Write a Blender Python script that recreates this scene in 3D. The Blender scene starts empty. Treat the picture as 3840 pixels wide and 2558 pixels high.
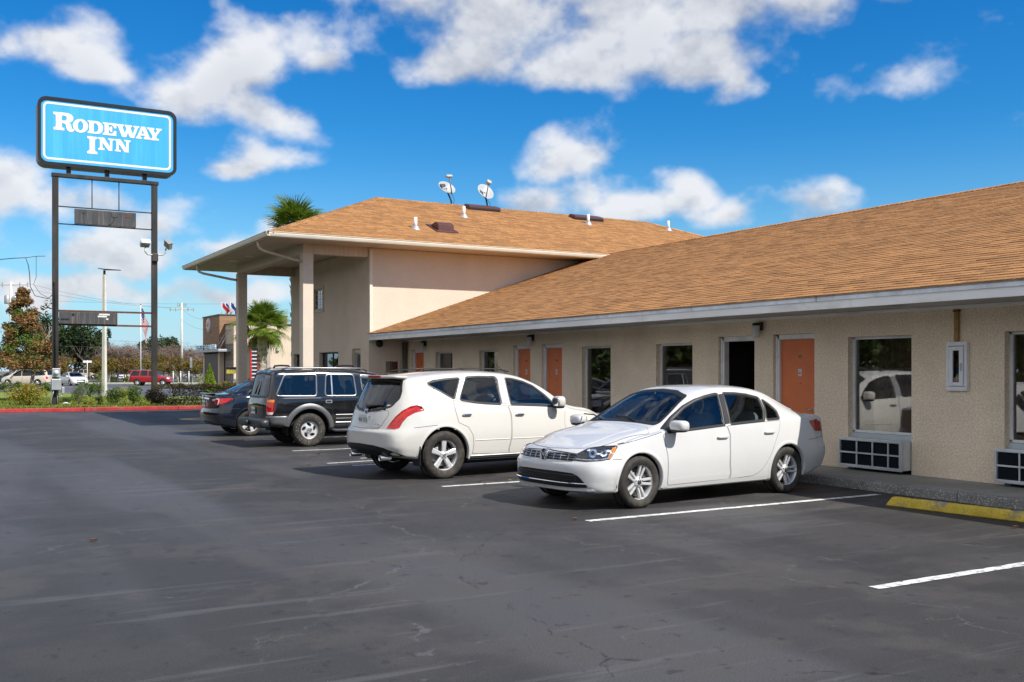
import bpy, bmesh, math, random
import numpy as np
from mathutils import Vector, Matrix, geometry
from mathutils.bvhtree import BVHTree

# ------------------------------------------------------------------ camera
scene = bpy.context.scene
R = math.radians
cam_d = bpy.data.cameras.new('camera')
cam_d.lens = 35.48; cam_d.sensor_width = 36.0; cam_d.sensor_fit = 'HORIZONTAL'
cam_d.shift_y = 0.02846
cam_d.clip_start = 0.1; cam_d.clip_end = 3000
cam = bpy.data.objects.new('camera', cam_d)
cam.location = (0, 0, 1.67); cam.rotation_euler = (R(90), 0, R(-29.8))
scene.collection.objects.link(cam); scene.camera = cam

# ------------------------------------------------------------------ world: sky with broken cumulus
SUN = Vector((0.444, -0.857, 1.0)).normalized()          # towards the sun
SUN_EL = math.asin(SUN.z); SUN_AZ = math.atan2(SUN.x, SUN.y)
world = bpy.data.worlds.new('World'); scene.world = world; world.use_nodes = True
def cloud_sheet(W=6144, H=1200, seed=4):
    """cumulus cover over the whole upper hemisphere, computed here: coverage and sun-shading"""
    g = np.random.default_rng(seed)
    az = (np.arange(W, dtype=np.float32) + .5) / W * 360 - 180
    el = ((np.arange(H, dtype=np.float32) + .5) / H) ** 2 * 90
    sx = np.cos(np.radians(np.minimum(el, 80)))[:, None].astype(np.float32)
    def vnoise(fx, fy, ny):
        """tileable value noise: fx lattice cells round the sky, fy cells per 90 degrees"""
        lat = g.random((ny, fx), dtype=np.float32)
        x = (az + 180) / 360 * fx; y = el / 90 * fy
        xi = np.floor(x).astype(int); xf = (x - xi).astype(np.float32); yi = np.floor(y).astype(int); yf = (y - yi).astype(np.float32)
        xf = xf * xf * (3 - 2 * xf); yf = (yf * yf * (3 - 2 * yf))[:, None]
        a = lat[yi % ny]; b = lat[(yi + 1) % ny]; row = a * (1 - yf) + b * yf
        return row[:, xi % fx] * (1 - xf) + row[:, (xi + 1) % fx] * xf
    fb = np.zeros((H, W), np.float32); amp = 1.; tot = 0.
    for o in range(7):
        fx = int(90 * 2.03 ** o); fy = int(fx / 4 * 1.35)
        fb += amp * vnoise(fx, fy, fy + 2); tot += amp; amp *= .53
    fb /= tot
    wx = (vnoise(150, 56, 58) - .5) * 2.2; wy = (vnoise(150, 56, 58) - .5) * 1.2
    A = az[None, :] + wx; E = el[:, None] + wy
    m = np.full((H, W), 9., np.float32)
    for a, e, ra, re in CLOUDS:
        c0 = int((a - ra * 2.4 - 4 + 180) / 360 * W); c1 = int((a + ra * 2.4 + 4 + 180) / 360 * W)
        r0 = int(math.sqrt(max(0, e - re * 2.4 - 2) / 90) * H); r1 = int(math.sqrt(min(90, e + re * 2.4 + 2) / 90) * H) + 1
        c0, c1 = max(0, c0), min(W, c1)
        da = (A[r0:r1, c0:c1] - a) / ra; de = (E[r0:r1, c0:c1] - e) / re
        de = np.where(de < 0, de * 1.35, de)                       # flatter bases
        q = np.sqrt(da * da + de * de); cur = m[r0:r1, c0:c1]
        hh = np.clip(.3 - np.abs(q - cur), 0, .3) / .3
        m[r0:r1, c0:c1] = np.minimum(q, cur) - hh * hh * .3 * .25
    den = (1.0 - np.minimum(m, 2.2)) * .85 + (fb - .5) * 2.6 + .06
    # added: unseen bright cloud bank in the west, to light the shaded wing wall
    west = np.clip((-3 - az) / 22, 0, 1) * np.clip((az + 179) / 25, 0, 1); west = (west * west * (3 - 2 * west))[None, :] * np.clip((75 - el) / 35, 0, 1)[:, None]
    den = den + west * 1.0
    def sstep(x, a, b): t = np.clip((x - a) / (b - a), 0, 1); return t * t * (3 - 2 * t)
    alpha = sstep(den, -.16, .88)
    thick = np.clip(den + .1, 0, 1.6)
    # light comes from above: march down from the top accumulating cloud overhead
    acc = np.zeros(W, np.float32); sh = np.zeros((H, W), np.float32); d_el = np.gradient(el)
    for r in range(H - 1, -1, -1):
        acc = acc * math.exp(-d_el[r] / 1.9) + thick[r] * d_el[r] / 1.9
        if r % 3 == 0: acc = np.roll(acc, -1)
        sh[r] = acc
    lit = np.exp(-1.7 * np.clip(sh - .06, 0, 3)) * .80 + np.clip(.20 + (fb - .5) * 2.2, 0, .6)
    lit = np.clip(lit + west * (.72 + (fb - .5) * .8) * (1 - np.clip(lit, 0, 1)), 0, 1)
    fade = np.clip(el / 2.2, 0, 1)[:, None]
    px = np.ones((H, W, 4), np.float32); px[..., 0] = alpha * (.55 + .45 * fade) * fade; px[..., 1] = lit; px[..., 2] = 0
    im = bpy.data.images.new('cloud_cover', W, H, alpha=False, float_buffer=False); im.colorspace_settings.name = 'Non-Color'
    im.pixels.foreach_set(px.ravel()); im.update(); im.pack(); return im
def build_world():
    nt = world.node_tree; N = nt.nodes; L = nt.links; N.clear()
    out = N.new('ShaderNodeOutputWorld'); bg = N.new('ShaderNodeBackground'); bg.inputs[1].default_value = SKY_STRENGTH
    L.new(bg.outputs[0], out.inputs[0])
    sky = N.new('ShaderNodeTexSky'); sky.sky_type = 'NISHITA'; sky.sun_disc = False
    sky.sun_elevation = SUN_EL; sky.sun_rotation = SUN_AZ
    sky.air_density = 1.0; sky.dust_density = 0.3; sky.ozone_density = 1.2
    hs = N.new('ShaderNodeHueSaturation'); hs.inputs['Saturation'].default_value = 1.5; hs.inputs['Value'].default_value = 1.0
    L.new(sky.outputs[0], hs.inputs['Color'])
    tn = N.new('ShaderNodeVectorMath'); tn.operation = 'MULTIPLY'; tn.inputs[1].default_value = SKY_TINT; L.new(hs.outputs[0], tn.inputs[0])
    hz = N.new('ShaderNodeMix'); hz.data_type = 'RGBA'; L.new(tn.outputs[0], hz.inputs[6]); hz.inputs[7].default_value = (.38 / SKY_STRENGTH, .50 / SKY_STRENGTH, .63 / SKY_STRENGTH, 1)
    tc = N.new('ShaderNodeTexCoord'); sep = N.new('ShaderNodeSeparateXYZ'); L.new(tc.outputs['Generated'], sep.inputs[0])
    def m(op, a, b=None, c=None):
        n = N.new('ShaderNodeMath'); n.operation = op
        for i, x in enumerate((a, b, c)):
            if x is None: continue
            if isinstance(x, (int, float)): n.inputs[i].default_value = x
            else: L.new(x, n.inputs[i])
        return n.outputs[0]
    u = m('MULTIPLY_ADD', m('ARCTAN2', sep.outputs[0], sep.outputs[1]), 1 / (2 * math.pi), .5)
    v = m('POWER', m('MAXIMUM', m('MULTIPLY', m('ARCSINE', sep.outputs[2]), 2 / math.pi), .00001), .5)
    L.new(m('POWER', m('SUBTRACT', 1.0, m('MINIMUM', m('MAXIMUM', m('MULTIPLY', sep.outputs[2], 4.0), 0.0), 1.0)), 2.2), hz.inputs[0])
    cb = N.new('ShaderNodeCombineXYZ'); L.new(u, cb.inputs[0]); L.new(v, cb.inputs[1])
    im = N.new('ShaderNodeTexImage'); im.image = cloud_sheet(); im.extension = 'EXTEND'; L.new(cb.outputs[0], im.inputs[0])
    sc = N.new('ShaderNodeSeparateColor'); L.new(im.outputs['Color'], sc.inputs[0])
    cc = N.new('ShaderNodeMix'); cc.data_type = 'RGBA'; L.new(sc.outputs[1], cc.inputs[0])
    k = 1 / SKY_STRENGTH
    cc.inputs[6].default_value = (.19 * k, .222 * k, .285 * k, 1); cc.inputs[7].default_value = (.60 * k, .61 * k, .635 * k, 1)
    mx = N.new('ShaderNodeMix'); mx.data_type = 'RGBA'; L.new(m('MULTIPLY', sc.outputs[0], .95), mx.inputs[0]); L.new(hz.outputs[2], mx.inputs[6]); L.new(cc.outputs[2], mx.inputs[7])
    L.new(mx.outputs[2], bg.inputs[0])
SKY_STRENGTH = .12; SKY_TINT = (.27, .64, .80)
CLOUDS = [
    (5.0, 16.4, 2.5, 1.9), (7.8, 15.2, 2.0, .9), (14.4, 15.6, 2.4, 2.3), (12.2, 14.2, 2.0, 1.1), (16.4, 13.9, 2.8, 1.4), (19.0, 16.5, 1.6, 1.7), (1.6, 19.4, 1.6, .8),
    (24, 20.4, 3.6, 3.6), (29, 20.0, 5.0, 4.0), (35, 19.8, 5.8, 3.9), (41, 19.6, 5.6, 3.5), (46.8, 19.2, 4.4, 2.3), (51.5, 19.4, 3.0, 1.3), (42.8, 16.0, 1.5, 2.2), (27, 17.2, 4.0, 1.8), (34, 16.8, 5.0, 1.7), (40, 16.9, 4.0, 1.6),
    (14.9, 11.3, 2.3, .75), (33.9, 11.8, 2.4, 1.5), (36.6, 9.2, 3.6, 1.25), (42.5, 8.6, 3.0, .9), (39.7, 9.7, 1.7, 1.3), (46.2, 8.9, 3.2, 1.1), (31.2, 9.2, 2.0, 1.0),
    (3.4, 9.6, 2.9, 2.3), (7.2, 8.6, 3.0, 1.4), (9.4, 7.4, 2.4, 1.1), (8.0, 5.8, 5.0, 1.2), (14.8, 6.2, 2.6, .9), (17.5, 7.2, 1.5, .8), (4.5, 4.0, 5.0, .9), (12.5, 4.0, 5.0, .8),
    # unseen cumulus all round, denser than in view to fill the shade
    (-169.7, 5.1, 12.0, 3.3), (-150.4, 5.7, 8.2, 2.8), (-130.2, 4.8, 12.5, 2.3), (-117.3, 3.4, 10.7, 2.6), (-104.3, 3.3, 9.4, 2.9), (-78.1, 3.1, 12.0, 2.1), (-61.7, 2.9, 8.0, 2.8), (-48.1, 3.3, 12.9, 2.8), (-29.3, 5.9, 10.8, 3.1), (-12.2, 5.8, 11.5, 3.5), (60.9, 4.6, 8.0, 2.9), (79.2, 3.6, 12.1, 2.5), (97.0, 4.2, 11.6, 2.1), (122.1, 2.6, 11.8, 2.7), (129.8, 5.3, 9.9, 2.9), (147.7, 2.7, 8.9, 2.8), (167.7, 5.1, 12.7, 3.3), (-171.9, 8.8, 10.7, 3.8), (-154.7, 10.7, 12.2, 4.3), (-135.6, 11.7, 8.6, 3.6), (-108.7, 11.6, 9.9, 4.6), (-89.5, 8.6, 9.7, 2.9), (-75.1, 7.7, 11.6, 3.9), (-54.1, 7.2, 13.0, 3.2), (-31.1, 8.2, 11.1, 3.8), (-10.5, 9.1, 8.4, 4.1), (71.6, 10.9, 8.7, 3.7), (85.8, 11.2, 9.7, 3.7), (116.0, 11.3, 13.1, 3.8), (129.9, 10.6, 10.6, 3.4), (148.8, 7.7, 10.0, 3.9), (175.5, 10.1, 10.7, 3.4), (-174.3, 14.9, 12.3, 5.1), (-148.1, 18.5, 12.5, 5.5), (-121.5, 18.3, 10.3, 5.5), (-104.2, 16.4, 12.4, 5.1), (-81.5, 19.6, 11.9, 5.4), (-62.8, 16.8, 9.7, 5.1), (-34.3, 18.7, 11.9, 5.7), (-13.3, 17.5, 12.3, 5.6), (62.7, 19.7, 11.2, 5.3), (74.2, 18.9, 13.4, 5.1), (103.8, 18.0, 12.3, 4.3), (127.5, 17.1, 11.8, 4.7), (147.9, 18.4, 11.8, 5.5), (162.4, 14.1, 10.5, 4.6), (-170.8, 28.9, 12.7, 5.5), (-138.9, 24.3, 9.1, 5.1), (-113.8, 23.8, 9.8, 4.8), (-83.7, 25.8, 12.3, 6.6), (-59.7, 31.0, 9.3, 6.9), (-31.4, 26.1, 9.5, 7.3), (56.1, 25.4, 12.1, 7.4), (88.4, 26.2, 13.4, 6.8), (108.6, 23.4, 12.0, 6.1), (146.1, 31.7, 13.0, 6.9), (172.7, 22.0, 9.2, 5.8), (-159.5, 37.1, 14.0, 9.6), (-128.7, 41.5, 12.2, 8.2), (-79.8, 40.7, 16.9, 10.4), (-51.9, 38.9, 16.6, 8.5), (-19.8, 39.8, 16.8, 8.7), (13.4, 42.2, 11.6, 9.6), (52.8, 39.4, 15.4, 9.8), (79.5, 43.0, 12.8, 10.9), (132.1, 38.7, 12.0, 7.3), (172.6, 39.4, 14.3, 8.5), (-144.8, 67.1, 30.1, 11.2), (-80.6, 61.0, 22.0, 11.5), (-37.3, 65.6, 25.0, 12.3), (38.8, 66.8, 20.8, 11.9), (88.4, 73.3, 41.5, 14.7), (132.5, 70.6, 30.5, 14.4)]
build_world()

# ------------------------------------------------------------------ sun, exposure
sun_d = bpy.data.lights.new("sun", "SUN"); sun_d.energy = 4.1; sun_d.angle = R(0.53); sun_d.color = (1.0, .945, .87)
sun = bpy.data.objects.new('sun', sun_d); scene.collection.objects.link(sun)
sun.rotation_euler = SUN.to_track_quat('Z', 'Y').to_euler(); sun.location = (10, -20, 40)
scene.view_settings.view_transform = 'Standard'; scene.view_settings.look = 'None'
scene.view_settings.gamma = 1.0; scene.view_settings.use_curve_mapping = False
scene.view_settings.exposure = 0.55
scene.render.engine = 'CYCLES'
scene.cycles.use_denoising = True; scene.cycles.denoising_prefilter = 'ACCURATE'; scene.cycles.use_adaptive_sampling = False
scene.cycles.sample_clamp_indirect = 3.0
scene.cycles.max_bounces = 8; scene.cycles.transparent_max_bounces = 16
scene.cycles.caustics_reflective = False; scene.cycles.caustics_refractive = False
# ------------------------------------------------------------------ helpers
COL = scene.collection
rng = random.Random(7)
def link(o): COL.objects.link(o); return o
def tag(o, label=None, cat=None, group=None, kind=None):
    if label: o['label'] = label
    if cat: o['category'] = cat
    if group: o['group'] = group
    if kind: o['kind'] = kind
    return o
def thing(name, label, cat, loc=(0, 0, 0), rz=0.0, group=None):
    o = link(bpy.data.objects.new(name, None)); o.location = loc; o.rotation_euler = (0, 0, rz)
    o.empty_display_size = .2
    o['_org'] = list(loc)
    return tag(o, label, cat, group)
def setting(name):
    o = thing(name, None, None); o['kind'] = 'structure'; return o
class MB:
    """collects shapes into one mesh"""
    def __init__(s): s.v = []; s.f = []; s.sm = []
    def add(s, vs, fs, smooth=False):
        b = len(s.v); s.v.extend(tuple(v) for v in vs); s.f.extend(tuple(i + b for i in f) for f in fs); s.sm.extend([smooth] * len(fs)); return s
    def box(s, x0, x1, y0, y1, z0, z1):
        return s.add([(x0, y0, z0), (x1, y0, z0), (x1, y1, z0), (x0, y1, z0), (x0, y0, z1), (x1, y0, z1), (x1, y1, z1), (x0, y1, z1)],
                     [(3, 2, 1, 0), (4, 5, 6, 7), (0, 1, 5, 4), (1, 2, 6, 5), (2, 3, 7, 6), (3, 0, 4, 7)])
    def bbox(s, x0, x1, y0, y1, z0, z1, b=.01):
        """box with chamfered edges"""
        bm = bmesh.new(); bmesh.ops.create_cube(bm, size=1)
        for v in bm.verts: v.co = Vector(((x0 + x1) / 2 + v.co.x * (x1 - x0), (y0 + y1) / 2 + v.co.y * (y1 - y0), (z0 + z1) / 2 + v.co.z * (z1 - z0)))
        bmesh.ops.bevel(bm, geom=list(bm.edges), offset=b, segments=2, affect='EDGES', profile=.5)
        return s.bm(bm)
    def bm(s, bm, smooth=False):
        bm.verts.index_update(); s.add([v.co[:] for v in bm.verts], [[v.index for v in f.verts] for f in bm.faces], smooth); bm.free(); return s
    def tube(s, pts, r, n=8, smooth=True, caps=True):
        pts = [Vector(p) for p in pts]; rs = r if isinstance(r, (list, tuple)) else [r] * len(pts)
        vs = []; prev = None
        for i, p in enumerate(pts):
            t = (pts[min(i + 1, len(pts) - 1)] - pts[max(i - 1, 0)])
            if t.length < 1e-9: t = Vector((0, 0, 1))
            t.normalize()
            if prev is None:
                a = Vector((0, 0, 1)) if abs(t.z) < .9 else Vector((1, 0, 0)); prev = t.cross(a).normalized()
            u = (prev - t * prev.dot(t)); u = u.normalized() if u.length > 1e-6 else t.orthogonal().normalized()
            prev = u; w = t.cross(u)
            for k in range(n):
                a = 2 * math.pi * k / n; vs.append(p + (u * math.cos(a) + w * math.sin(a)) * rs[i])
        fs = [(i * n + k, i * n + (k + 1) % n, (i + 1) * n + (k + 1) % n, (i + 1) * n + k) for i in range(len(pts) - 1) for k in range(n)]
        s.add(vs, fs, smooth)
        if caps:
            b = len(s.v) - len(vs); m = len(pts) - 1
            s.f.append(tuple(b + k for k in reversed(range(n)))); s.f.append(tuple(b + m * n + k for k in range(n))); s.sm += [False, False]
        return s
    def cyl(s, p0, p1, r, r1=None, n=16, smooth=True): return s.tube([p0, p1], [r, r if r1 is None else r1], n, smooth)
    def lathe(s, prof, origin=(0, 0, 0), axis=(0, 0, 1), n=24, smooth=True, closed=False):
        """prof: (radius, height) pairs"""
        o = Vector(origin); t = Vector(axis).normalized(); u = t.orthogonal().normalized(); w = t.cross(u)
        vs = [o + t * h + (u * math.cos(2 * math.pi * k / n) + w * math.sin(2 * math.pi * k / n)) * r for r, h in prof for k in range(n)]
        m = len(prof); fs = []
        for i in range(m if closed else m - 1):
            j = (i + 1) % m
            for k in range(n): fs.append((i * n + k, i * n + (k + 1) % n, j * n + (k + 1) % n, j * n + k))
        return s.add(vs, fs, smooth)
    def prism(s, poly, fn, d0, d1, smooth=False):
        """polygon (a, b) swept from d0 to d1; fn(a, b, d) -> xyz"""
        n = len(poly)
        vs = [fn(a, b, d0) for a, b in poly] + [fn(a, b, d1) for a, b in poly]
        tris = geometry.tessellate_polygon([[Vector((a, b, 0)) for a, b in poly]])
        s.add(vs, [(i, (i + 1) % n, n + (i + 1) % n, n + i) for i in range(n)], smooth)
        b0 = len(s.v) - 2 * n
        for t in tris:
            s.f.append(tuple(b0 + i for i in t)); s.f.append(tuple(b0 + n + i for i in reversed(t))); s.sm += [False, False]
        return s
    def build(s, name, mat, parent=None, fix=True, local=False):
        me = bpy.data.meshes.new(name)
        me.from_pydata(s.v, [], s.f)
        if any(s.sm): me.polygons.foreach_set('use_smooth', s.sm)
        if fix:
            bm = bmesh.new(); bm.from_mesh(me); bmesh.ops.recalc_face_normals(bm, faces=bm.faces); bm.to_mesh(me); bm.free()
        me.materials.append(mat)
        o = link(bpy.data.objects.new(name, me))
        if parent is not None:
            o.parent = parent
            org = parent.get('_org')
            if org is not None and not local:
                o['_org'] = list(org); me.transform(Matrix.Translation(-Vector(org)))
            elif org is not None: o['_org'] = list(org)
        return o
def npmesh(name, verts, faces, mat, parent=None, smooth=False):
    """numpy arrays: verts (n,3), faces (m,k)"""
    verts = np.asarray(verts, np.float32); faces = np.asarray(faces, np.int32); k = faces.shape[1]
    if parent is not None and parent.get('_org') is not None: verts = verts - np.array(parent['_org'], np.float32)
    me = bpy.data.meshes.new(name)
    me.vertices.add(len(verts)); me.vertices.foreach_set('co', verts.ravel())
    me.loops.add(faces.size); me.loops.foreach_set('vertex_index', faces.ravel())
    me.polygons.add(len(faces)); me.polygons.foreach_set('loop_start', np.arange(0, faces.size, k, dtype=np.int32))
    try: me.polygons.foreach_set('loop_total', np.full(len(faces), k, np.int32))
    except Exception: pass
    me.polygons.foreach_set('use_smooth', np.full(len(faces), bool(smooth)))
    me.update(calc_edges=True); me.validate()
    me.materials.append(mat)
    o = link(bpy.data.objects.new(name, me))
    if parent is not None: o.parent = parent; o['_org'] = list(parent.get('_org') or (0, 0, 0))
    return o
def copy_tree(src, loc=None, rz=None, label=None, group=None, scale=None):
    r = src.copy(); link(r)
    if loc is not None: r.location = loc
    if rz is not None: r.rotation_euler = (0, 0, rz)
    if scale is not None: r.scale = scale if hasattr(scale, '__len__') else (scale,) * 3
    if label: r['label'] = label
    if group: r['group'] = group
    for ch in list(src.children):
        c = ch.copy(); link(c); c.parent = r
        for g in list(ch.children):
            d = g.copy(); link(d); d.parent = c
    return r

# ------------------------------------------------------------------ materials
MATS = {}
def mat(name, col=(.5, .5, .5), rough=.6, metal=0., spec=.5, var=.0, vscale=6., var2=.0, v2scale=40., bump=0., bscale=60., coat=0.,
        island=0., trans=0., ior=1.45, emit=0., alpha=1., coord='Object', stretch=(1, 1, 1), tint=None, tintscale=2., tintamt=0., flake=0.):
    """Principled material with noise variation; island = random tone per loose piece"""
    if name in MATS: return MATS[name]
    m = bpy.data.materials.new(name); m.use_nodes = True; nt = m.node_tree; N = nt.nodes; L = nt.links
    b = N['Principled BSDF']; b.inputs['Roughness'].default_value = rough; b.inputs['Metallic'].default_value = metal
    b.inputs['Specular IOR Level'].default_value = spec; b.inputs['Coat Weight'].default_value = coat; b.inputs['Coat Roughness'].default_value = .04
    b.inputs['Transmission Weight'].default_value = trans; b.inputs['IOR'].default_value = ior; b.inputs['Alpha'].default_value = alpha
    tc = N.new('ShaderNodeTexCoord'); mp = N.new('ShaderNodeMapping'); mp.inputs['Scale'].default_value = stretch
    L.new(tc.outputs[coord], mp.inputs[0]); P = mp.outputs[0]
    rgb = N.new('ShaderNodeRGB'); rgb.outputs[0].default_value = (*col, 1); c = rgb.outputs[0]
    def noise(sc, det=4, ro=.6):
        n = N.new('ShaderNodeTexNoise'); n.inputs['Scale'].default_value = sc; n.inputs['Detail'].default_value = det; n.inputs['Roughness'].default_value = ro
        L.new(P, n.inputs['Vector']); return n.outputs['Fac']
    def scale_by(c, fac, amt):
        mr = N.new('ShaderNodeMapRange'); mr.inputs['From Min'].default_value = .36; mr.inputs['From Max'].default_value = .64
        mr.inputs['To Min'].default_value = 1 - amt; mr.inputs['To Max'].default_value = 1 + amt; L.new(fac, mr.inputs['Value'])
        v = N.new('ShaderNodeVectorMath'); v.operation = 'SCALE'; L.new(c, v.inputs[0]); L.new(mr.outputs[0], v.inputs['Scale']); return v.outputs[0]
    if tint:
        mx = N.new('ShaderNodeMix'); mx.data_type = 'RGBA'; mr = N.new('ShaderNodeMapRange')
        mr.inputs['From Min'].default_value = .5; mr.inputs['From Max'].default_value = .64; mr.inputs['To Max'].default_value = tintamt
        L.new(noise(tintscale, 6, .65), mr.inputs['Value']); L.new(mr.outputs[0], mx.inputs['Factor']); L.new(c, mx.inputs['A']); mx.inputs['B'].default_value = (*tint, 1); c = mx.outputs['Result']
    if var: c = scale_by(c, noise(vscale), var)
    if var2: c = scale_by(c, noise(v2scale, 2, .5), var2)
    if island:
        g = N.new('ShaderNodeNewGeometry'); oi = N.new('ShaderNodeObjectInfo'); a = N.new('ShaderNodeMath'); a.operation = 'ADD'
        fr = N.new('ShaderNodeMath'); fr.operation = 'FRACT'
        L.new(g.outputs['Random Per Island'], a.inputs[0]); L.new(oi.outputs['Random'], a.inputs[1]); L.new(a.outputs[0], fr.inputs[0])
        mr = N.new('ShaderNodeMapRange'); mr.inputs['To Min'].default_value = 1 - island; mr.inputs['To Max'].default_value = 1 + island
        L.new(fr.outputs[0], mr.inputs['Value'])
        v = N.new('ShaderNodeVectorMath'); v.operation = 'SCALE'; L.new(c, v.inputs[0]); L.new(mr.outputs[0], v.inputs['Scale']); c = v.outputs[0]
    L.new(c, b.inputs['Base Color'])
    if emit:
        L.new(c, b.inputs['Emission Color']); b.inputs['Emission Strength'].default_value = emit
    if bump:
        bp = N.new('ShaderNodeBump'); bp.inputs['Strength'].default_value = bump; bp.inputs['Distance'].default_value = .01
        L.new(noise(bscale, 5, .6), bp.inputs['Height']); L.new(bp.outputs[0], b.inputs['Normal'])
    m['_c'] = 0
    MATS[name] = m; return m
def glass_mat(name, tint=(.6, .7, .7), refl=.12, rough=.0, see=1.):
    """thin pane: tinted see-through plus mirror reflection rising at grazing angles"""
    if name in MATS: return MATS[name]
    m = bpy.data.materials.new(name); m.use_nodes = True; nt = m.node_tree; N = nt.nodes; L = nt.links; N.clear()
    o = N.new('ShaderNodeOutputMaterial'); mx = N.new('ShaderNodeMixShader'); tr = N.new('ShaderNodeBsdfTransparent'); gl = N.new('ShaderNodeBsdfGlossy')
    nz = N.new('ShaderNodeTexNoise'); nz.inputs['Scale'].default_value = 3; tc = N.new('ShaderNodeTexCoord'); L.new(tc.outputs['Object'], nz.inputs['Vector'])
    hs = N.new('ShaderNodeHueSaturation'); hs.inputs['Color'].default_value = (*tint, 1)
    mr0 = N.new('ShaderNodeMapRange'); mr0.inputs['To Min'].default_value = .9; mr0.inputs['To Max'].default_value = 1.1; L.new(nz.outputs['Fac'], mr0.inputs['Value']); L.new(mr0.outputs[0], hs.inputs['Value'])
    L.new(hs.outputs[0], tr.inputs[0]); gl.inputs['Color'].default_value = (.95, .97, 1, 1); gl.inputs['Roughness'].default_value = rough
    fr = N.new('ShaderNodeLayerWeight'); fr.inputs['Blend'].default_value = .35
    mr = N.new('ShaderNodeMapRange'); mr.inputs['To Min'].default_value = refl; mr.inputs['To Max'].default_value = .85; L.new(fr.outputs['Fresnel'], mr.inputs['Value'])
    L.new(mr.outputs[0], mx.inputs[0]); L.new(tr.outputs[0], mx.inputs[1]); L.new(gl.outputs[0], mx.inputs[2]); L.new(mx.outputs[0], o.inputs[0])
    MATS[name] = m; return m
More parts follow.
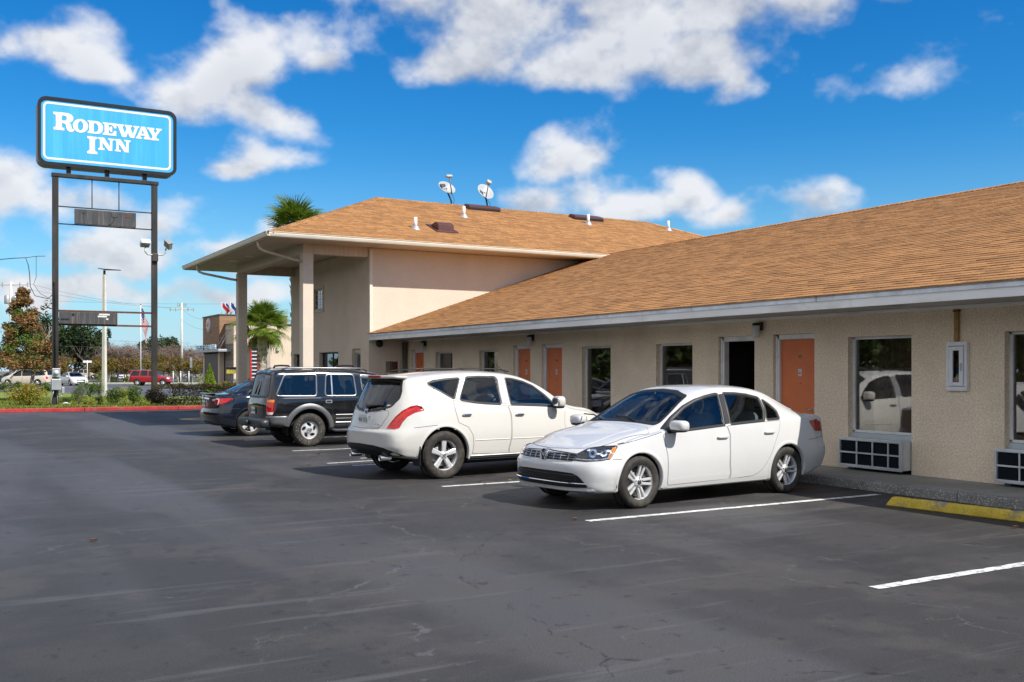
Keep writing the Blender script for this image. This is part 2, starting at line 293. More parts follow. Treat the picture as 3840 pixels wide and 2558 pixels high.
# ------------------------------------------------------------------ ground
def asphalt_mat(name, base=(.054, .0515, .050), cracks=True):
    m = bpy.data.materials.new(name); m.use_nodes = True; nt = m.node_tree; N = nt.nodes; L = nt.links
    b = N['Principled BSDF']
    tc = N.new('ShaderNodeTexCoord'); P = tc.outputs['Object']
    def noise(sc, det=4, ro=.6, st=(1, 1, 1)):
        mp = N.new('ShaderNodeMapping'); mp.inputs['Scale'].default_value = st; L.new(P, mp.inputs[0])
        n = N.new('ShaderNodeTexNoise'); n.inputs['Scale'].default_value = sc; n.inputs['Detail'].default_value = det; n.inputs['Roughness'].default_value = ro
        L.new(mp.outputs[0], n.inputs['Vector']); return n
    def rng_(src, a, b_, c, d, sm=False):
        r = N.new('ShaderNodeMapRange'); r.inputs['From Min'].default_value = a; r.inputs['From Max'].default_value = b_; r.inputs['To Min'].default_value = c; r.inputs['To Max'].default_value = d
        if sm: r.interpolation_type = 'SMOOTHSTEP'
        L.new(src, r.inputs['Value']); return r.outputs[0]
    def mul(a, b_):
        q = N.new('ShaderNodeMath'); q.operation = 'MULTIPLY'; L.new(a, q.inputs[0])
        if isinstance(b_, float): q.inputs[1].default_value = b_
        else: L.new(b_, q.inputs[1])
        return q.outputs[0]
    def mixc(f, a, bcol):
        x = N.new('ShaderNodeMix'); x.data_type = 'RGBA'; L.new(f, x.inputs['Factor'])
        if hasattr(a, 'links') or hasattr(a, 'node'): L.new(a, x.inputs['A'])
        else: x.inputs['A'].default_value = (*a, 1)
        if hasattr(bcol, 'node'): L.new(bcol, x.inputs['B'])
        else: x.inputs['B'].default_value = (*bcol, 1)
        return x.outputs['Result']
    # broad wear: lanes along Y where tyres polish the sealer, blotches, fine stone
    lanes = noise(.42, 3, .5, (1.0, .12, 1)).outputs['Fac']
    blot = noise(.9, 5, .62).outputs['Fac']
    fine = noise(95, 2, .7).outputs['Fac']
    c = mixc(rng_(lanes, .44, .57, 0, 1, True), tuple(x * .82 for x in base), tuple(x * y for x, y in zip(base, (1.28, 1.30, 1.36))))
    c = mixc(mul(rng_(blot, .47, .60, 0, 1, True), .6), c, tuple(x * y for x, y in zip(base, (1.35, 1.28, 1.2))))
    patch = noise(.23, 2, .4).outputs['Fac']
    c = mixc(mul(rng_(patch, .53, .56, 0, 1, True), .5), c, tuple(x * .72 for x in base))
    v = N.new('ShaderNodeVectorMath'); v.operation = 'SCALE'; L.new(c, v.inputs[0]); L.new(rng_(fine, .3, .7, .62, 1.42), v.inputs['Scale']); c = v.outputs[0]
    if cracks:
        # oil-darkened, damp streaks where cars stand
        sx = N.new('ShaderNodeSeparateXYZ'); L.new(P, sx.inputs[0])
        band = mul(rng_(sx.outputs[0], 5.6, 7.0, 0, 1, True), rng_(sx.outputs[1], 7.5, 12.0, .35, 1, True))
        st = noise(.8, 5, .62, (.55, 1.6, 1)).outputs['Fac']; stain = mul(rng_(st, .505, .55, 0, 1, True), band)
        c = mixc(mul(stain, .72), c, (.020, .020, .021))
        sp = noise(5.5, 3, .6).outputs['Fac']; c = mixc(mul(rng_(sp, .62, .67, 0, 1, True), .6), c, (.025, .025, .026))
        sk = noise(1.6, 5, .7, (.14, 1.9, 1)).outputs['Fac']; c = mixc(mul(rng_(sk, .56, .66, 0, 1, True), .30), c, (.15, .15, .155))
        def crack(scale, width, jit, stretch, lo, hi, col, amt):
            nonlocal c
            w = noise(jit, 4, .65); sub = N.new('ShaderNodeVectorMath'); sub.operation = 'MULTIPLY_ADD'; sub.inputs[1].default_value = (.5, .5, 0)
            L.new(w.outputs['Color'], sub.inputs[0]); L.new(P, sub.inputs[2])
            mp = N.new('ShaderNodeMapping'); mp.inputs['Scale'].default_value = stretch; L.new(sub.outputs[0], mp.inputs[0])
            vo = N.new('ShaderNodeTexVoronoi'); vo.feature = 'DISTANCE_TO_EDGE'; vo.inputs['Scale'].default_value = scale; L.new(mp.outputs[0], vo.inputs['Vector'])
            line = rng_(vo.outputs['Distance'], 0, width, 1, 0)
            where = noise(.55, 3, .6); msk = rng_(where.outputs['Fac'], lo, hi, 0, 1, True)
            brk = noise(3.5, 3, .6); msk2 = rng_(brk.outputs['Fac'], .42, .56, 0, 1, True)
            c = mixc(mul(mul(mul(line, msk), msk2), amt), c, col)
        crack(.42, .0035, 2.2, (1, .8, 1), .47, .56, (.13, .128, .122), .8)
        crack(1.1, .007, 3.0, (.30, 1.7, 1), .49, .57, (.12, .12, .12), .75)
        crack(.25, .0028, 1.6, (1.1, .7, 1), .42, .52, (.010, .010, .010), .9)
    L.new(c, b.inputs['Base Color'])
    L.new(rng_(lanes, .3, .7, .66, .5), b.inputs['Roughness']); b.inputs['Specular IOR Level'].default_value = .28
    bp = N.new('ShaderNodeBump'); bp.inputs['Strength'].default_value = .6; bp.inputs['Distance'].default_value = .006
    L.new(noise(130, 3, .7).outputs['Fac'], bp.inputs['Height']); L.new(bp.outputs[0], b.inputs['Normal'])
    MATS[name] = m; return m
M_ASPH = asphalt_mat('asphalt'); M_ROAD = asphalt_mat('road_asphalt', (.10, .098, .096), False)
M_GRASS = mat('lawn', (.17, .22, .03), .9, var=.35, vscale=1.5, var2=.3, v2scale=25, tint=(.20, .17, .05), tintscale=.9, tintamt=.6)
M_DIRT = mat('far_ground', (.13, .12, .07), .95, var=.3, vscale=.2, var2=.2, v2scale=3)
M_REDK = mat('red_kerb_paint', (.40, .03, .035), .6, var=.18, vscale=3, tint=(.22, .12, .10), tintscale=5, tintamt=.6, bump=.2, bscale=30)
M_PAINT = mat('line_paint', (.70, .70, .67), .6, var=.10, vscale=5, tint=(.10, .10, .10), tintscale=14, tintamt=.8)
M_CONC = mat('walk_concrete', (.30, .295, .27), .8, var=.18, vscale=1.6, var2=.12, v2scale=30, bump=.2, bscale=50, tint=(.16, .15, .14), tintscale=.8, tintamt=.6)
def aggregate():
    m = mat('kerb_aggregate', (.22, .215, .20), .75, var=.2, vscale=2, bump=.4, bscale=60)
    nt = m.node_tree; N = nt.nodes; L = nt.links; b = N['Principled BSDF']
    old = b.inputs['Base Color'].links[0].from_socket
    vo = N.new('ShaderNodeTexVoronoi'); vo.inputs['Scale'].default_value = 48; tc = N.new('ShaderNodeTexCoord'); L.new(tc.outputs['Object'], vo.inputs['Vector'])
    mr = N.new('ShaderNodeMapRange'); mr.inputs['From Min'].default_value = .25; mr.inputs['From Max'].default_value = .45; mr.inputs['To Min'].default_value = 1; mr.inputs['To Max'].default_value = 0; L.new(vo.outputs['Distance'], mr.inputs['Value'])
    sp = N.new('ShaderNodeSeparateColor'); L.new(vo.outputs['Color'], sp.inputs[0]); th = N.new('ShaderNodeMath'); th.operation = 'GREATER_THAN'; th.inputs[1].default_value = .68; L.new(sp.outputs[0], th.inputs[0])
    ml = N.new('ShaderNodeMath'); ml.operation = 'MULTIPLY'; L.new(mr.outputs[0], ml.inputs[0]); L.new(th.outputs[0], ml.inputs[1])
    mx = N.new('ShaderNodeMix'); mx.data_type = 'RGBA'; L.new(ml.outputs[0], mx.inputs['Factor']); L.new(old, mx.inputs['A']); mx.inputs['B'].default_value = (.62, .6, .56, 1)
    L.new(mx.outputs['Result'], b.inputs['Base Color']); return m
M_AGG = aggregate()
def sheet(name, pts, z, m, kind='structure', sub=0):
    me = bpy.data.meshes.new(name); me.from_pydata([(x, y, z) for x, y in pts], [], [tuple(range(len(pts)))]); me.materials.append(m)
    o = link(bpy.data.objects.new(name, me)); o['kind'] = kind; return o
sheet('ground', [(-900, -500), (1100, -500), (1100, 1500), (-900, 1500)], -.02, M_DIRT)
lot = sheet('parking_lot', [(-60, -40), (11.24, -40), (11.24, 36), (26, 43.6), (26, 44.05), (-60, 44.45)], 0, M_ASPH)
lot2 = sheet('portico_drive', [(11.24, 36.2), (26, 36.2), (26, 43.595), (11.24, 36.0)], -.004, M_ASPH)
# red kerb in front of the lawn, poured in sections
kerb = setting('lawn_kerb')
xs = [-60, -30, -15, -7.4, -3.1, 1.2, 5.3, 9.0, 12.4, 16.8, 21, 26]
for a, b in zip(xs[:-1], xs[1:]):
    o = MB().bbox(a + .004, b - .004, 44.2 - .001 * 0, 44.42, -.01, .15, .02).build('kerb_section', M_REDK, kerb)
    me = o.data
    dy = -.012 * (a + b) / 2 * .3
    o.location.y = dy
# lawn, service road beyond it and the far car park (street grid is turned against the motel)
def street0(s, d): return (.8678 * s + .4970 * d, -.4970 * s + .8678 * d)
lawn = sheet('lawn', [(-60, 44.42), (26, 44.42), (29, 57), (14, 62), (9.5, 64.5), (8.0, 70), (7.2, 79), (3, 83), (-60, 96)], .10, M_GRASS)
road = sheet('road', [(-60, 96.05), (3.02, 83.05), (7.25, 79.03), (8.05, 70.02), (9.55, 64.53), (14, 62.05), (29, 57.05), (60, 50), street0(60, 120), street0(-110, 120)], .02, M_ROAD); far_road = road
kb2 = MB().bbox(-110, 60, -.14, .14, 0, .17, .03).build('road_kerb', mat('kerb_concrete', (.55, .53, .48), .8, var=.15, vscale=2)); kb2['kind'] = 'structure'; kb2.rotation_euler.z = R(-29.8); kb2.location = (*street0(0, 120.2), 0)
verge = sheet('verge', [street0(-110, 120.35), street0(60, 120.35), street0(60, 131), street0(-110, 131)], .12, M_GRASS)
far_lot = sheet('far_car_park', [street0(-150, 131.05), street0(80, 131.05), street0(80, 240), street0(-150, 240)], .03, M_ROAD)
# parking bay lines (irregular painted edge)
def bay_line(x0, x1, y0, y1, w=.105, seed=0):
    r = random.Random(seed); n = 60; vs = []
    for i in range(n + 1):
        t = i / n; x = x0 + (x1 - x0) * t; y = y0 + (y1 - y0) * t
        vs += [(x, y - w / 2 + r.uniform(-.006, .006), .004), (x, y + w / 2 + r.uniform(-.006, .006), .004)]
    me = bpy.data.meshes.new('bay_line'); me.from_pydata(vs, [], [(2 * i, 2 * i + 2, 2 * i + 3, 2 * i + 1) for i in range(n)]); me.materials.append(M_PAINT)
    o = link(bpy.data.objects.new('bay_line', me)); o.parent = lot; return o
for i, (y, x0, x1) in enumerate([(5.33, 6.25, 11.0), (9.27, 6.27, 11.0), (13.04, 6.32, 11.0), (16.70, 6.35, 10.9), (20.33, 6.42, 10.9), (24.0, 6.4, 10.9)]):
    bay_line(x0, x1, y, y + .04, seed=i)
bay_line(7.0, 10.6, 18.0, 18.2, .08, 11); bay_line(6.1, 7.6, 17.3, 17.5, .1, 12)
for k, (x, y) in enumerate([(13.0, 84), (15.4, 98), (10.8, 91)]):
    o = bay_line(x, x + 2.6, y, y - 1.5, .3, 20 + k); o.location.z = .022; o.parent = far_road
# worn yellow target painted beside the island
def disc(cx, cy, r, z, m, name, ax=1.0):
    n = 40; me = bpy.data.meshes.new(name); me.from_pydata([(cx + r * ax * math.cos(2 * math.pi * i / n), cy + r * math.sin(2 * math.pi * i / n), z) for i in range(n)], [], [tuple(range(n))]); me.materials.append(m)
    o = link(bpy.data.objects.new(name, me)); o.parent = lot; return o
disc(8.05, 35.2, .85, .004, mat('worn_yellow_paint', (.62, .40, .10), .7, var=.2, vscale=3, tint=(.07, .07, .07), tintscale=3, tintamt=.7), 'painted_ring')
disc(8.05, 35.2, .42, .008, mat('worn_red_paint', (.34, .12, .07), .7, var=.2, vscale=3, tint=(.07, .07, .07), tintscale=3, tintamt=.7), 'painted_spot')
# walkway along the rooms with exposed-aggregate kerb
ys = [-6, -2.5, 1.1, 4.7, 8.3, 11.9, 15.5, 19.1, 22.7, 26.3, 28.26]
walkway = setting('walkway')
for a, b in zip(ys[:-1], ys[1:]):
    MB().bbox(11.40, 12.5, a + .004, b - .004, -.02, .13, .008).build('slab', M_CONC, walkway)
    MB().bbox(11.25, 11.398, a + .003, b - .003, -.02, .127, .02).build('kerb', M_AGG, walkway)
# ------------------------------------------------------------------ motel: materials
M_STUC = mat('stucco', (.84, .70, .535), .9, var=.06, vscale=1.2, var2=.13, v2scale=38, bump=.55, bscale=42, tint=(.70, .55, .39), tintscale=.7, tintamt=.35)
M_STUC2 = mat('stucco_lobby', (.70, .595, .485), .9, var=.05, vscale=1.2, var2=.12, v2scale=36, bump=.5, bscale=40, tint=(.63, .53, .42), tintscale=.6, tintamt=.3)
M_WHITE = mat('trim_white', (.78, .78, .78), .55, var=.06, vscale=2, tint=(.45, .44, .42), tintscale=3, tintamt=.35)
M_FLASH = mat('metal_flashing', (.74, .78, .84), .5, metal=.0, var=.1, vscale=3, tint=(.35, .36, .4), tintscale=2, tintamt=.4)
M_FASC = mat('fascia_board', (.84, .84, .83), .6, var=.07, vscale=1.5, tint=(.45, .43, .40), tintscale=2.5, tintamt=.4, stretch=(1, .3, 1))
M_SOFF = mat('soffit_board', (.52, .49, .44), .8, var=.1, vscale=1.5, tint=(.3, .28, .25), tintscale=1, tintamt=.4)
M_CREAM = mat('cream_gutter', (.76, .70, .58), .5, var=.05, vscale=2)
M_VINYL = mat('vinyl_panel', (.62, .53, .42), .6, var=.05, vscale=1, island=.04)
M_SHIN = mat('shingle', (.345, .168, .060), .92, var=.05, vscale=.4, var2=.22, v2scale=60, island=.22, bump=.3, bscale=80, coord='Object')
M_CAPS = mat('cap_shingle', (.40, .205, .08), .92, var=.2, vscale=3, var2=.2, v2scale=60, island=.15)
M_DOOR = mat('door_orange', (.70, .18, .058), .5, var=.06, vscale=3, tint=(.56, .17, .065), tintscale=2, tintamt=.3)
M_METAL = mat('brushed_metal', (.55, .55, .56), .35, metal=.9, var=.1, vscale=10)
M_CHROME = mat('chrome', (.8, .8, .82), .08, metal=1.0, var=.03, vscale=5)
M_BLACK = mat('black_plastic', (.012, .012, .013), .45, var=.15, vscale=20)
M_RUBBER = mat('tyre_rubber', (.030, .027, .024), .75, var=.25, vscale=12, bump=.2, bscale=60, tint=(.10, .085, .065), tintscale=3, tintamt=.35)
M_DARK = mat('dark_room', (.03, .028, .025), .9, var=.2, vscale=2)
M_BRASS = mat('brass_plate', (.35, .25, .10), .4, metal=.6, var=.1)
M_CURT = mat('drape', (.50, .40, .30), .85, var=.12, vscale=3, stretch=(1, 1, .15))
M_DRAPE2 = mat('drape_gold', (.42, .27, .10), .85, var=.12, vscale=3, stretch=(1, 1, .15))
G_WIN = glass_mat('window_glass', (.70, .68, .64), .09)
G_DARKWIN = glass_mat('window_glass_dim', (.35, .36, .36), .2)

# ------------------------------------------------------------------ shingles
def shingle_mesh():
    w, Lg, t = .30, .21, .008
    v = [(-w / 2, 0, .004), (w / 2, 0, .004), (w / 2, Lg, -.004), (-w / 2, Lg, -.004), (-w / 2, 0, t + .004), (w / 2, 0, t + .004), (w / 2, Lg, .002), (-w / 2, Lg, .002)]
    return np.array(v, np.float32), np.array([(3, 2, 1, 0), (4, 5, 6, 7), (0, 1, 5, 4), (1, 2, 6, 5), (2, 3, 7, 6), (3, 0, 4, 7)], np.int32)
SH_V, SH_F = shingle_mesh()
SH_ME = bpy.data.meshes.new('shingle'); SH_ME.from_pydata([tuple(map(float, v)) for v in SH_V], [], [tuple(map(int, f)) for f in SH_F]); SH_ME.materials.append(M_SHIN)
CAMP = Vector((0, 0, 1.67))
def in_view(p):
    d = p - CAMP; c, s = math.cos(R(29.8)), math.sin(R(29.8)); lat = d.x * c - d.y * s; dep = d.x * s + d.y * c
    return dep > 1 and abs(lat / dep) < .52 and -.32 < d.z / dep < .37
def shingle_plane(roof, o, u, v, vlen, bounds, seed, keep=None, n_ind=300, name='shingle'):
    """rows of tabs on the plane o + a*u + b*v; bounds(b) -> (amin, amax)"""
    r = random.Random(seed); o, u, v = Vector(o), Vector(u).normalized(), Vector(v).normalized(); n = u.cross(v)
    if n.z < 0: n = -n
    tabs = []; E = .145
    for k in range(int(vlen / E) + 1):
        b = k * E
        if b > vlen - .03: break
        lo, hi = bounds(min(b + .07, vlen)); a = lo - r.uniform(0, .3) - (k % 3) * .1
        while a < hi:
            w = r.choice((.24, .30, .30, .36, .42)); a0, a1 = max(a, lo), min(a + w, hi); a += w + .004
            if a1 - a0 < .04: continue
            c = o + u * ((a0 + a1) / 2) + v * (b + r.uniform(-.004, .004))
            if keep and not keep(c): continue
            tabs.append((c, (a1 - a0) / .304, r.choice((.85, 1.0, 1.25))))
    vis = sorted((i for i in range(len(tabs)) if in_view(tabs[i][0])), key=lambda i: (tabs[i][0] - CAMP).length)
    ind = set(vis[:n_ind]); org = Vector(roof['_org'])
    B = np.array([u, v, n], np.float32)
    VV, FF = [], []; base = 0
    for i, (c, sx, sz) in enumerate(tabs):
        if i in ind:
            ob = bpy.data.objects.new(name, SH_ME); COL.objects.link(ob); ob.parent = roof
            ob.matrix_local = Matrix.Translation(c - org) @ Matrix((u, v, n)).transposed().to_4x4() @ Matrix.Diagonal((sx, 1, sz, 1))
        else:
            VV.append((SH_V * np.array([sx, 1, sz], np.float32)) @ B + np.array(c, np.float32)); FF.append(SH_F + base); base += 8
    if VV:
        ob = npmesh('shingles', np.concatenate(VV), np.concatenate(FF), M_SHIN, roof); ob['kind'] = 'stuff'
def cap_row(roof, p0, p1, up=(0, 0, 1), w=.26, name='ridge_caps', drop=.05):
    p0, p1 = Vector(p0), Vector(p1); t = (p1 - p0).normalized(); s = t.cross(Vector(up)).normalized(); n = s.cross(t)
    if n.z < 0: n = -n
    mb = MB(); L = (p1 - p0).length; k = int(L / .14)
    for i in range(k):
        a = p0 + t * (i * L / k); e = .17; q = rng.uniform(.9, 1.1) * .018
        for sg in (-1, 1):
            A = a + n * (.012 + q); Bp = a + t * e + n * .014
            vs = [A, A + s * sg * w / 2 - n * drop, Bp + s * sg * w / 2 - n * drop, Bp]
            lo = [x - n * .02 for x in vs]
            mb.add(vs + lo, [(0, 1, 2, 3), (0, 4, 5, 1), (1, 5, 6, 2)])
    o = mb.build(name, M_CAPS, roof, fix=False); o['kind'] = 'stuff'; return o

# ------------------------------------------------------------------ motel wing
WX = 12.5
wing = thing('motel_wing', 'long single storey motel wing with tan shingle roof, orange doors and beige stucco wall', 'motel wing', (WX, 12, 0))
Y0, Y1 = -6.0, 28.26
doors = [('closed', 27.05, 27.93), ('closed', 20.94, 21.76), ('closed', 19.52, 20.42), ('open', 13.26, 14.20), ('closed', 11.87, 12.81), ('closed', 4.1, 5.0)]
wins = [(25.16, 26.25), (22.54, 23.56), (17.60, 18.70), (14.93, 16.04), (9.98, 11.17), (7.30, 8.49), (2.0, 3.1)]
ops = sorted([(a, b, 2.28) for _, a, b in doors] + [(a, b, 2.19) for a, b in wins])
w = MB(); y = Y0
for a, b, top in ops:
    w.box(WX, WX + .2, y, a, 0, 2.62); w.box(WX + .0, WX + .2, a, b, top, 2.62); y = b
w.box(WX, WX + .2, y, Y1 + .1, 0, 2.62)
wall = w.build('wall', M_STUC, wing)
# rooms behind
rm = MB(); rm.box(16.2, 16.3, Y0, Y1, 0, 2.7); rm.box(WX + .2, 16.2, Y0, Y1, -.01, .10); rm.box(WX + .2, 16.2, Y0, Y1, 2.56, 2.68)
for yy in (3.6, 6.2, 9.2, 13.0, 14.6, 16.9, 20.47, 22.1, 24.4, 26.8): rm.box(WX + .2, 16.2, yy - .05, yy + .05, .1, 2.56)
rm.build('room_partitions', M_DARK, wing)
def room_door(a, b, state, num):
    f = MB()
    X = WX + .06
    for (p, q) in ((b - .09, b), (a, a + .025)): f.bbox(X, X + .12, p, q, .13, 2.28, .008)
    f.bbox(X, X + .12, a, b, 2.19, 2.28, .008); f.bbox(X - .012, X + .03, b - .055, b - .012, .13, 2.25, .005)
    d = f.build('door_frame', M_WHITE, wing)
    if state == 'open':
        leaf = MB().bbox(X + .12, X + .9, a + .03, a + .07, .14, 2.19, .006).build('door', M_DOOR, wing); return
    leaf = MB().bbox(X + .05, X + .095, a + .027, b - .092, .14, 2.188, .004).build('door', M_DOOR, wing)
    c = (a + b) / 2 - .05
    MB().bbox(X + .040, X + .052, c - .035, c + .035, 1.87, 1.93, .003).build('number_plate', M_BRASS, leaf)
    card = MB().bbox(X + .042, X + .052, c - .035, c + .035, 1.57, 1.69, .003).build('notice', mat('notice_white', (.7, .72, .75), .5), leaf)
    nb = MB().box(X + .0395, X + .0415, c - .018, c + .018, 1.60, 1.635); nb.box(X + .0395, X + .0415, c - .02, c + .02, 1.655, 1.665)
    nb.build('notice_print', mat('print_grey', (.15, .2, .3), .6), leaf)
    pl = MB(); 
    for dy in (-.014, .008): pl.box(X + .037, X + .0395, c + dy, c + dy + .012, 1.885, 1.915)
    pl.build('number_print', mat('print_black', (.02, .02, .02), .6), leaf)
    MB().cyl((X + .05, c, 1.45), (X + .036, c, 1.45), .012, n=12).build('peephole', M_BRASS, leaf)
    hd = MB().cyl((X + .05, a + .10, 1.02), (X - .01, a + .10, 1.02), .012, n=10); hd.cyl((X - .01, a + .09, 1.02), (X - .01, a + .22, 1.025), .011, n=10); hd.cyl((X + .05, a + .10, 1.02), (X + .042, a + .10, 1.02), .03, n=16)
    hd.build('handle', M_METAL, leaf)
for i, (st, a, b) in enumerate(doors): room_door(a, b, st, 100 + i)
def drapes(parent, x, a, b, z0, z1, m, amp=.035, pitch=.13, name='curtain'):
    n = max(8, int((b - a) / pitch * 8)); vs = []
    for i in range(n + 1):
        yy = a + (b - a) * i / n; ph = (yy - a) / pitch * 2 * math.pi
        xx = x + amp * math.sin(ph) + .012 * math.sin(ph * .37 + 1)
        vs += [(xx, yy, z0), (xx + .004, yy, z1)]
    mb = MB().add(vs, [(2 * i, 2 * i + 2, 2 * i + 3, 2 * i + 1) for i in range(n)], True); return mb.build(name, m, parent, fix=False)
def room_window(a, b, gold=False):
    X = WX + .10
    f = MB()
    for p, q in ((a, a + .03), (b - .05, b)): f.bbox(X, X + .06, p, q, .70, 2.19, .006)
    f.bbox(X, X + .06, a, b, 2.15, 2.19, .006); f.bbox(X, X + .06, a, b, .695, .735, .006)
    fr = f.build('window', M_WHITE, wing)
    pane = MB().box(X + .028, X + .034, a + .031, b - .051, .736, 2.149).build('pane', G_WIN, fr)
    MB().bbox(X - .03, X + .05, a, b, .60, .692, .006).build('spandrel', mat('spandrel_blue', (.52, .58, .60), .5, var=.05), fr)
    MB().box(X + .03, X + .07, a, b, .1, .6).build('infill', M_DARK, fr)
    if gold:
        drapes(fr, X + .16, a + .03, a + .42, .3, 2.17, M_DRAPE2); drapes(fr, X + .17, b - .35, b - .03, .3, 2.17, M_CURT)
    else: drapes(fr, X + .16, a - .1, b + .1, .3, 2.17, M_CURT)
for i, (a, b) in enumerate(wins): room_window(a, b, gold=(i == 1))
# eaves: fascia, flashing, soffit panels, wall trim
EX = 11.22
fl = MB(); ysec = [Y0, -2.1, 1.0, 4.05, 7.1, 10.6, 13.4, 16.5, 19.6, 22.7, 25.7, 28.18]
for a, b in zip(ysec[:-1], ysec[1:]):
    MB().bbox(EX - .012, EX + .006, a, b + .02, 2.675, 2.765, .003).build('flashing', M_FLASH, wing)
for a, b in zip([Y0, 0.4, 5.2, 10.0, 14.8, 19.6, 24.4], [.395, 5.195, 9.995, 14.795, 19.595, 24.395, 28.2]):
    MB().bbox(EX + .007, EX + .045, a, b, 2.555, 2.70, .004).build('fascia', M_FASC, wing)
for i, a in enumerate(np.arange(Y0, 28.2, 2.44)):
    b = min(a + 2.435, 28.25)
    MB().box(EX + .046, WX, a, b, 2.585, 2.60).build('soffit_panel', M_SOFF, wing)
    if i % 2 == 0:
        v = MB(); c = (a + b) / 2
        v.bbox(EX + .35, EX + .75, c - .22, c + .22, 2.575, 2.584, .003)
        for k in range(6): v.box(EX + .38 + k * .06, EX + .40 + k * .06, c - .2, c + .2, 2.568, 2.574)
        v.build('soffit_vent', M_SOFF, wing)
MB().bbox(WX - .045, WX - .001, Y0, Y1, 2.535, 2.583, .006).build('wall_trim', M_FASC, wing)
# roof
EZ, RX, RZ = 2.765, 19.6, 5.57
sl = (RZ - EZ) / (RX - EX)
rf = MB()
rf.add([(EX - .02, Y0, EZ - .03), (RX, Y0, RZ - .025), (RX, Y1 - .01, RZ - .025), (EX - .02, Y1 - .01, EZ - .03), (28, Y0, EZ - .03), (28, Y1, EZ - .03)], [(0, 3, 2, 1), (1, 2, 5, 4)])
rf.add([(EX, Y0, EZ - .05), (RX, Y0, RZ - .04), (28, Y0, EZ - .05)], [(0, 1, 2)])
roof = rf.build('roof', mat('roof_felt', (.10, .07, .045), .95, var=.1), wing, fix=False)
vdir = Vector((RX - EX, 0, RZ - EZ)); vlen = vdir.length
shingle_plane(roof, (EX - .03, Y0, EZ - .012), (0, 1, 0), vdir, vlen, lambda b: (0, Y1 - Y0 - .02), 3)
cap_row(roof, (RX, Y0, RZ), (RX, Y1, RZ), w=.3)
starter = MB().box(EX - .035, EX + .02, Y0, 28.2, EZ - .016, EZ - .004).build('drip_edge', M_CAPS, roof)

# ------------------------------------------------------------------ two storey lobby block
LX, LY, LYN = 11.26, 28.26, 35.8
lob = thing('lobby_block', 'two storey stucco lobby block with hipped shingle roof and drive-through portico', 'motel lobby', (LX, LY, 0))
w = MB()
# west wall with openings: (y0, y1, z0, z1)
wops = [(28.93, 29.67, 0, 2.33), (30.88, 32.73, 0, 2.26), (32.33, 33.27, 3.70, 4.41), (34.75, 35.5, 0, 2.24)]
def wall_y(w, x0, x1, ya, yb, zb, ops):
    ys_ = sorted({ya, yb, *[o[0] for o in ops], *[o[1] for o in ops]})
    for p, q in zip(ys_[:-1], ys_[1:]):
        holes = sorted([(o[2], o[3]) for o in ops if o[0] <= p + 1e-6 and o[1] >= q - 1e-6]); z = 0
        for a, b in holes:
            if a > z + 1e-6: w.box(x0, x1, p, q, z, a)
            z = b
        w.box(x0, x1, p, q, z, zb)
wall_y(w, LX, LX + .22, LY, LYN, 5.32, wops)
# south wall with the little hatch window
w.box(LX + .22, 11.78, LY, LY + .22, 0, 5.32); w.box(11.78, 12.22, LY, LY + .22, 0, 1.60); w.box(11.78, 12.22, LY, LY + .22, 1.93, 5.32); w.box(12.22, 29, LY, LY + .22, 0, 5.32)
w.box(LX + .22, 29, LYN - .22, LYN, 0, 5.32); w.box(28.78, 29, LY + .22, LYN - .22, 0, 5.32)
lw = w.build('wall', M_STUC2, lob)
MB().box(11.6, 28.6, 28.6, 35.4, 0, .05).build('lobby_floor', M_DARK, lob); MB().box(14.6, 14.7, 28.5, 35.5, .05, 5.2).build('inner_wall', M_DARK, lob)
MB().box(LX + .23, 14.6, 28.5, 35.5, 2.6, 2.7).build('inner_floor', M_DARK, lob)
MB().bbox(LX + .012, LX + .105, LY - .045, LY - .001, 2.80, 5.27, .012).build('corner_downspout', M_CREAM, lob)
# lobby openings
def west_window(a, b, z0, z1, bars=(), deep=.12, fm=M_METAL, gm=G_DARKWIN, grid=0):
    f = MB(); X = LX + deep; t = .05
    for p, q in ((a, a + t), (b - t, b)): f.bbox(X, X + .06, p, q, z0, z1, .005)
    f.bbox(X, X + .06, a, b, z1 - t, z1, .005); f.bbox(X, X + .06, a, b, z0, z0 + t, .005)
    for c in bars: f.bbox(X + .005, X + .055, c - .025, c + .025, z0, z1, .005)
    fr = f.build('window', fm, lob)
    MB().box(X + .027, X + .033, a + t, b - t, z0 + t, z1 - t).build('pane', gm, fr)
    if grid:
        g = MB()
        for k in range(1, grid): g.box(X + .02, X + .026, a + (b - a) * k / grid - .008, a + (b - a) * k / grid + .008, z0, z1)
        for k in range(1, 4): g.box(X + .018, X + .0245, a, b, z0 + (z1 - z0) * k / 4 - .008, z0 + (z1 - z0) * k / 4 + .008)
        g.build('glazing_bars', M_WHITE, fr)
    return fr
M_BRONZE = mat('bronze_frame', (.05, .045, .04), .4, metal=.4, var=.1)
west_window(30.88, 32.73, .0, 2.26, (31.75,), fm=M_BRONZE); fd = west_window(28.93, 29.67, 0, 2.21, fm=M_METAL)
MB().bbox(LX + .10, LX + .2, 28.93, 29.67, 2.212, 2.33, .004).build('transom_panel', M_STUC2, lob)
west_window(34.75, 35.5, 0, 2.24, fm=M_BRONZE)
fr = west_window(32.33, 33.27, 3.70, 4.41, deep=.03, fm=M_VINYL, grid=4)
s = MB()
for (a, b, c, d) in ((32.24, 33.36, 4.41, 4.50), (32.24, 33.36, 3.61, 3.70), (32.24, 32.33, 3.70, 4.41), (33.27, 33.36, 3.70, 4.41)): s.bbox(LX - .035, LX - .002, a, b, c, d, .006)
s.build('window_surround', M_VINYL, fr)
drapes(fr, LX + .16, 32.33, 33.27, 3.7, 4.4, mat('net_curtain', (.5, .52, .55), .9), .015, .09)
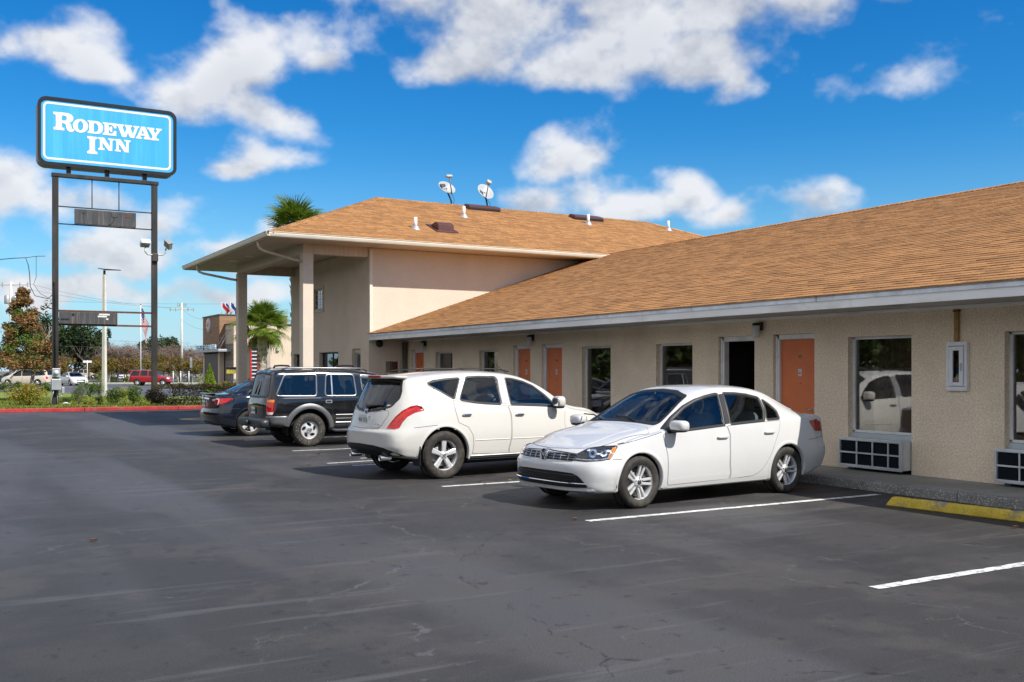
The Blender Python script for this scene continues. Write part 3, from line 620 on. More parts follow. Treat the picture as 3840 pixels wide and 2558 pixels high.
# small hatch window facing the lot
h = MB()
for (a, b, c, d) in ((11.74, 12.26, 1.93, 1.99), (11.74, 12.26, 1.54, 1.60), (11.74, 11.80, 1.60, 1.93), (12.20, 12.26, 1.60, 1.93)): h.bbox(a, b, LY - .03, LY - .002, c, d, .006)
hs_ = h.build('hatch_window', M_STUC2, lob)
MB().box(11.80, 12.20, LY + .06, LY + .066, 1.60, 1.93).build('pane', G_DARKWIN, hs_); MB().box(11.78, 12.22, LY + .5, LY + .52, 1.5, 2.0).build('blind', mat('blind_beige', (.35, .27, .18), .8), hs_)
# columns of the portico
for (yy) in (28.26, 35.38):
    MB().bbox(9.235, 9.55, yy, yy + .32, 0, 5.06, .012).build('column', M_STUC2, lob)
# beams clad in vertical vinyl panels
core = MB(); core.box(9.26, 9.53, 28.3, 35.66, 5.045, 5.33); core.box(9.53, LX, 28.30, 28.54, 5.045, 5.33); core.box(9.53, LX, 35.42, 35.66, 5.045, 5.33)
beam = core.build('beam', M_VINYL, lob)
pm = MB().bbox(-.006, .006, -.074, .074, -.14, .14, .004); PME = None
def panel(x, y, rz, par):
    global PME
    if PME is None:
        o = pm.build('panel', M_VINYL, None); PME = o.data
    else: o = link(bpy.data.objects.new('panel', PME))
    o.parent = par; org = Vector(par['_org']); o.location = Vector((x, y, 5.187)) - org; o.rotation_euler = (0, 0, rz)
for k in range(48): panel(9.252, 28.40 + k * .152, 0, beam); panel(9.538, 28.40 + k * .152, 0, beam)
for k in range(11):
    panel(9.64 + k * .152, 28.292, R(90), beam); panel(9.64 + k * .152, 35.412, R(90), beam)
# soffit boards of the portico and eaves
GX, GY, GYN, GXE = 7.95, 27.30, 38.0, 30.3
SZ = 5.33
sbm = MB()
sb = bpy.data.meshes.new('soffit_board')
boards = MB(); nb = 0
soff = MB().box(GX + .03, GXE, GY + .03, GYN - .03, SZ + .012, SZ + .03).build('soffit', M_VINYL, lob)
bb = MB().bbox(-.092, .092, -.5, .5, -.006, .006, .003); SME = None
def soffit_board(cx, cy, length, rz):
    global SME
    if SME is None: o = bb.build('soffit_board', M_VINYL, None); SME = o.data
    else: o = link(bpy.data.objects.new('soffit_board', SME))
    o.parent = soff; org = Vector(soff['_org']); o.location = Vector((cx, cy, SZ + .004)) - org; o.rotation_euler = (0, 0, rz); o.scale = (1, length, 1)
k = GX + .15
while k < LX - .1:                                   # portico ceiling, boards running along Y
    soffit_board(k, (GY + GYN) / 2, GYN - GY - .08, 0); k += .19
k = LX + .1
while k < 20.0:                                      # south eave, boards running to the gutter
    soffit_board(k, (GY + LY) / 2 + .01, LY - GY - .06, 0); k += .19
for (x, y) in ((8.78, 32.3), (8.7, 34.0)):
    MB().lathe([(0, 0), (.12, 0), (.15, -.004), (.16, .004)], (x, y, SZ - .006), n=24).build('ceiling_light', mat('lamp_lens', (.75, .75, .7), .3), lob)
# roof planes
GZ = 5.47
RY = (GY + GYN) / 2; run = RY - GY; pit = .4056; TZ = GZ + run * pit; RXW, RXE = GX + run, GXE - run
lr = MB(); e = .03
P = [(GX, GY, GZ), (GXE, GY, GZ), (GXE, GYN, GZ), (GX, GYN, GZ), (RXW, RY, TZ), (RXE, RY, TZ)]
lr.add([(x, y, z - e) for x, y, z in P], [(0, 1, 5, 4), (1, 2, 5), (2, 3, 4, 5), (3, 0, 4), (3, 2, 1, 0)])
lroof = lr.build('roof', MATS['roof_felt'], lob)
sv = Vector((0, run, run * pit)); SL = sv.length
shingle_plane(lroof, (GX, GY, GZ - .005), (1, 0, 0), sv, SL, lambda b: (run * b / SL, (GXE - GX) - run * b / SL), 5)
sv2 = Vector((run, 0, run * pit))
shingle_plane(lroof, (GX, GYN, GZ - .005), (0, -1, 0), sv2, SL, lambda b: (run * b / SL, (GYN - GY) - run * b / SL), 6, n_ind=0)
cap_row(lroof, P[0], P[4], w=.3, name='hip_caps'); cap_row(lroof, P[3], P[4], w=.3, name='hip_caps'); cap_row(lroof, P[4], P[5], name='ridge_caps'); cap_row(lroof, P[1], P[5], w=.3, name='hip_caps')
# gutters: K-profile swept along the eaves
def gutter(pa, pb, outdir, name='gutter', m=M_CREAM):
    pa, pb, o = Vector(pa), Vector(pb), Vector(outdir)
    prof = [(0, 0), (.07, 0), (.085, .03), (.10, .075), (.10, .115), (.115, .118), (.115, .13), (.09, .13), (.088, .07), (.065, .018), (0, .018)]
    mb = MB(); n = len(prof)
    vs = [pa + o * a + Vector((0, 0, b)) for a, b in prof] + [pb + o * a + Vector((0, 0, b)) for a, b in prof]
    mb.add(vs, [(i, (i + 1) % n, n + (i + 1) % n, n + i) for i in range(n)] + [tuple(range(n))[::-1], tuple(range(n, 2 * n))]); return mb.build(name, m, lob)
gutter((GX - .01, GY + .02, GZ - .125), (19.45, GY + .02, GZ - .125), (0, -1, 0)); gutter((GX + .02, GY - .09, GZ - .125), (GX + .02, GYN, GZ - .125), (-1, 0, 0))
MB().bbox(GX + .02, 19.5, GY + .022, GY + .05, SZ - .005, GZ - .005, .004).build('fascia', M_CREAM, lob); MB().bbox(GX + .022, GX + .05, GY + .055, GYN, SZ - .005, GZ - .005, .004).build('fascia', M_CREAM, lob)
MB().bbox(19.46, 20.6, GY - .09, GY + .02, GZ - .12, GZ + .01, .004).build('end_flashing', M_FLASH, lob)
for yy, y2 in ((28.48, 28.45), (36.15, 35.58)):
    MB().tube([(8.0, yy, 5.33), (8.0, yy, 5.22), (8.06, yy, 5.12), (8.2, yy + (y2 - yy) * .1, 5.06), (9.05, yy + (y2 - yy) * .9, 4.86), (9.18, y2, 4.84), (9.235, y2, 4.835)], .042, 10).build('downspout', M_VINYL, lob)
for x in (12.36, 12.455):
    MB().tube([(x, LY - .045, .13), (x, LY - .045, 2.52)], .030, 10).build('drain_pipe', mat('pipe_brown', (.16, .13, .11), .5, var=.1), lob)
# ------------------------------------------------------------------ tall roadside sign
M_STEEL = mat('dark_steel', (.035, .033, .032), .5, metal=.3, var=.25, vscale=2, tint=(.10, .07, .05), tintscale=1.5, tintamt=.45, stretch=(1, 1, .3))
M_SIGNB = mat('sign_frame_black', (.022, .022, .024), .35, metal=.2, var=.1)
M_SIGNF = mat('sign_face_blue', (.05, .40, .74), .35, var=.05, vscale=1.2, tint=(.10, .50, .82), tintscale=1.3, tintamt=.5, stretch=(2.2, 1, .12), coat=.3)
M_SIGNW = mat('sign_cream', (.84, .80, .68), .4, var=.03)
M_RUST = mat('rusty_steel', (.13, .055, .03), .8, metal=.2, var=.3, vscale=6)
M_OLDB = mat('weathered_cabinet', (.055, .057, .06), .55, var=.25, vscale=2, tint=(.16, .14, .12), tintscale=3, tintamt=.6, stretch=(3, 1, .25))
M_GALV = mat('galvanised', (.42, .44, .45), .45, metal=.5, var=.12, vscale=4)
def inside_poly(P, x, y):
    c = False; j = len(P) - 1
    for i in range(len(P)):
        if (P[i][1] > y) != (P[j][1] > y) and x < (P[j][0] - P[i][0]) * (y - P[i][1]) / (P[j][1] - P[i][1]) + P[i][0]: c = not c
        j = i
    return c
sg = thing('pole_sign', 'tall blue RODEWAY INN sign on two dark steel posts', 'sign', (6.7, 48.1, 0))
def rrect(x0, x1, z0, z1, r, n=8):
    P = []
    for cx, cz, a0 in ((x1 - r, z1 - r, 0), (x0 + r, z1 - r, 90), (x0 + r, z0 + r, 180), (x1 - r, z0 + r, 270)):
        for k in range(n + 1): a = R(a0 + 90 * k / n); P.append((cx + r * math.cos(a), cz + r * math.sin(a)))
    return P
FY = lambda a, b, d: (a, d, b)
cab = MB().prism(rrect(3.87, 9.645, 10.555, 13.50, .36), FY, 47.86, 48.72).build('cabinet', M_SIGNB, sg)
def frame_ring(name, o, i, y0, y1, m, par):
    n = len(o); vs = [(a, y0, b) for a, b in o] + [(a, y0, b) for a, b in i] + [(a, y1, b) for a, b in o] + [(a, y1, b) for a, b in i]
    fs = []
    for k in range(n):
        j = (k + 1) % n; fs += [(k, j, n + j, n + k), (n + k, n + j, 3 * n + j, 3 * n + k), (k, 2 * n + k, 2 * n + j, j)]
    return MB().add(vs, fs).build(name, m, par)
frame_ring('retainer', rrect(3.862, 9.653, 10.547, 13.508, .365), rrect(4.0, 9.53, 10.69, 13.375, .27), 47.80, 47.87, M_SIGNB, cab)
face = MB().prism(rrect(3.99, 9.54, 10.68, 13.385, .27), FY, 47.842, 47.85).build('face', M_SIGNF, sg)
frame_ring('border', rrect(4.08, 9.41, 10.80, 13.285, .22), rrect(4.165, 9.325, 10.885, 13.20, .14), 47.836, 47.841, M_SIGNW, face)
LETTERS = {'R':[[(4.48,12.872),(4.748,12.879),(4.968,12.883),(5.066,12.88),(5.134,12.861),(5.19,12.835),(5.239,12.797),(5.27,12.751),(5.286,12.68),(5.28,12.625),(5.258,12.576),(5.202,12.515),(5.116,12.471),(5.155,12.443),(5.183,12.399),(5.204,12.335),(5.227,12.231),(5.254,12.207),(5.282,12.231),(5.325,12.162),(5.295,12.115),(5.239,12.088),(5.165,12.076),(5.116,12.086),(5.066,12.114),(5.023,12.173),(5.003,12.244),(4.987,12.336),(4.966,12.386),(4.919,12.415),(4.87,12.42),(4.827,12.416),(4.827,12.25),(4.852,12.223),(4.925,12.219),(4.925,12.105),(4.492,12.103),(4.492,12.21),(4.565,12.225),(4.587,12.274),(4.583,12.739),(4.553,12.762),(4.486,12.773)],[(4.824,12.749),(4.907,12.759),(4.956,12.752),(4.993,12.73),(5.02,12.687),(5.023,12.634),(5.007,12.585),(4.98,12.555),(4.944,12.54),(4.824,12.536)]],'O':[[(5.886,12.4),(5.878,12.333),(5.855,12.268),(5.818,12.209),(5.768,12.159),(5.709,12.121),(5.644,12.096),(5.575,12.085),(5.506,12.09),(5.441,12.11),(5.382,12.143),(5.333,12.188),(5.297,12.244),(5.274,12.306),(5.266,12.373),(5.274,12.44),(5.297,12.504),(5.333,12.563),(5.382,12.613),(5.441,12.651),(5.506,12.676),(5.575,12.687),(5.644,12.683),(5.709,12.664),(5.768,12.631),(5.818,12.585),(5.855,12.53),(5.878,12.467)],[(5.688,12.392),(5.683,12.328),(5.666,12.269),(5.641,12.222),(5.61,12.19),(5.575,12.178),(5.54,12.186),(5.508,12.213),(5.483,12.257),(5.467,12.314),(5.462,12.377),(5.467,12.442),(5.483,12.5),(5.508,12.548),(5.54,12.579),(5.575,12.592),(5.61,12.584),(5.641,12.557),(5.666,12.513),(5.683,12.456)]],'D':[[(5.861,12.663),(6.112,12.674),(6.213,12.675),(6.282,12.67),(6.339,12.654),(6.402,12.615),(6.453,12.566),(6.488,12.496),(6.504,12.423),(6.497,12.341),(6.478,12.278),(6.447,12.22),(6.402,12.17),(6.352,12.138),(6.276,12.114),(6.213,12.11),(5.867,12.111),(5.867,12.179),(5.917,12.205),(5.933,12.247),(5.933,12.571),(5.911,12.602),(5.867,12.617)],[(6.118,12.573),(6.175,12.573),(6.225,12.559),(6.269,12.517),(6.301,12.453),(6.311,12.373),(6.303,12.311),(6.282,12.251),(6.238,12.205),(6.175,12.192),(6.118,12.195)]],'E':[[(6.485,12.659),(7.055,12.661),(7.055,12.446),(6.963,12.441),(6.941,12.508),(6.892,12.56),(6.815,12.58),(6.734,12.576),(6.734,12.437),(6.777,12.448),(6.799,12.497),(6.881,12.512),(6.881,12.263),(6.81,12.26),(6.783,12.327),(6.734,12.338),(6.734,12.217),(6.761,12.188),(6.859,12.194),(6.924,12.233),(6.957,12.324),(7.055,12.336),(7.055,12.109),(6.485,12.102),(6.485,12.176),(6.542,12.204),(6.564,12.227),(6.56,12.567),(6.539,12.585),(6.491,12.599)]],'W':[[(7.064,12.657),(7.368,12.658),(7.368,12.6),(7.324,12.577),(7.308,12.552),(7.412,12.273),(7.482,12.491),(7.473,12.543),(7.418,12.589),(7.412,12.658),(7.717,12.66),(7.717,12.595),(7.661,12.571),(7.65,12.552),(7.748,12.277),(7.844,12.558),(7.844,12.581),(7.778,12.591),(7.778,12.655),(8.034,12.657),(8.034,12.604),(7.984,12.58),(7.967,12.56),(7.806,12.108),(7.639,12.106),(7.611,12.156),(7.545,12.317),(7.473,12.11),(7.297,12.108),(7.28,12.141),(7.127,12.542),(7.105,12.574),(7.064,12.581)]],'A':[[(8.118,12.661),(8.286,12.663),(8.444,12.263),(8.472,12.207),(8.517,12.189),(8.517,12.106),(8.219,12.102),(8.219,12.167),(8.264,12.201),(8.258,12.254),(8.196,12.261),(8.079,12.25),(8.068,12.208),(8.084,12.181),(8.135,12.169),(8.129,12.103),(7.878,12.104),(7.878,12.157),(7.934,12.193),(7.956,12.242)],[(8.174,12.509),(8.236,12.345),(8.112,12.343)]],'Y':[[(8.359,12.654),(8.681,12.657),(8.681,12.592),(8.636,12.569),(8.715,12.413),(8.806,12.56),(8.795,12.576),(8.749,12.588),(8.749,12.654),(9.006,12.654),(9.0,12.6),(8.943,12.57),(8.772,12.313),(8.766,12.277),(8.778,12.201),(8.88,12.177),(8.874,12.111),(8.54,12.097),(8.546,12.168),(8.585,12.197),(8.596,12.293),(8.438,12.558),(8.41,12.578),(8.359,12.589)]],'I':[[(5.848,11.974),(6.269,11.975),(6.269,11.894),(6.187,11.865),(6.168,11.829),(6.168,11.369),(6.194,11.331),(6.269,11.312),(6.263,11.21),(5.848,11.213),(5.848,11.307),(5.917,11.341),(5.946,11.385),(5.946,11.83),(5.917,11.868),(5.848,11.887)]],'N':[[(6.298,11.976),(6.529,11.978),(6.554,11.961),(6.788,11.609),(6.788,11.875),(6.772,11.897),(6.707,11.918),(6.707,11.97),(6.963,11.971),(6.957,11.906),(6.897,11.888),(6.889,11.864),(6.886,11.422),(6.728,11.423),(6.701,11.454),(6.476,11.762),(6.476,11.551),(6.491,11.519),(6.561,11.499),(6.561,11.425),(6.301,11.424),(6.301,11.485),(6.352,11.51),(6.371,11.54),(6.371,11.852),(6.358,11.884),(6.301,11.911)]],'N2':[[(6.979,11.972),(7.22,11.982),(7.247,11.951),(7.471,11.608),(7.473,11.883),(7.457,11.91),(7.39,11.92),(7.39,11.978),(7.656,11.979),(7.65,11.914),(7.589,11.89),(7.578,11.865),(7.578,11.427),(7.407,11.426),(7.379,11.464),(7.159,11.778),(7.159,11.527),(7.181,11.501),(7.247,11.49),(7.242,11.426),(6.99,11.434),(6.99,11.486),(7.044,11.509),(7.055,11.545),(7.055,11.871),(7.039,11.898),(6.979,11.914)]]}
for ch, polys in LETTERS.items():
    outer = [Vector((p[0], p[1])) for p in polys[0]]; holes = [[Vector(p) for p in q] for q in polys[1:]]
    pts = list(outer); ed = [(i, (i + 1) % len(outer)) for i in range(len(outer))]
    for q in holes: b = len(pts); pts += q; ed += [(b + i, b + (i + 1) % len(q)) for i in range(len(q))]
    vs, es, fs, *_ = geometry.delaunay_2d_cdt(pts, ed, [], 0, 1e-6)
    def ok(f):
        cx, cy = sum(vs[i].x for i in f) / len(f), sum(vs[i].y for i in f) / len(f)
        return inside_poly(outer, cx, cy) and not any(inside_poly(q, cx, cy) for q in holes)
    mb = MB(); dpt = 47.828 if ch in ('O', 'E', 'A') else 47.832
    mb.add([(v.x, dpt, v.y) for v in vs], [f for f in fs if ok(f)])
    for loop in [outer] + holes:
        n = len(loop); mb.add([(p.x, dpt, p.y) for p in loop] + [(p.x, 47.841, p.y) for p in loop], [(i, (i + 1) % n, n + (i + 1) % n, n + i) for i in range(n)])
    mb.build('letter', M_SIGNW, face, fix=False)
for x in (4.59, 8.73): MB().bbox(x - .122, x + .122, 48.0, 48.24, .06, 10.12, .012).build('post', M_STEEL, sg)
MB().bbox(4.44, 8.90, 47.97, 48.27, 10.11, 10.27, .012).build('top_beam', M_STEEL, sg)
for x in (5.12, 6.7, 8.3): MB().bbox(x - .09, x + .09, 48.0, 48.24, 10.272, 10.555, .006).build('bracket', M_SIGNB, sg)
for x in (6.084, 7.209): MB().cyl((x, 48.12, 8.84), (x, 48.12, 10.11), .022, n=10).build('hanger_rod', M_STEEL, sg)
for z in (8.835, 8.075): MB().bbox(4.712, 8.608, 48.095, 48.145, z - .025, z + .025, .005).build('rail', M_STEEL, sg)
up = MB().bbox(5.356, 7.916, 47.98, 48.09, 8.10, 8.765, .02).build('blank_panel', M_OLDB, sg)
q = MB(); q.bbox(7.49, 7.64, 47.965, 47.981, 8.52, 8.70, .004); q.build('patch_plate', M_RUST, up); q = MB(); q.bbox(6.88, 7.14, 47.96, 47.981, 8.50, 8.70, .006); q.bbox(5.64, 5.80, 47.965, 47.981, 8.58, 8.74, .006); q.build('junction_box', M_OLDB, up)
MB().tube([(7.0, 47.95, 8.5), (7.0, 47.93, 8.4), (6.9, 47.93, 8.22), (6.75, 47.95, 8.13)], .008, 5).build('loose_wire', M_BLACK, up)
for z in (4.27, 3.665): MB().bbox(4.712, 8.608, 48.05, 48.13, z - .04, z + .04, .006).build('angle_iron', M_RUST, sg)
lp = MB().bbox(4.73, 7.12, 47.98, 48.049, 3.70, 4.225, .012).build('cabinet_back', M_OLDB, sg)
q = MB(); q.box(4.80, 5.14, 47.972, 47.981, 3.86, 3.93); q.box(5.24, 5.35, 47.972, 47.981, 4.05, 4.16); q.build('vent_slot', M_BLACK, lp)
q = MB()
for k, (x, z, w_) in enumerate(((6.35, 4.14, .45), (6.30, 4.05, .38), (6.65, 3.94, .09))): q.bbox(x, x + w_, 47.965, 47.981, z - .035, z + .035, .004)
q.build('torn_sticker', mat('torn_paper', (.7, .7, .68), .8, var=.2, vscale=15), lp)
MB().bbox(7.09, 7.125, 47.97, 48.05, 3.70, 4.22, .004).build('rusted_edge', M_RUST, lp)
for x in (4.59, 8.73): MB().bbox(x - .24, x + .24, 47.88, 48.36, .06, .13, .02).build('base_plate', M_STEEL, sg)
q = MB().tube([(4.56, 47.97, 1.75), (4.56, 47.97, 5.35), (4.52, 47.96, 5.5), (4.56, 47.94, 5.55)], .035, 8); q.build('conduit', M_STEEL, sg)
q = MB(); q.tube([(4.66, 47.97, .13), (4.66, 47.97, .8)], .022, 8); q.build('conduit', M_GALV, sg)
# electric meter and switch box on the post
em = thing('electric_meter', 'round electric meter in grey box on the sign post', 'meter', (4.6, 47.9, 1.35), 0)
q = MB().bbox(4.44, 4.76, 47.78, 47.95, 1.36, 1.75, .015); q.build('meter_box', M_GALV, em)
MB().lathe([(0, .13), (.05, .13), (.085, .10), (.095, .02), (.11, .0), (.11, -.01)], (4.60, 47.78, 1.56), (0, -1, 0), 24).build('meter_dial', mat('meter_glass', (.6, .62, .62), .1, coat=1.), em)
sb = thing('switch_box', 'grey electrical switch box below the meter on the sign post', 'electrical box', (4.6, 47.9, .8), 0)
MB().bbox(4.40, 4.80, 47.72, 47.98, .80, 1.29, .015).build('box', M_GALV, sb); MB().bbox(4.41, 4.79, 47.705, 47.722, .82, 1.27, .006).build('box_door', M_GALV, sb); MB().bbox(4.82, 4.93, 47.8, 47.95, .66, .93, .01).build('side_box', M_GALV, sb)
MB().tube([(4.50, 47.8, .80), (4.46, 47.8, .62), (4.40, 47.82, .40), (4.33, 47.85, .1)], .022, 8).build('pipe', M_GALV, sb); MB().tube([(4.86, 47.9, .66), (4.80, 47.85, .5), (4.75, 47.9, .3)], .014, 6).build('pipe', M_GALV, sb)
MB().tube([(4.85, 47.75, .22), (5.0, 47.75, .25), (5.12, 47.75, .20), (5.16, 47.75, .08)], .03, 8).build('pipe', M_WHITE, sb)
# twin floodlights on the right post
fl = thing('twin_floodlight', 'pair of grey floodlights on a curved arm of the right sign post', 'floodlight', (8.73, 48.0, 6.9), 0)
MB().tube([(8.30, 47.9, 7.22), (8.30, 47.9, 7.02), (8.40, 47.9, 6.92), (8.73, 47.9, 6.90), (9.06, 47.9, 6.93), (9.18, 47.9, 7.04), (9.20, 47.9, 7.24)], .035, 8).build('arm', M_GALV, fl)
MB().bbox(8.60, 8.86, 47.86, 47.99, 6.62, 6.98, .02).build('clamp', M_STEEL, fl)
def flood(x, z, rx, ry, rz):
    e = MB(); e.bbox(-.20, .20, -.10, .10, -.17, .17, .03); o = e.build('lamp_head', M_GALV, fl, local=True); o.location = Vector((x, 47.9, z)) - Vector(fl['_org']); o.rotation_euler = (R(rx), R(ry), R(rz))
    g = MB(); g.bbox(-.17, .17, -.112, -.099, -.14, .14, .006); g.build('lens', mat('flood_lens', (.35, .37, .36), .1, coat=1.), o, local=True)
    b = MB(); b.box(-.21, .21, -.13, .12, .165, .185); b.build('visor', M_GALV, o, local=True)
flood(8.29, 7.40, 55, 0, 5); flood(9.30, 7.42, 20, 35, -60)
# ------------------------------------------------------------------ things fixed to or standing by the motel
M_ALU = mat('aluminium', (.62, .65, .70), .4, metal=.5, var=.12, vscale=4); M_LOUV = mat('louvre_dark', (.012, .016, .022), .7, spec=.15, var=.15)
def ac_unit(a, b, label):
    t = thing('air_conditioner', label, 'air conditioner', (12.4, (a + b) / 2, .17), 0, 'air conditioners below the room windows')
    X = 12.30; z0, z1 = .175, .63
    MB().bbox(X + .034, 12.62, a + .012, b - .012, z0 + .01, z1 - .01, .008).build('sleeve', M_ALU, t)
    f = MB(); f.bbox(X - .02, X + .011, a, b, z0, z0 + .045, .005); f.bbox(X - .02, X + .011, a, b, z1 - .045, z1, .005)
    for p, q in ((a, a + .05), (b - .03, b)): f.bbox(X - .02, X + .011, p, q, z0 + .046, z1 - .046, .005)
    f.build('grille_frame', M_ALU, t)
    g = MB(); w = (b - a - .08); zc = (z0 + z1) / 2
    for k in (.18, .44, .71): y = a + .05 + w * k; MB().bbox(X - .014, X + .008, y - .011, y + .011, z0 + .046, z1 - .046, .003).build('mullion', M_ALU, t)
    MB().bbox(X - .016, X + .009, a + .05, b - .03, zc - .012, zc + .012, .003).build('crossbar', M_ALU, t)
    l = MB()
    for k in range(16):
        z = z0 + .06 + k * (z1 - z0 - .11) / 16; l.add([(X + .000, a + .05, z), (X + .000, b - .03, z), (X + .018, b - .03, z + .019), (X + .018, a + .05, z + .019)], [(0, 1, 2, 3)])
    l.build('louvres', M_LOUV, t, fix=False); MB().box(X + .02, X + .03, a + .05, b - .03, z0 + .046, z1 - .046).build('backing', M_BLACK, t)
acl = ['aluminium air conditioner below the window between first door and second window', 'aluminium air conditioner below the second window along the wing', 'aluminium air conditioner below the window behind the white crossover bonnet', 'aluminium air conditioner below the window behind the white saloon roof', 'aluminium air conditioner grille below the large near window', 'aluminium air conditioner at right edge below the last window', None]
for (a, b), l in zip(wins, acl):
    if l: ac_unit(a, b, l)
def wall_lamp(y, z, label):
    t = thing('wall_lamp', label, 'wall lamp', (12.5, y, z), 0, 'wall lamps between the room doors')
    MB().bbox(12.40, 12.498, y - .06, y + .06, z + .02, z + .16, .01).build('back_box', M_BLACK, t)
    MB().bbox(12.36, 12.44, y - .07, y + .07, z + .105, z + .15, .01).build('cap', M_SIGNB, t)
    MB().lathe([(.0, -.10), (.055, -.098), (.066, -.085), (.068, .10), (.06, .105)], (12.385, y, z), (0, 0, 1), 20).build('shade', mat('lamp_glass', (.62, .62, .60), .3, coat=.5), t)
wall_lamp(26.93, 2.36, 'white wall lamp beside the farthest orange door'); wall_lamp(20.80, 2.36, 'white wall lamp between the two middle orange doors'); wall_lamp(13.10, 2.34, 'white wall lamp between the open doorway and the near orange door')
# extinguisher cabinet
fc = thing('extinguisher_cabinet', 'white fire extinguisher cabinet with narrow glass slot on the wall', 'cabinet', (12.5, 9.18, 1.38))
X = 12.44
f = MB(); f.bbox(X, 12.498, 9.02, 9.355, 1.38, 1.44, .006); f.bbox(X, 12.498, 9.02, 9.355, 2.01, 2.07, .006); f.bbox(X, 12.498, 9.02, 9.065, 1.44, 2.01, .006); f.bbox(X, 12.498, 9.31, 9.355, 1.44, 2.01, .006)
f.build('case', mat('cabinet_white', (.78, .79, .82), .4, var=.04), fc)
d = MB(); d.bbox(X - .012, X + .02, 9.072, 9.302, 1.447, 1.50, .004); d.bbox(X - .012, X + .02, 9.072, 9.302, 1.945, 2.003, .004); d.bbox(X - .012, X + .02, 9.072, 9.137, 1.50, 1.945, .004); d.bbox(X - .012, X + .02, 9.237, 9.302, 1.50, 1.945, .004)
dd = d.build('door', MATS['cabinet_white'], fc); MB().box(X + .001, X + .005, 9.137, 9.237, 1.50, 1.945).build('pane', G_WIN, dd); MB().bbox(X - .035, X - .013, 9.095, 9.107, 1.66, 1.77, .004).build('handle', M_METAL, dd)
MB().box(12.492, 12.4985, 9.07, 9.30, 1.45, 2.0).build('back_panel', mat('cabinet_inside', (.12, .10, .09), .7), fc)
ex = thing('fire_extinguisher', 'small red fire extinguisher with blue label inside the white cabinet', 'extinguisher', (12.47, 9.185, 1.5))
MB().lathe([(0, 0), (.020, .0), (.022, .02), (.022, .26), (.015, .31), (.008, .33), (.008, .36), (0, .36)], (12.47, 9.185, 1.50), n=20).build('cylinder', mat('extinguisher_red', (.42, .03, .025), .3, coat=.8), ex)
MB().lathe([(.0225, .10), (.0228, .101), (.0228, .22), (.0225, .221)], (12.47, 9.185, 1.50), n=20).build('label_band', mat('label_blue', (.04, .25, .55), .4), ex); MB().lathe([(.0225, .02), (.0228, .021), (.0228, .09), (.0225, .091)], (12.47, 9.185, 1.50), n=20).build('label_band', mat('label_white', (.7, .6, .6), .4), ex)
MB().bbox(12.455, 12.485, 9.16, 9.21, 1.85, 1.88, .004).build('valve', M_BLACK, ex)
cd = thing('wall_conduit', 'short rusty brown conduit strip above the extinguisher cabinet', 'conduit', (12.49, 9.2, 2.07)); MB().bbox(12.45, 12.498, 9.17, 9.235, 2.075, 2.53, .008).build('channel', mat('conduit_tan', (.36, .22, .07), .6, var=.2, vscale=8, tint=(.2, .05, .02), tintscale=6, tintamt=.7), cd); MB().bbox(12.44, 12.499, 9.16, 9.245, 2.49, 2.515, .004).build('strap', M_RUST, cd)
dm = thing('dome_camera', 'black dome security camera below the eave corner', 'camera', (11.6, 28.25, 2.47)); MB().lathe([(.10, .0), (.10, .03), (.085, .06), (.055, .10), (.0, .12)], (11.6, 28.258, 2.47), (0, -1, 0), 24).build('dome', M_BLACK, dm); MB().lathe([(.115, .0), (.115, .02), (.1, .025)], (11.6, 28.258, 2.47), (0, -1, 0), 24).build('mount', M_SIGNB, dm)
# roof furniture
def pipe_vent(x, y, z, label):
    t = thing('vent_pipe', label, 'vent pipe', (x, y, z), 0, 'white vent pipes on the lobby roof')
    MB().cyl((x, y, z - .05), (x, y, z + .36), .055, n=16).build('pipe', M_WHITE, t); MB().lathe([(.06, .10), (.075, .09), (.13, .02), (.2, -.03)], (x, y, z), (0, -.3, 1), 20).build('flashing', M_GALV, t)
for p, l in (((13.03, 28.81, 6.08), 'white vent pipe lowest on the lobby roof, left of the brown box vent'), ((15.82, 30.96, 6.95), 'white vent pipe below the long brown ridge vent under the dishes'), ((21.33, 31.48, 7.16), 'white vent pipe in front of the right brown ridge vent'), ((25.27, 31.65, 7.23), 'white vent pipe at the right hip of the lobby roof')): pipe_vent(*p, l)
M_BROWN = mat('brown_vent', (.115, .05, .045), .45, metal=.3, var=.1)
bv = thing('box_vent', 'small brown slant-back box vent on the lobby roof', 'roof vent', (13.99, 28.86, 6.13))
fnX = lambda a, b, d: (d, a, b)
MB().prism([(28.72, 6.02), (28.72, 6.25), (28.78, 6.31), (28.95, 6.37), (29.35, 6.30)], fnX, 13.78, 14.32).build('hood', M_BROWN, bv); MB().add([(13.66, 28.60, 6.015), (14.44, 28.60, 6.015), (14.44, 29.40, 6.34), (13.66, 29.40, 6.34), (13.66, 28.60, 6.03), (14.44, 28.60, 6.03), (14.44, 29.40, 6.355), (13.66, 29.40, 6.355)], [(0, 1, 2, 3), (4, 5, 6, 7), (0, 1, 5, 4), (1, 2, 6, 5), (2, 3, 7, 6), (3, 0, 4, 7)]).build('flange', M_BROWN, bv)
for (x0, x1, yc, lab) in ((16.62, 17.88, 32.32, 'long brown ridge vent in front of the right satellite dish'), (21.08, 22.38, 32.24, 'long brown ridge vent on the right part of the lobby roof')):
    t = thing('ridge_vent', lab, 'roof vent', (x0, yc, 7.4), 0, 'brown ridge vents'); zb = GZ + (yc - GY) * pit
    MB().prism([(yc - .26, zb - .10), (yc - .27, zb + .02), (yc - .20, zb + .08), (yc + .10, zb + .17), (yc + .24, zb + .10)], fnX, x0, x1).build('hood', M_BROWN, t); MB().box(x0 + .02, x1 - .02, yc - .281, yc - .272, zb - .06, zb - .015).build('opening', M_BLACK, t)
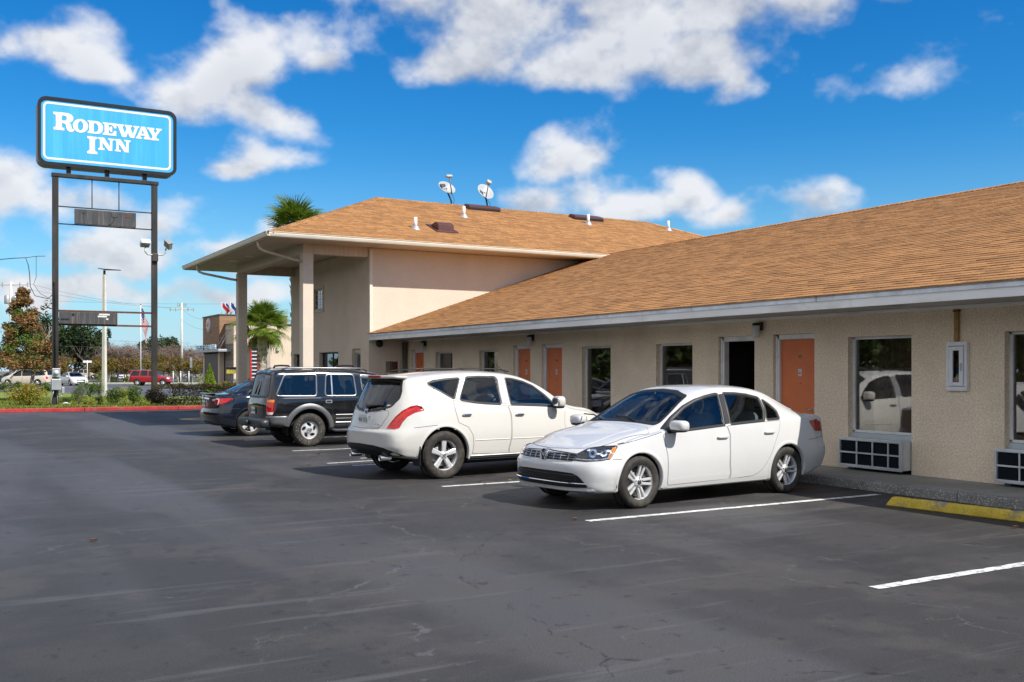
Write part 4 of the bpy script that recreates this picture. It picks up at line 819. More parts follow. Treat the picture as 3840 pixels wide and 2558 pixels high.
def dish(x, y, z, w, h, roll, tilt, yaw, label, arm_to, lnb, mark):
    t = thing('satellite_dish', label, 'satellite dish', (x, y, z), 0, 'satellite dishes on the lobby ridge'); org = Vector((x, y, z))
    Rm = Matrix.Rotation(R(yaw), 4, 'Z') @ Matrix.Rotation(R(tilt), 4, 'X') @ Matrix.Rotation(R(roll), 4, 'Y')
    C = Vector((arm_to[0], arm_to[1], arm_to[2])); b = MB(); n, m_ = 36, 8; vs = []; fs = []
    for sgn, off in ((0, 0), (1, .018)):
        for i in range(m_ + 1):
            q = i / m_
            for k in range(n):
                a = 2 * math.pi * k / n; vs.append(Rm @ Vector((w * q * math.cos(a), .10 * (1 - q * q) + off * (1 if sgn else 0), h * q * math.sin(a))) + C)
    N1 = (m_ + 1) * n
    for sgn in (0, 1):
        for i in range(m_):
            for k in range(n): fs.append(tuple(sgn * N1 + v for v in (i * n + k, i * n + (k + 1) % n, (i + 1) * n + (k + 1) % n, (i + 1) * n + k)))
    for k in range(n): fs.append((m_ * n + k, m_ * n + (k + 1) % n, N1 + m_ * n + (k + 1) % n, N1 + m_ * n + k))
    b.add(vs, fs, True); D = b.build('reflector', mat('dish_grey', (.40, .42, .42), .45, var=.06, vscale=4, tint=(.42, .43, .42), tintscale=6, tintamt=.3), t)
    foot = Rm @ Vector((0, .03, -h)) + C; head = Rm @ Vector((lnb[0], -lnb[1], lnb[2])) + C
    MB().tube([foot + Vector((0, .06, .05)), foot + Vector((0, -.06, -.03)), head], .022, 8).build('feed_arm', mat('arm_olive', (.16, .16, .13), .5, metal=.3), t)
    l = MB(); sellips_lazy(l, head, (.16, .05, .05) if mark else (.09, .06, .08), Rm); l.build('feed_horn', mat('horn_beige', (.42, .41, .36), .5), t)
    MB().tube([(x, y, z - .15), (x, y, z + .12), C + Vector((0, .10, -.02))], .03, 8).build('mast', M_STEEL, t); MB().tube([(x + .05, y - .02, z - .1), (x + .10, y - .05, z + .15), foot + Vector((.02, -.02, 0))], .008, 5).build('cable', M_BLACK, t)
    if mark:
        g = MB(); pts = [(-.30, .02), (-.30, .16), (-.20, .16), (-.13, .12), (-.13, .05), (-.18, .02)]
        g.add([Rm @ Vector((a, .10 * (1 - (a * a / w / w + b_ * b_ / h / h)) - .006, b_)) + C for a, b_ in pts], [tuple(range(len(pts)))]); g.build('logo', M_BLACK, D)
        g = MB()
        for k in range(6): a = -.30 + k * .042; g.add([Rm @ Vector((a + dx, .10 * (1 - ((a + dx) ** 2 / w / w)) - .006, -.03 + dz)) + C for dx, dz in ((0, 0), (.024, 0), (.024, .03), (0, .03))], [(0, 1, 2, 3)])
        g.build('logo_text', M_BLACK, D)
def sellips_lazy(mb, c, r, Rm):
    bm = bmesh.new(); bmesh.ops.create_cube(bm, size=2)
    bmesh.ops.bevel(bm, geom=list(bm.edges), offset=.35, segments=3, affect='EDGES', profile=.5)
    for v in bm.verts: v.co = (Rm @ Vector((v.co.x * r[0], v.co.y * r[1], v.co.z * r[2]))) + Vector(c)
    mb.bm(bm, True)
dish(16.20, 32.7, 7.66, .41, .29, -12, -38, 18, 'wide grey satellite dish with black logo, left of the pair', (15.96, 32.55, 8.23), (0.0, .34, .20), True)
dish(17.62, 32.6, 7.64, .33, .36, 25, -34, 8, 'round grey satellite dish leaning right, right of the pair', (17.48, 32.45, 8.20), (-.08, .36, .08), False)
# wheel stop
ws = thing('wheel_stop', 'worn yellow concrete wheel stop in the empty near bay', 'wheel stop', (10.34, 7.58, 0), R(5.4)); del ws['_org']
bm = bmesh.new(); bmesh.ops.create_cube(bm, size=1)
for v in bm.verts: v.co = Vector((v.co.x * (.16 if v.co.z < 0 else .10), v.co.y * (1.90 if v.co.z < 0 else 1.74), (v.co.z + .5) * .115))
bmesh.ops.bevel(bm, geom=list(bm.edges), offset=.018, segments=3, affect='EDGES', profile=.5)
bmesh.ops.subdivide_edges(bm, edges=[e for e in bm.edges if e.calc_length() > 1], cuts=30)
for v in bm.verts: v.co += Vector((rng.uniform(-.002, .002), 0, rng.uniform(-.002, .002)))
MB().bm(bm, True).build('concrete_bar', mat('yellow_concrete', (.66, .47, .05), .75, var=.15, vscale=4, tint=(.22, .21, .18), tintscale=5, tintamt=.95, bump=.5, bscale=40, var2=.12, v2scale=60), ws, local=True)
for y in (-.62, .62): MB().cyl((0, y, .10), (0, y, .118), .018, n=10).build('anchor_pin', M_RUST, ws, local=True)
# fallen leaves
def leaf(x, y, s, a, col):
    n = 8; vs = [(s * (k / n - .5), s * .32 * math.sin(math.pi * k / n) ** .8 * sg, .010 + .02 * s * 8 * abs(k / n - .5) ** 2 + (.012 if sg else .0)) for sg in (1, 0, -1) for k in range(n + 1)]
    m = n + 1; fs = [(r * m + k, r * m + k + 1, (r + 1) * m + k + 1, (r + 1) * m + k) for r in range(2) for k in range(n)]
    me = bpy.data.meshes.new('fallen_leaf'); me.from_pydata(vs, [], fs); me.materials.append(col); o = link(bpy.data.objects.new('fallen_leaf', me)); o.location = (x, y, .004); o.rotation_euler = (0, 0, a)
    tag(o, 'small dry orange-brown leaf fallen on the asphalt', 'leaf', 'dry leaves on the asphalt')
LF = [mat('dry_leaf', (.20, .065, .02), .7, var=.3, vscale=20), mat('dry_leaf_yellow', (.36, .22, .05), .7, var=.2, vscale=20)]
for k, (x, y) in enumerate([(.5, 11.6), (1.35, 10.55), (6.2, 9.4), (7.0, 13.0), (7.5, 13.15), (7.05, 13.3), (9.9, 6.6), (6.6, 19.2), (5.7, 17.1)]): leaf(x, y, rng.uniform(.05, .085), rng.uniform(0, 6), LF[0] if k % 4 else LF[1])
# ------------------------------------------------------------------ vehicles: library
def pchip(pts):
    x = np.array([p[0] for p in pts], float); y = np.array([p[1] for p in pts], float)
    h = np.diff(x); d = np.diff(y) / h; m = np.zeros(len(x))
    m[0], m[-1] = d[0], d[-1]
    for i in range(1, len(x) - 1):
        if d[i - 1] * d[i] > 0:
            w1, w2 = 2 * h[i] + h[i - 1], h[i] + 2 * h[i - 1]; m[i] = (w1 + w2) / (w1 / d[i - 1] + w2 / d[i])
    def f(t):
        t = min(max(t, x[0]), x[-1]); i = min(max(int(np.searchsorted(x, t)) - 1, 0), len(h) - 1)
        s = (t - x[i]) / h[i]; s2, s3 = s * s, s * s * s
        return float((2 * s3 - 3 * s2 + 1) * y[i] + (s3 - 2 * s2 + s) * h[i] * m[i] + (-2 * s3 + 3 * s2) * y[i + 1] + (s3 - s2) * h[i] * m[i + 1])
    return f
def catmull(P, counts):
    out = []; n = len(P)
    for i in range(n - 1):
        p0, p1, p2, p3 = (np.array(P[max(i - 1, 0)]), np.array(P[i]), np.array(P[i + 1]), np.array(P[min(i + 2, n - 1)]))
        a = lambda q, r: max(np.linalg.norm(r - q), 1e-4) ** .5
        t0 = 0; t1 = t0 + a(p0, p1); t2 = t1 + a(p1, p2); t3 = t2 + a(p2, p3)
        if i == 0: p0 = 2 * p1 - p2; t1 = t0 + a(p0, p1); t2 = t1 + a(p1, p2); t3 = t2 + a(p2, p3)
        if i == n - 2: p3 = 2 * p2 - p1; t3 = t2 + a(p2, p3)
        for k in range(counts[i]):
            t = t1 + (t2 - t1) * k / counts[i]
            A1 = (t1 - t) / (t1 - t0) * p0 + (t - t0) / (t1 - t0) * p1; A2 = (t2 - t) / (t2 - t1) * p1 + (t - t1) / (t2 - t1) * p2; A3 = (t3 - t) / (t3 - t2) * p2 + (t - t2) / (t3 - t2) * p3
            B1 = (t2 - t) / (t2 - t0) * A1 + (t - t0) / (t2 - t0) * A2; B2 = (t3 - t) / (t3 - t1) * A2 + (t - t1) / (t3 - t1) * A3
            out.append((t2 - t) / (t2 - t1) * B1 + (t - t1) / (t2 - t1) * B2)
    out.append(np.array(P[-1])); return out
def resample(poly, step, closed=True):
    P = [Vector(p) for p in poly]; out = []; n = len(P)
    for i in range(n if closed else n - 1):
        a, b = P[i], P[(i + 1) % n]; k = max(1, int((b - a).length / step))
        out += [a + (b - a) * (j / k) for j in range(k)]
    if not closed: out.append(P[-1])
    return out
def fillet(poly, r, seg=4):
    P = [Vector(p) for p in poly]; out = []; n = len(P)
    for i in range(n):
        a, b, c = P[i - 1], P[i], P[(i + 1) % n]
        da, dc = (a - b), (c - b); q = min(r, da.length * .45, dc.length * .45)
        p0, p1 = b + da.normalized() * q, b + dc.normalized() * q
        for k in range(seg + 1):
            t = k / seg; out.append(p0 * (1 - t) ** 2 + b * 2 * t * (1 - t) + p1 * t * t)
    return out
def offset_poly(P, d):
    """outwards for d > 0"""
    n = len(P); A = sum(P[i].x * P[(i + 1) % n].y - P[(i + 1) % n].x * P[i].y for i in range(n)); s = 1 if A > 0 else -1; out = []
    for i in range(n):
        t = (P[(i + 1) % n] - P[i - 1]); t = t.normalized() if t.length > 1e-9 else Vector((1, 0)); out.append(P[i] + Vector((t.y, -t.x)) * d * s)
    return out
def inside(P, x, y):
    c = False; n = len(P); j = n - 1
    for i in range(n):
        if (P[i][1] > y) != (P[j][1] > y) and x < (P[j][0] - P[i][0]) * (y - P[i][1]) / (P[j][1] - P[i][1]) + P[i][0]: c = not c
        j = i
    return c
def sellips(mb, c, r, e=.6, n=14, m=10, rot=None):
    """super-ellipsoid: rounded blocky lump"""
    def pw(v, k): return math.copysign(abs(v) ** k, v)
    vs = []
    for i in range(m + 1):
        ph = -math.pi / 2 + math.pi * i / m
        for k in range(n):
            th = 2 * math.pi * k / n
            p = Vector((r[0] * pw(math.cos(ph), e) * pw(math.cos(th), e), r[1] * pw(math.cos(ph), e) * pw(math.sin(th), e), r[2] * pw(math.sin(ph), e)))
            if rot is not None: p = rot @ p
            vs.append(Vector(c) + p)
    return mb.add(vs, [(i * n + k, i * n + (k + 1) % n, (i + 1) * n + (k + 1) % n, (i + 1) * n + k) for i in range(m) for k in range(n)], True)
def wheel_meshes(r, w, rim_r, style, rim_mat):
    """returns [(name, MB, mat)] for a wheel whose axle is +y outwards"""
    out = []; h = w / 2
    t = MB(); pr = [(rim_r - .012, -h * .82), (rim_r + .01, -h * .92), ((r + rim_r) / 2, -h * 1.03), (r - .03, -h * .97), (r - .008, -h * .80), (r, -h * .62)]
    for g in (-.38, 0, .38): pr += [(r, (g - .07) * w), (r - .008, (g - .05) * w), (r - .008, (g + .05) * w), (r, (g + .07) * w)] if abs(g) < .3 else [(r, (g - .03) * w)]
    pr += [(r, h * .62), (r - .008, h * .80), (r - .03, h * .97), ((r + rim_r) / 2, h * 1.03), (rim_r + .01, h * .92), (rim_r - .012, h * .82)]
    t.lathe(pr, axis=(0, 1, 0), n=48); out.append(('tyre', t, M_RUBBER))
    k = MB(); k.lathe([(rim_r * .99, -h * .8), (rim_r * .93, -h * .5), (rim_r * .90, h * .2), (rim_r * .93, h * .62), (rim_r * .97, h * .70), (rim_r * 1.0, h * .86), (rim_r * 1.015, h * .86), (rim_r * 1.015, h * .78)], axis=(0, 1, 0), n=40)
    fy = h * .62                                                     # face plane
    def bar(a0, r0, r1, w0, w1, y0, y1, th=.03, off0=0., off1=0.):
        c, s = math.cos(a0), math.sin(a0); e = Vector((c, 0, s)); q = Vector((-s, 0, c)); up = Vector((0, 1, 0)); vs = []
        for rr, ww, yy, of in ((r0, w0, y0, off0), ((r0 + r1) / 2, (w0 + w1) / 2, (y0 + y1) / 2 + .004, (off0 + off1) / 2), (r1, w1, y1, off1)):
            b = e * rr + q * of
            vs += [b + q * ww * .5 + up * (yy - th), b + q * ww * .5 + up * (yy - .009), b + q * ww * .32 + up * yy, b - q * ww * .32 + up * yy, b - q * ww * .5 + up * (yy - .009), b - q * ww * .5 + up * (yy - th)]
        fs = [(j * 6 + i, j * 6 + (i + 1) % 6, (j + 1) * 6 + (i + 1) % 6, (j + 1) * 6 + i) for j in range(2) for i in range(6)]
        k.add(vs, fs)
    R1 = rim_r * .955
    if style == 'twin5':
        for i in range(5):
            a = math.pi / 2 + .32 + i * 2 * math.pi / 5
            for s in (-1, 1): bar(a, .045, R1, .030, .032, fy - .012, fy + .008, .035, s * .019, s * .034)
    elif style == 'five':
        for i in range(5):
            a = math.pi / 2 + .05 + i * 2 * math.pi / 5; bar(a, .04, R1, .06, .088, fy + .0, fy + .008, .04)
    elif style == 'split5':
        for i in range(5):
            a = math.pi / 2 + .35 + i * 2 * math.pi / 5; bar(a, .04, R1, .06, .085, fy - .008, fy + .012, .04)
    elif style == 'oval5':
        P = [Vector((R1 * math.cos(2 * math.pi * i / 40), R1 * math.sin(2 * math.pi * i / 40))) for i in range(40)]; E_ = [(i, (i + 1) % 40) for i in range(40)]; holes = []
        for j in range(5):
            a = j * 2 * math.pi / 5 + .3; cx, cy = .63 * R1 * math.cos(a), .63 * R1 * math.sin(a); b = len(P); H = []
            for i in range(14):
                th = 2 * math.pi * i / 14; u, v = .034 * math.cos(th), .058 * math.sin(th); tw = a + .55
                H.append(Vector((cx + u * math.cos(tw) - v * math.sin(tw), cy + u * math.sin(tw) + v * math.cos(tw))))
            P += H; E_ += [(b + i, b + (i + 1) % 14) for i in range(14)]; holes.append(H)
        vs, es, fs, *_ = geometry.delaunay_2d_cdt(P, E_, [], 0, 1e-6)
        fs = [f for f in fs if not any(inside(H, sum(vs[i].x for i in f) / 3, sum(vs[i].y for i in f) / 3) for H in holes)]
        yf = lambda v: fy + .012 * math.cos(v.length / R1 * 3.1)
        k.add([(v.x, yf(v), v.y) for v in vs], fs)
        for H in holes:
            n = len(H); k.add([(p.x, yf(p), p.y) for p in H] + [(p.x * .98, fy - .03, p.y * .98) for p in H], [(i, (i + 1) % n, n + (i + 1) % n, n + i) for i in range(n)])
    else:
        for i in range(7): bar(i * 2 * math.pi / 7, .04, R1, .05, .05, fy - .01, fy + .005, .03)
    k.lathe([(.001, fy + .010), (.030, fy + .008), (.060, fy + .002), (.068, fy - .012), (.066, fy - .04)], axis=(0, 1, 0), n=24)
    out.append(('rim', k, rim_mat))
    c = MB(); c.lathe([(.0, fy + .019), (.026, fy + .018), (.031, fy + .010), (.031, fy - .005)] if style != 'oval5' else [(.0, fy + .045), (.03, fy + .043), (.052, fy + .03), (.056, fy + .0)], axis=(0, 1, 0), n=24)
    out.append(('hub_cap', c, M_CHROME if style != 'twin5' else mat('cap_dark', (.08, .08, .085), .25, metal=.4)))
    l = MB()
    for i in range(5):
        a = i * 2 * math.pi / 5 + .35; l.cyl((.052 * math.cos(a), fy - .006, .052 * math.sin(a)), (.052 * math.cos(a), fy + .009, .052 * math.sin(a)), .008, n=8)
    out.append(('lug_nuts', l, mat('lug_dark', (.06, .06, .06), .4, metal=.5)))
    d = MB(); d.lathe([(.0, 0), (rim_r * .70, 0), (rim_r * .72, -.012), (rim_r * .72, -.03), (.0, -.03)], axis=(0, 1, 0), n=32); d.bbox(-rim_r * .78, -rim_r * .45, -.05, .02, -.06, .09, .012)
    out.append(('brake_disc', d, mat('brake_steel', (.18, .17, .16), .5, metal=.7, var=.2)))
    b = MB(); b.lathe([(.0, -h * .5), (rim_r * .9, -h * .5)], axis=(0, 1, 0), n=24); out.append(('backing', b, M_BLACK))
    return out
G_CAR = glass_mat('car_glass', (.80, .93, .93), .02); G_TINT = glass_mat('car_glass_tinted', (.22, .23, .24), .03); G_SCREEN = glass_mat('windscreen_glass', (.80, .95, .96), .02)
M_SEAT = mat('seat_cloth', (.13, .135, .14), .85, var=.15); M_SEATB = mat('seat_beige', (.36, .29, .19), .8, var=.1); M_LINE = mat('headlining', (.42, .42, .42), .9, var=.1); M_LINEB = mat('headlining_beige', (.40, .33, .23), .9, var=.1)
M_GAP = mat('panel_gap', (.05, .05, .05), .9); M_TRIM = mat('window_rubber', (.02, .02, .02), .45); M_LAMP = mat('lamp_housing', (.02, .022, .025), .08, spec=.8, coat=1.0)
M_REFL = mat('lamp_reflector', (.75, .77, .8), .12, metal=.9); M_AMBER = mat('amber_lens', (.75, .22, .01), .15, coat=1.); M_RED = mat('red_lens', (.45, .012, .01), .12, coat=1., var=.2, vscale=30); M_CLEARL = mat('clear_lens', (.75, .76, .78), .12, coat=1.)
M_UNDER = mat('underbody', (.012, .012, .012), .9)
M_ALLOY = mat('alloy_silver', (.74, .74, .74), .34, metal=.45, var=.08, vscale=8)
M_PLATE = mat('licence_plate', (.70, .72, .70), .5, var=.05)
class Car:
    def __init__(s, name, label, loc, rz, sp, paint, scale=1., cat='car', group=None, res=.035, seats=M_SEAT, lining=M_LINE, detail=True):
        s.sp = sp; s.paint = paint; s.res = res; s.detail = detail
        s.root = thing(name, label, cat, loc, rz, group); del s.root['_org']; s.root.scale = (scale,) * 3
        s.L = sp['L']; s.fo = sp['fo']; s.wb = sp['wb']; s.xm = s.fo + s.wb / 2; s.r = sp['r']; s.tw = sp.get('tyre_w', .21)
        s.c = {k: pchip(v) for k, v in sp['curves'].items()}
        s.seats, s.lining = seats, lining
        s.make_surface()
    def X(s, xf): return s.xm - xf
    def make_surface(s):
        sp, c, L = s.sp, s.c, s.L; rd = sp.get('round', .10); st = []
        a = [0, .008, .02, .038, .06, .085]; st += a; x = a[-1]
        while x < L - .12: x += s.res; st.append(x)
        st = [q for q in st if q < L - .10] + [L - q for q in reversed(a)]
        q = .035 / s.res; N = lambda n: max(2, int(round(n * q)))
        counts = [N(8), N(2), N(4), N(8), N(7), N(2), N(10), N(4), N(5), N(6), N(8)]
        Wm = max(v for _, v in sp['curves']['wmax'])
        nf = pchip(sp['nose']); nr = pchip(sp['tail'])
        V = []; half = sum(counts) + 1
        for x in st:
            t, b, be = c['top'](x), c['bot'](x), c['belt'](x); cr = c['crown'](x); wm, wb, wr = c['wmax'](x), c['wbelt'](x), c['wrail'](x)
            zr = t - cr; be = min(be, zr - .035); zm = b + (be - b) * sp.get('mid', .55); wl = c['wlow'](x) if 'wlow' in c else wm - .03
            zsm = (be + zr) / 2; bow = sp.get('bow', .018) * min(1, (zr - be) / .35)
            P = [(0, b), (wl - .16, b), (wl - .03, b + .015), (wl, b + .09), (wm, zm), (wb + .004, be - .012), (wb - .006, be + .012), (wr + (wb - wr) * .42 + bow, zsm + (zr - zsm) * .1), (wr + .012, zr - .02), (wr - .035, zr + cr * .22), (wr * .62, zr + cr * .80), (0, t)]
            P = catmull(P, counts)
            e = min(x, L - x)
            ins = rd * (1 - math.sqrt(max(0, 1 - (1 - min(e, rd) / rd) ** 2))) if e < rd else 0
            zc = (b + t) / 2; hz = (t - b) / 2
            row = []
            for y, z in P:
                yy = y * (1 - ins / Wm); zz = zc + (z - zc) * (1 - ins * .8 / hz)
                sm = lambda u: 1 - (lambda k: k * k * (3 - 2 * k))(min(max(u, 0), 1))
                dx = -sm(x / sp.get('nose_len', 1.0)) * (sp['nose_bow'] * (abs(yy) / Wm) ** sp.get('nose_pow', 2.4) + nf(zz)) + sm((L - x) / sp.get('tail_len', .9)) * (sp['tail_bow'] * (abs(yy) / Wm) ** sp.get('tail_pow', 2.4) + nr(zz))
                row.append((s.X(x) + dx, yy, zz))
            V.append(row)
        n, m = len(V), half; full = []
        for row in V: full.append(row + [(p[0], -p[1], p[2]) for p in reversed(row[1:-1])])
        M = len(full[0]); vs = [p for row in full for p in row]
        fs = [(i * M + k, i * M + (k + 1) % M, (i + 1) * M + (k + 1) % M, (i + 1) * M + k) for i in range(n - 1) for k in range(M)]
        for row, base, rev, fn, bw, pw in ((full[0], 0, False, nf, -sp['nose_bow'], sp.get('nose_pow', 2.4)), (full[-1], (n - 1) * M, True, nr, sp['tail_bow'], sp.get('tail_pow', 2.4))):
            cz = sum(p[2] for p in row) / M; x0 = s.X(0) if not rev else s.X(L); prev = [base + k for k in range(M)]
            sg = -1 if not rev else 1
            for sc_ in (.92, .84, .76, .68, .60, .52, .44, .36, .28, .20, .12, .05):
                new = []
                for k in range(M):
                    y = row[k][1] * sc_; z = cz + (row[k][2] - cz) * sc_
                    vs.append((x0 + bw * (abs(y) / Wm) ** pw + sg * fn(z), y, z)); new.append(len(vs) - 1)
                fs += [(prev[k], prev[(k + 1) % M], new[(k + 1) % M], new[k]) if rev else (prev[(k + 1) % M], prev[k], new[k], new[(k + 1) % M]) for k in range(M)]; prev = new
            fs.append(tuple(prev) if rev else tuple(reversed(prev)))
        me = bpy.data.meshes.new('body'); me.from_pydata(vs, [], fs)
        bm = bmesh.new(); bm.from_mesh(me); bmesh.ops.remove_doubles(bm, verts=bm.verts, dist=.0004); bmesh.ops.recalc_face_normals(bm, faces=bm.faces)
        s.bm = bm; s.bvh = BVHTree.FromBMesh(bm); s.Wm = Wm
        bpy.data.meshes.remove(me)
    # projections -------------------------------------------------------
    def view(s, v, side=1, th=0.):
        """returns fn(a, b) -> (origin, direction)"""
        if v == 'S': return lambda a, b: (Vector((s.X(a), side * 3, b)), Vector((0, -side, 0)))
        if v == 'F': return lambda a, b: (Vector((s.X(0) + 3, a, b)), Vector((-1, 0, 0)))
        if v == 'B': return lambda a, b: (Vector((s.X(s.L) - 3, a, b)), Vector((1, 0, 0)))
        if v == 'T': return lambda a, b: (Vector((s.X(a), b, 4)), Vector((0, 0, -1)))
        c, n = math.cos(R(th)), math.sin(R(th))
        if v == 'DF': o = Vector((s.X(0), 0, 0)); h = Vector((-n, side * c, 0)); d = Vector((-c, -side * n, 0))
        if v == 'DB': o = Vector((s.X(s.L), 0, 0)); h = Vector((n, side * c, 0)); d = Vector((c, -side * n, 0))
        return lambda a, b: (o + h * a + Vector((0, 0, b)) - d * 4, d)
    def hit(s, V, a, b, eps, ref=None):
        o, d = V(a, b); p, nn, i, t = s.bvh.ray_cast(o, d)
        if p is None:
            q = o + d * (ref if ref else 3.2); p, nn, i, t = s.bvh.find_nearest(q)
        if nn.dot(d) > 0: nn = -nn
        return p + nn * eps, (p - o).dot(d)
    def patch(s, name, m, poly, v, eps=.003, side=1, th=0., parent=None, grid=.04, r=0., skirt=.0):
        V = s.view(v, side, th); P = fillet(poly, r) if r else [Vector(p) for p in poly]; P = resample(P, grid * .8)
        x0, x1, y0, y1 = min(p.x for p in P), max(p.x for p in P), min(p.y for p in P), max(p.y for p in P); pts = list(P)
        In = offset_poly(P, -grid * .4); gx = x0 + grid * .5
        while gx < x1:
            gy = y0 + grid * .5
            while gy < y1:
                if inside(In, gx, gy): pts.append(Vector((gx, gy)))
                gy += grid
            gx += grid
        n = len(P); vs2, es, fs, *_ = geometry.delaunay_2d_cdt(pts, [(i, (i + 1) % n) for i in range(n)], [], 0, 1e-6)
        fs = [f for f in fs if inside(P, sum(vs2[i].x for i in f) / len(f), sum(vs2[i].y for i in f) / len(f))]
        vs = []; ref = None
        for q in vs2:
            p, t = s.hit(V, q.x, q.y, eps, ref); ref = t; vs.append(p)
        mb = MB().add(vs, fs, True)
        if skirt:
            b = len(mb.v); dd = V(0, 0)[1]; ring = list(range(n)); mb.add([vs[i] + dd * skirt for i in ring], [])
            mb.f += [(i, (i + 1) % n, b + (i + 1) % n, b + i) for i in range(n)]; mb.sm += [False] * n
        o = mb.build(name, m, parent or s.root, fix=False, local=True)
        # face outwards
        me = o.data; d = V(0, 0)[1]
        me.update()
        if sum(pl.normal.dot(d) * pl.area for pl in me.polygons) > 0: me.flip_normals()
        return o
    def ring(s, name, m, poly, v, offs, side=1, th=0., parent=None, r=0., closed=True, step=.03):
        """offs: (offset, eps) loops"""
        V = s.view(v, side, th); P = fillet(poly, r) if r else [Vector(p) for p in poly]; P = resample(P, step); n = len(P); vs = []; ref = None
        for of, ep in offs:
            for q in offset_poly(P, of):
                p, t = s.hit(V, q.x, q.y, ep, ref); ref = t; vs.append(p)
        k = len(offs); fs = [(j * n + i, j * n + (i + 1) % n, (j + 1) * n + (i + 1) % n, (j + 1) * n + i) for j in range(k - 1) for i in range(n)]
        o = MB().add(vs, fs, True).build(name, m, parent or s.root, fix=False, local=True)
        me = o.data; d = V(0, 0)[1]; me.update()
        if sum(pl.normal.dot(d) * pl.area for pl in me.polygons) > 0: me.flip_normals()
        return o
    def strip(s, name, m, path, v, w=.008, eps=.003, side=1, th=0., parent=None, ridge=0., closed=False, mb=None):
        V = s.view(v, side, th); P = resample(path, .03, closed); vs = []; ref = None; n = len(P); offs = (-w / 2, 0, w / 2) if ridge else (-w / 2, w / 2)
        for i, p in enumerate(P):
            t = (P[(i + 1) % n] - P[i - 1]) if closed else (P[min(i + 1, n - 1)] - P[max(i - 1, 0)]); t.normalize(); q = Vector((t.y, -t.x))
            for j, of in enumerate(offs):
                pp, tt = s.hit(V, p.x + q.x * of, p.y + q.y * of, eps + (ridge if (ridge and j == 1) else 0), ref); ref = tt; vs.append(pp)
        k = len(offs); fs = [(i * k + j, ((i + 1) % n) * k + j, ((i + 1) % n) * k + j + 1, i * k + j + 1) for i in range(n if closed else n - 1) for j in range(k - 1)]
        if mb is not None: mb.add(vs, fs, False); return None
        return MB().add(vs, fs, False).build(name, m, parent or s.root, fix=True, local=True)
    def cut(s, poly, v, side=1, th=0., grow=.012, ymin=None):
        V = s.view(v, side, th); P = offset_poly(resample([Vector(p) for p in poly], .03), grow); d = V(0, 0)[1]; o0 = V(0, 0)[0]
        ax, bx = V(1, 0)[0] - o0, V(0, 1)[0] - o0; dele = []
        x0, x1, y0, y1 = min(p.x for p in P), max(p.x for p in P), min(p.y for p in P), max(p.y for p in P)
        for f in s.bm.faces:
            if f.normal.dot(d) > -.08: continue
            c = f.calc_center_median()
            if ymin is not None and c.y * side < ymin: continue
            q = c - o0; a, b = q.dot(ax) / ax.length_squared, q.dot(bx) / bx.length_squared
            if x0 < a < x1 and y0 < b < y1 and inside(P, a, b): dele.append(f)
        s.dele = getattr(s, 'dele', set()) | set(dele)
    # features ----------------------------------------------------------
    def window(s, poly, v, m, side=1, th=0., r=.03, ringw=.035, trim=None, name='window'):
        P = [tuple(p) for p in fillet(poly, r)]
        s.cut(P, v, side, th, grow=ringw * .45)
        o = s.ring(name, trim or M_TRIM, P, v, [(-.012, -.012), (-.006, .003), (ringw * .5, .006), (ringw, .0015)], side, th)
        s.patch('pane', m, P, v, -.004, side, th, parent=o, grid=.07); return o
    def arches(s, Ra, flare=.03, m=None, eps=.006, width=.04):
        s.Ra = Ra
        for xf in (s.fo, s.fo + s.wb):
            for side in (1, -1):
                circ = [(xf + (Ra + .004) * math.cos(t), s.r + (Ra + .004) * math.sin(t)) for t in np.linspace(0, 2 * math.pi, 48, endpoint=False)]
                s.cut(circ, 'S', side, 0, grow=.008, ymin=.40)
                V = s.view('S', side); vs = []; ang = np.linspace(-.35, math.pi + .35, 44); keep = []
                for t in ang:
                    col = []
                    for of, ep in ((-.012, -.05), (-.010, eps * .4), (0., eps), (width * .5, eps), (width, .0012)):
                        a, b = xf + (Ra + of) * math.cos(t), s.r + (Ra + of) * math.sin(t); o, d = V(a, b); p, nn, i, tt = s.bvh.ray_cast(o, d)
                        if p is None or p.y * side < .4: col = None; break
                        q = p + Vector((0, side * ep, 0)) if ep < 0 else p + nn * ep
                        col.append(q)
                    keep.append(col)
                mb = MB()
                for a, b in zip(keep[:-1], keep[1:]):
                    if a and b: mb.add(a + b, [(i, i + 1, 5 + i + 1, 5 + i) for i in range(4)], True)
                mb.build('wheel_arch', m or s.paint, s.root, fix=True, local=True)
                # dark liner
                w = MB(); n = 24; ys = (side * .40, side * (s.Wm - .035)); vs = []
                for y in ys:
                    for t in np.linspace(-.15, math.pi + .15, n): vs.append((s.X(xf) + (Ra + .012) * math.cos(t), y, s.r + (Ra + .012) * math.sin(t)))
                w.add(vs, [(i, i + 1, n + i + 1, n + i) for i in range(n - 1)], True); w.add([(p[0], p[1], p[2]) for p in vs[:n]], [tuple(range(n))])
                w.build('wheel_liner', M_UNDER, s.root, fix=False, local=True)
    def wheels(s, rim_r, style, rim_mat, track, steer=0.):
        parts = wheel_meshes(s.r, s.tw, rim_r, style, rim_mat); first = None
        for xf in (s.fo, s.fo + s.wb):
            for side in (1, -1):
                e = link(bpy.data.objects.new('wheel', None)); e.parent = s.root; e.empty_display_size = .1
                e.location = (s.X(xf), side * track / 2, s.r - .006); rot = 0 if side > 0 else math.pi
                e.rotation_euler = (0, 0, rot + (steer if xf == s.fo else 0))
                if first is None: first = [mb.build(nm, mm, e, local=True) for nm, mb, mm in parts]
                else:
                    for o in first: c = o.copy(); link(c); c.parent = e
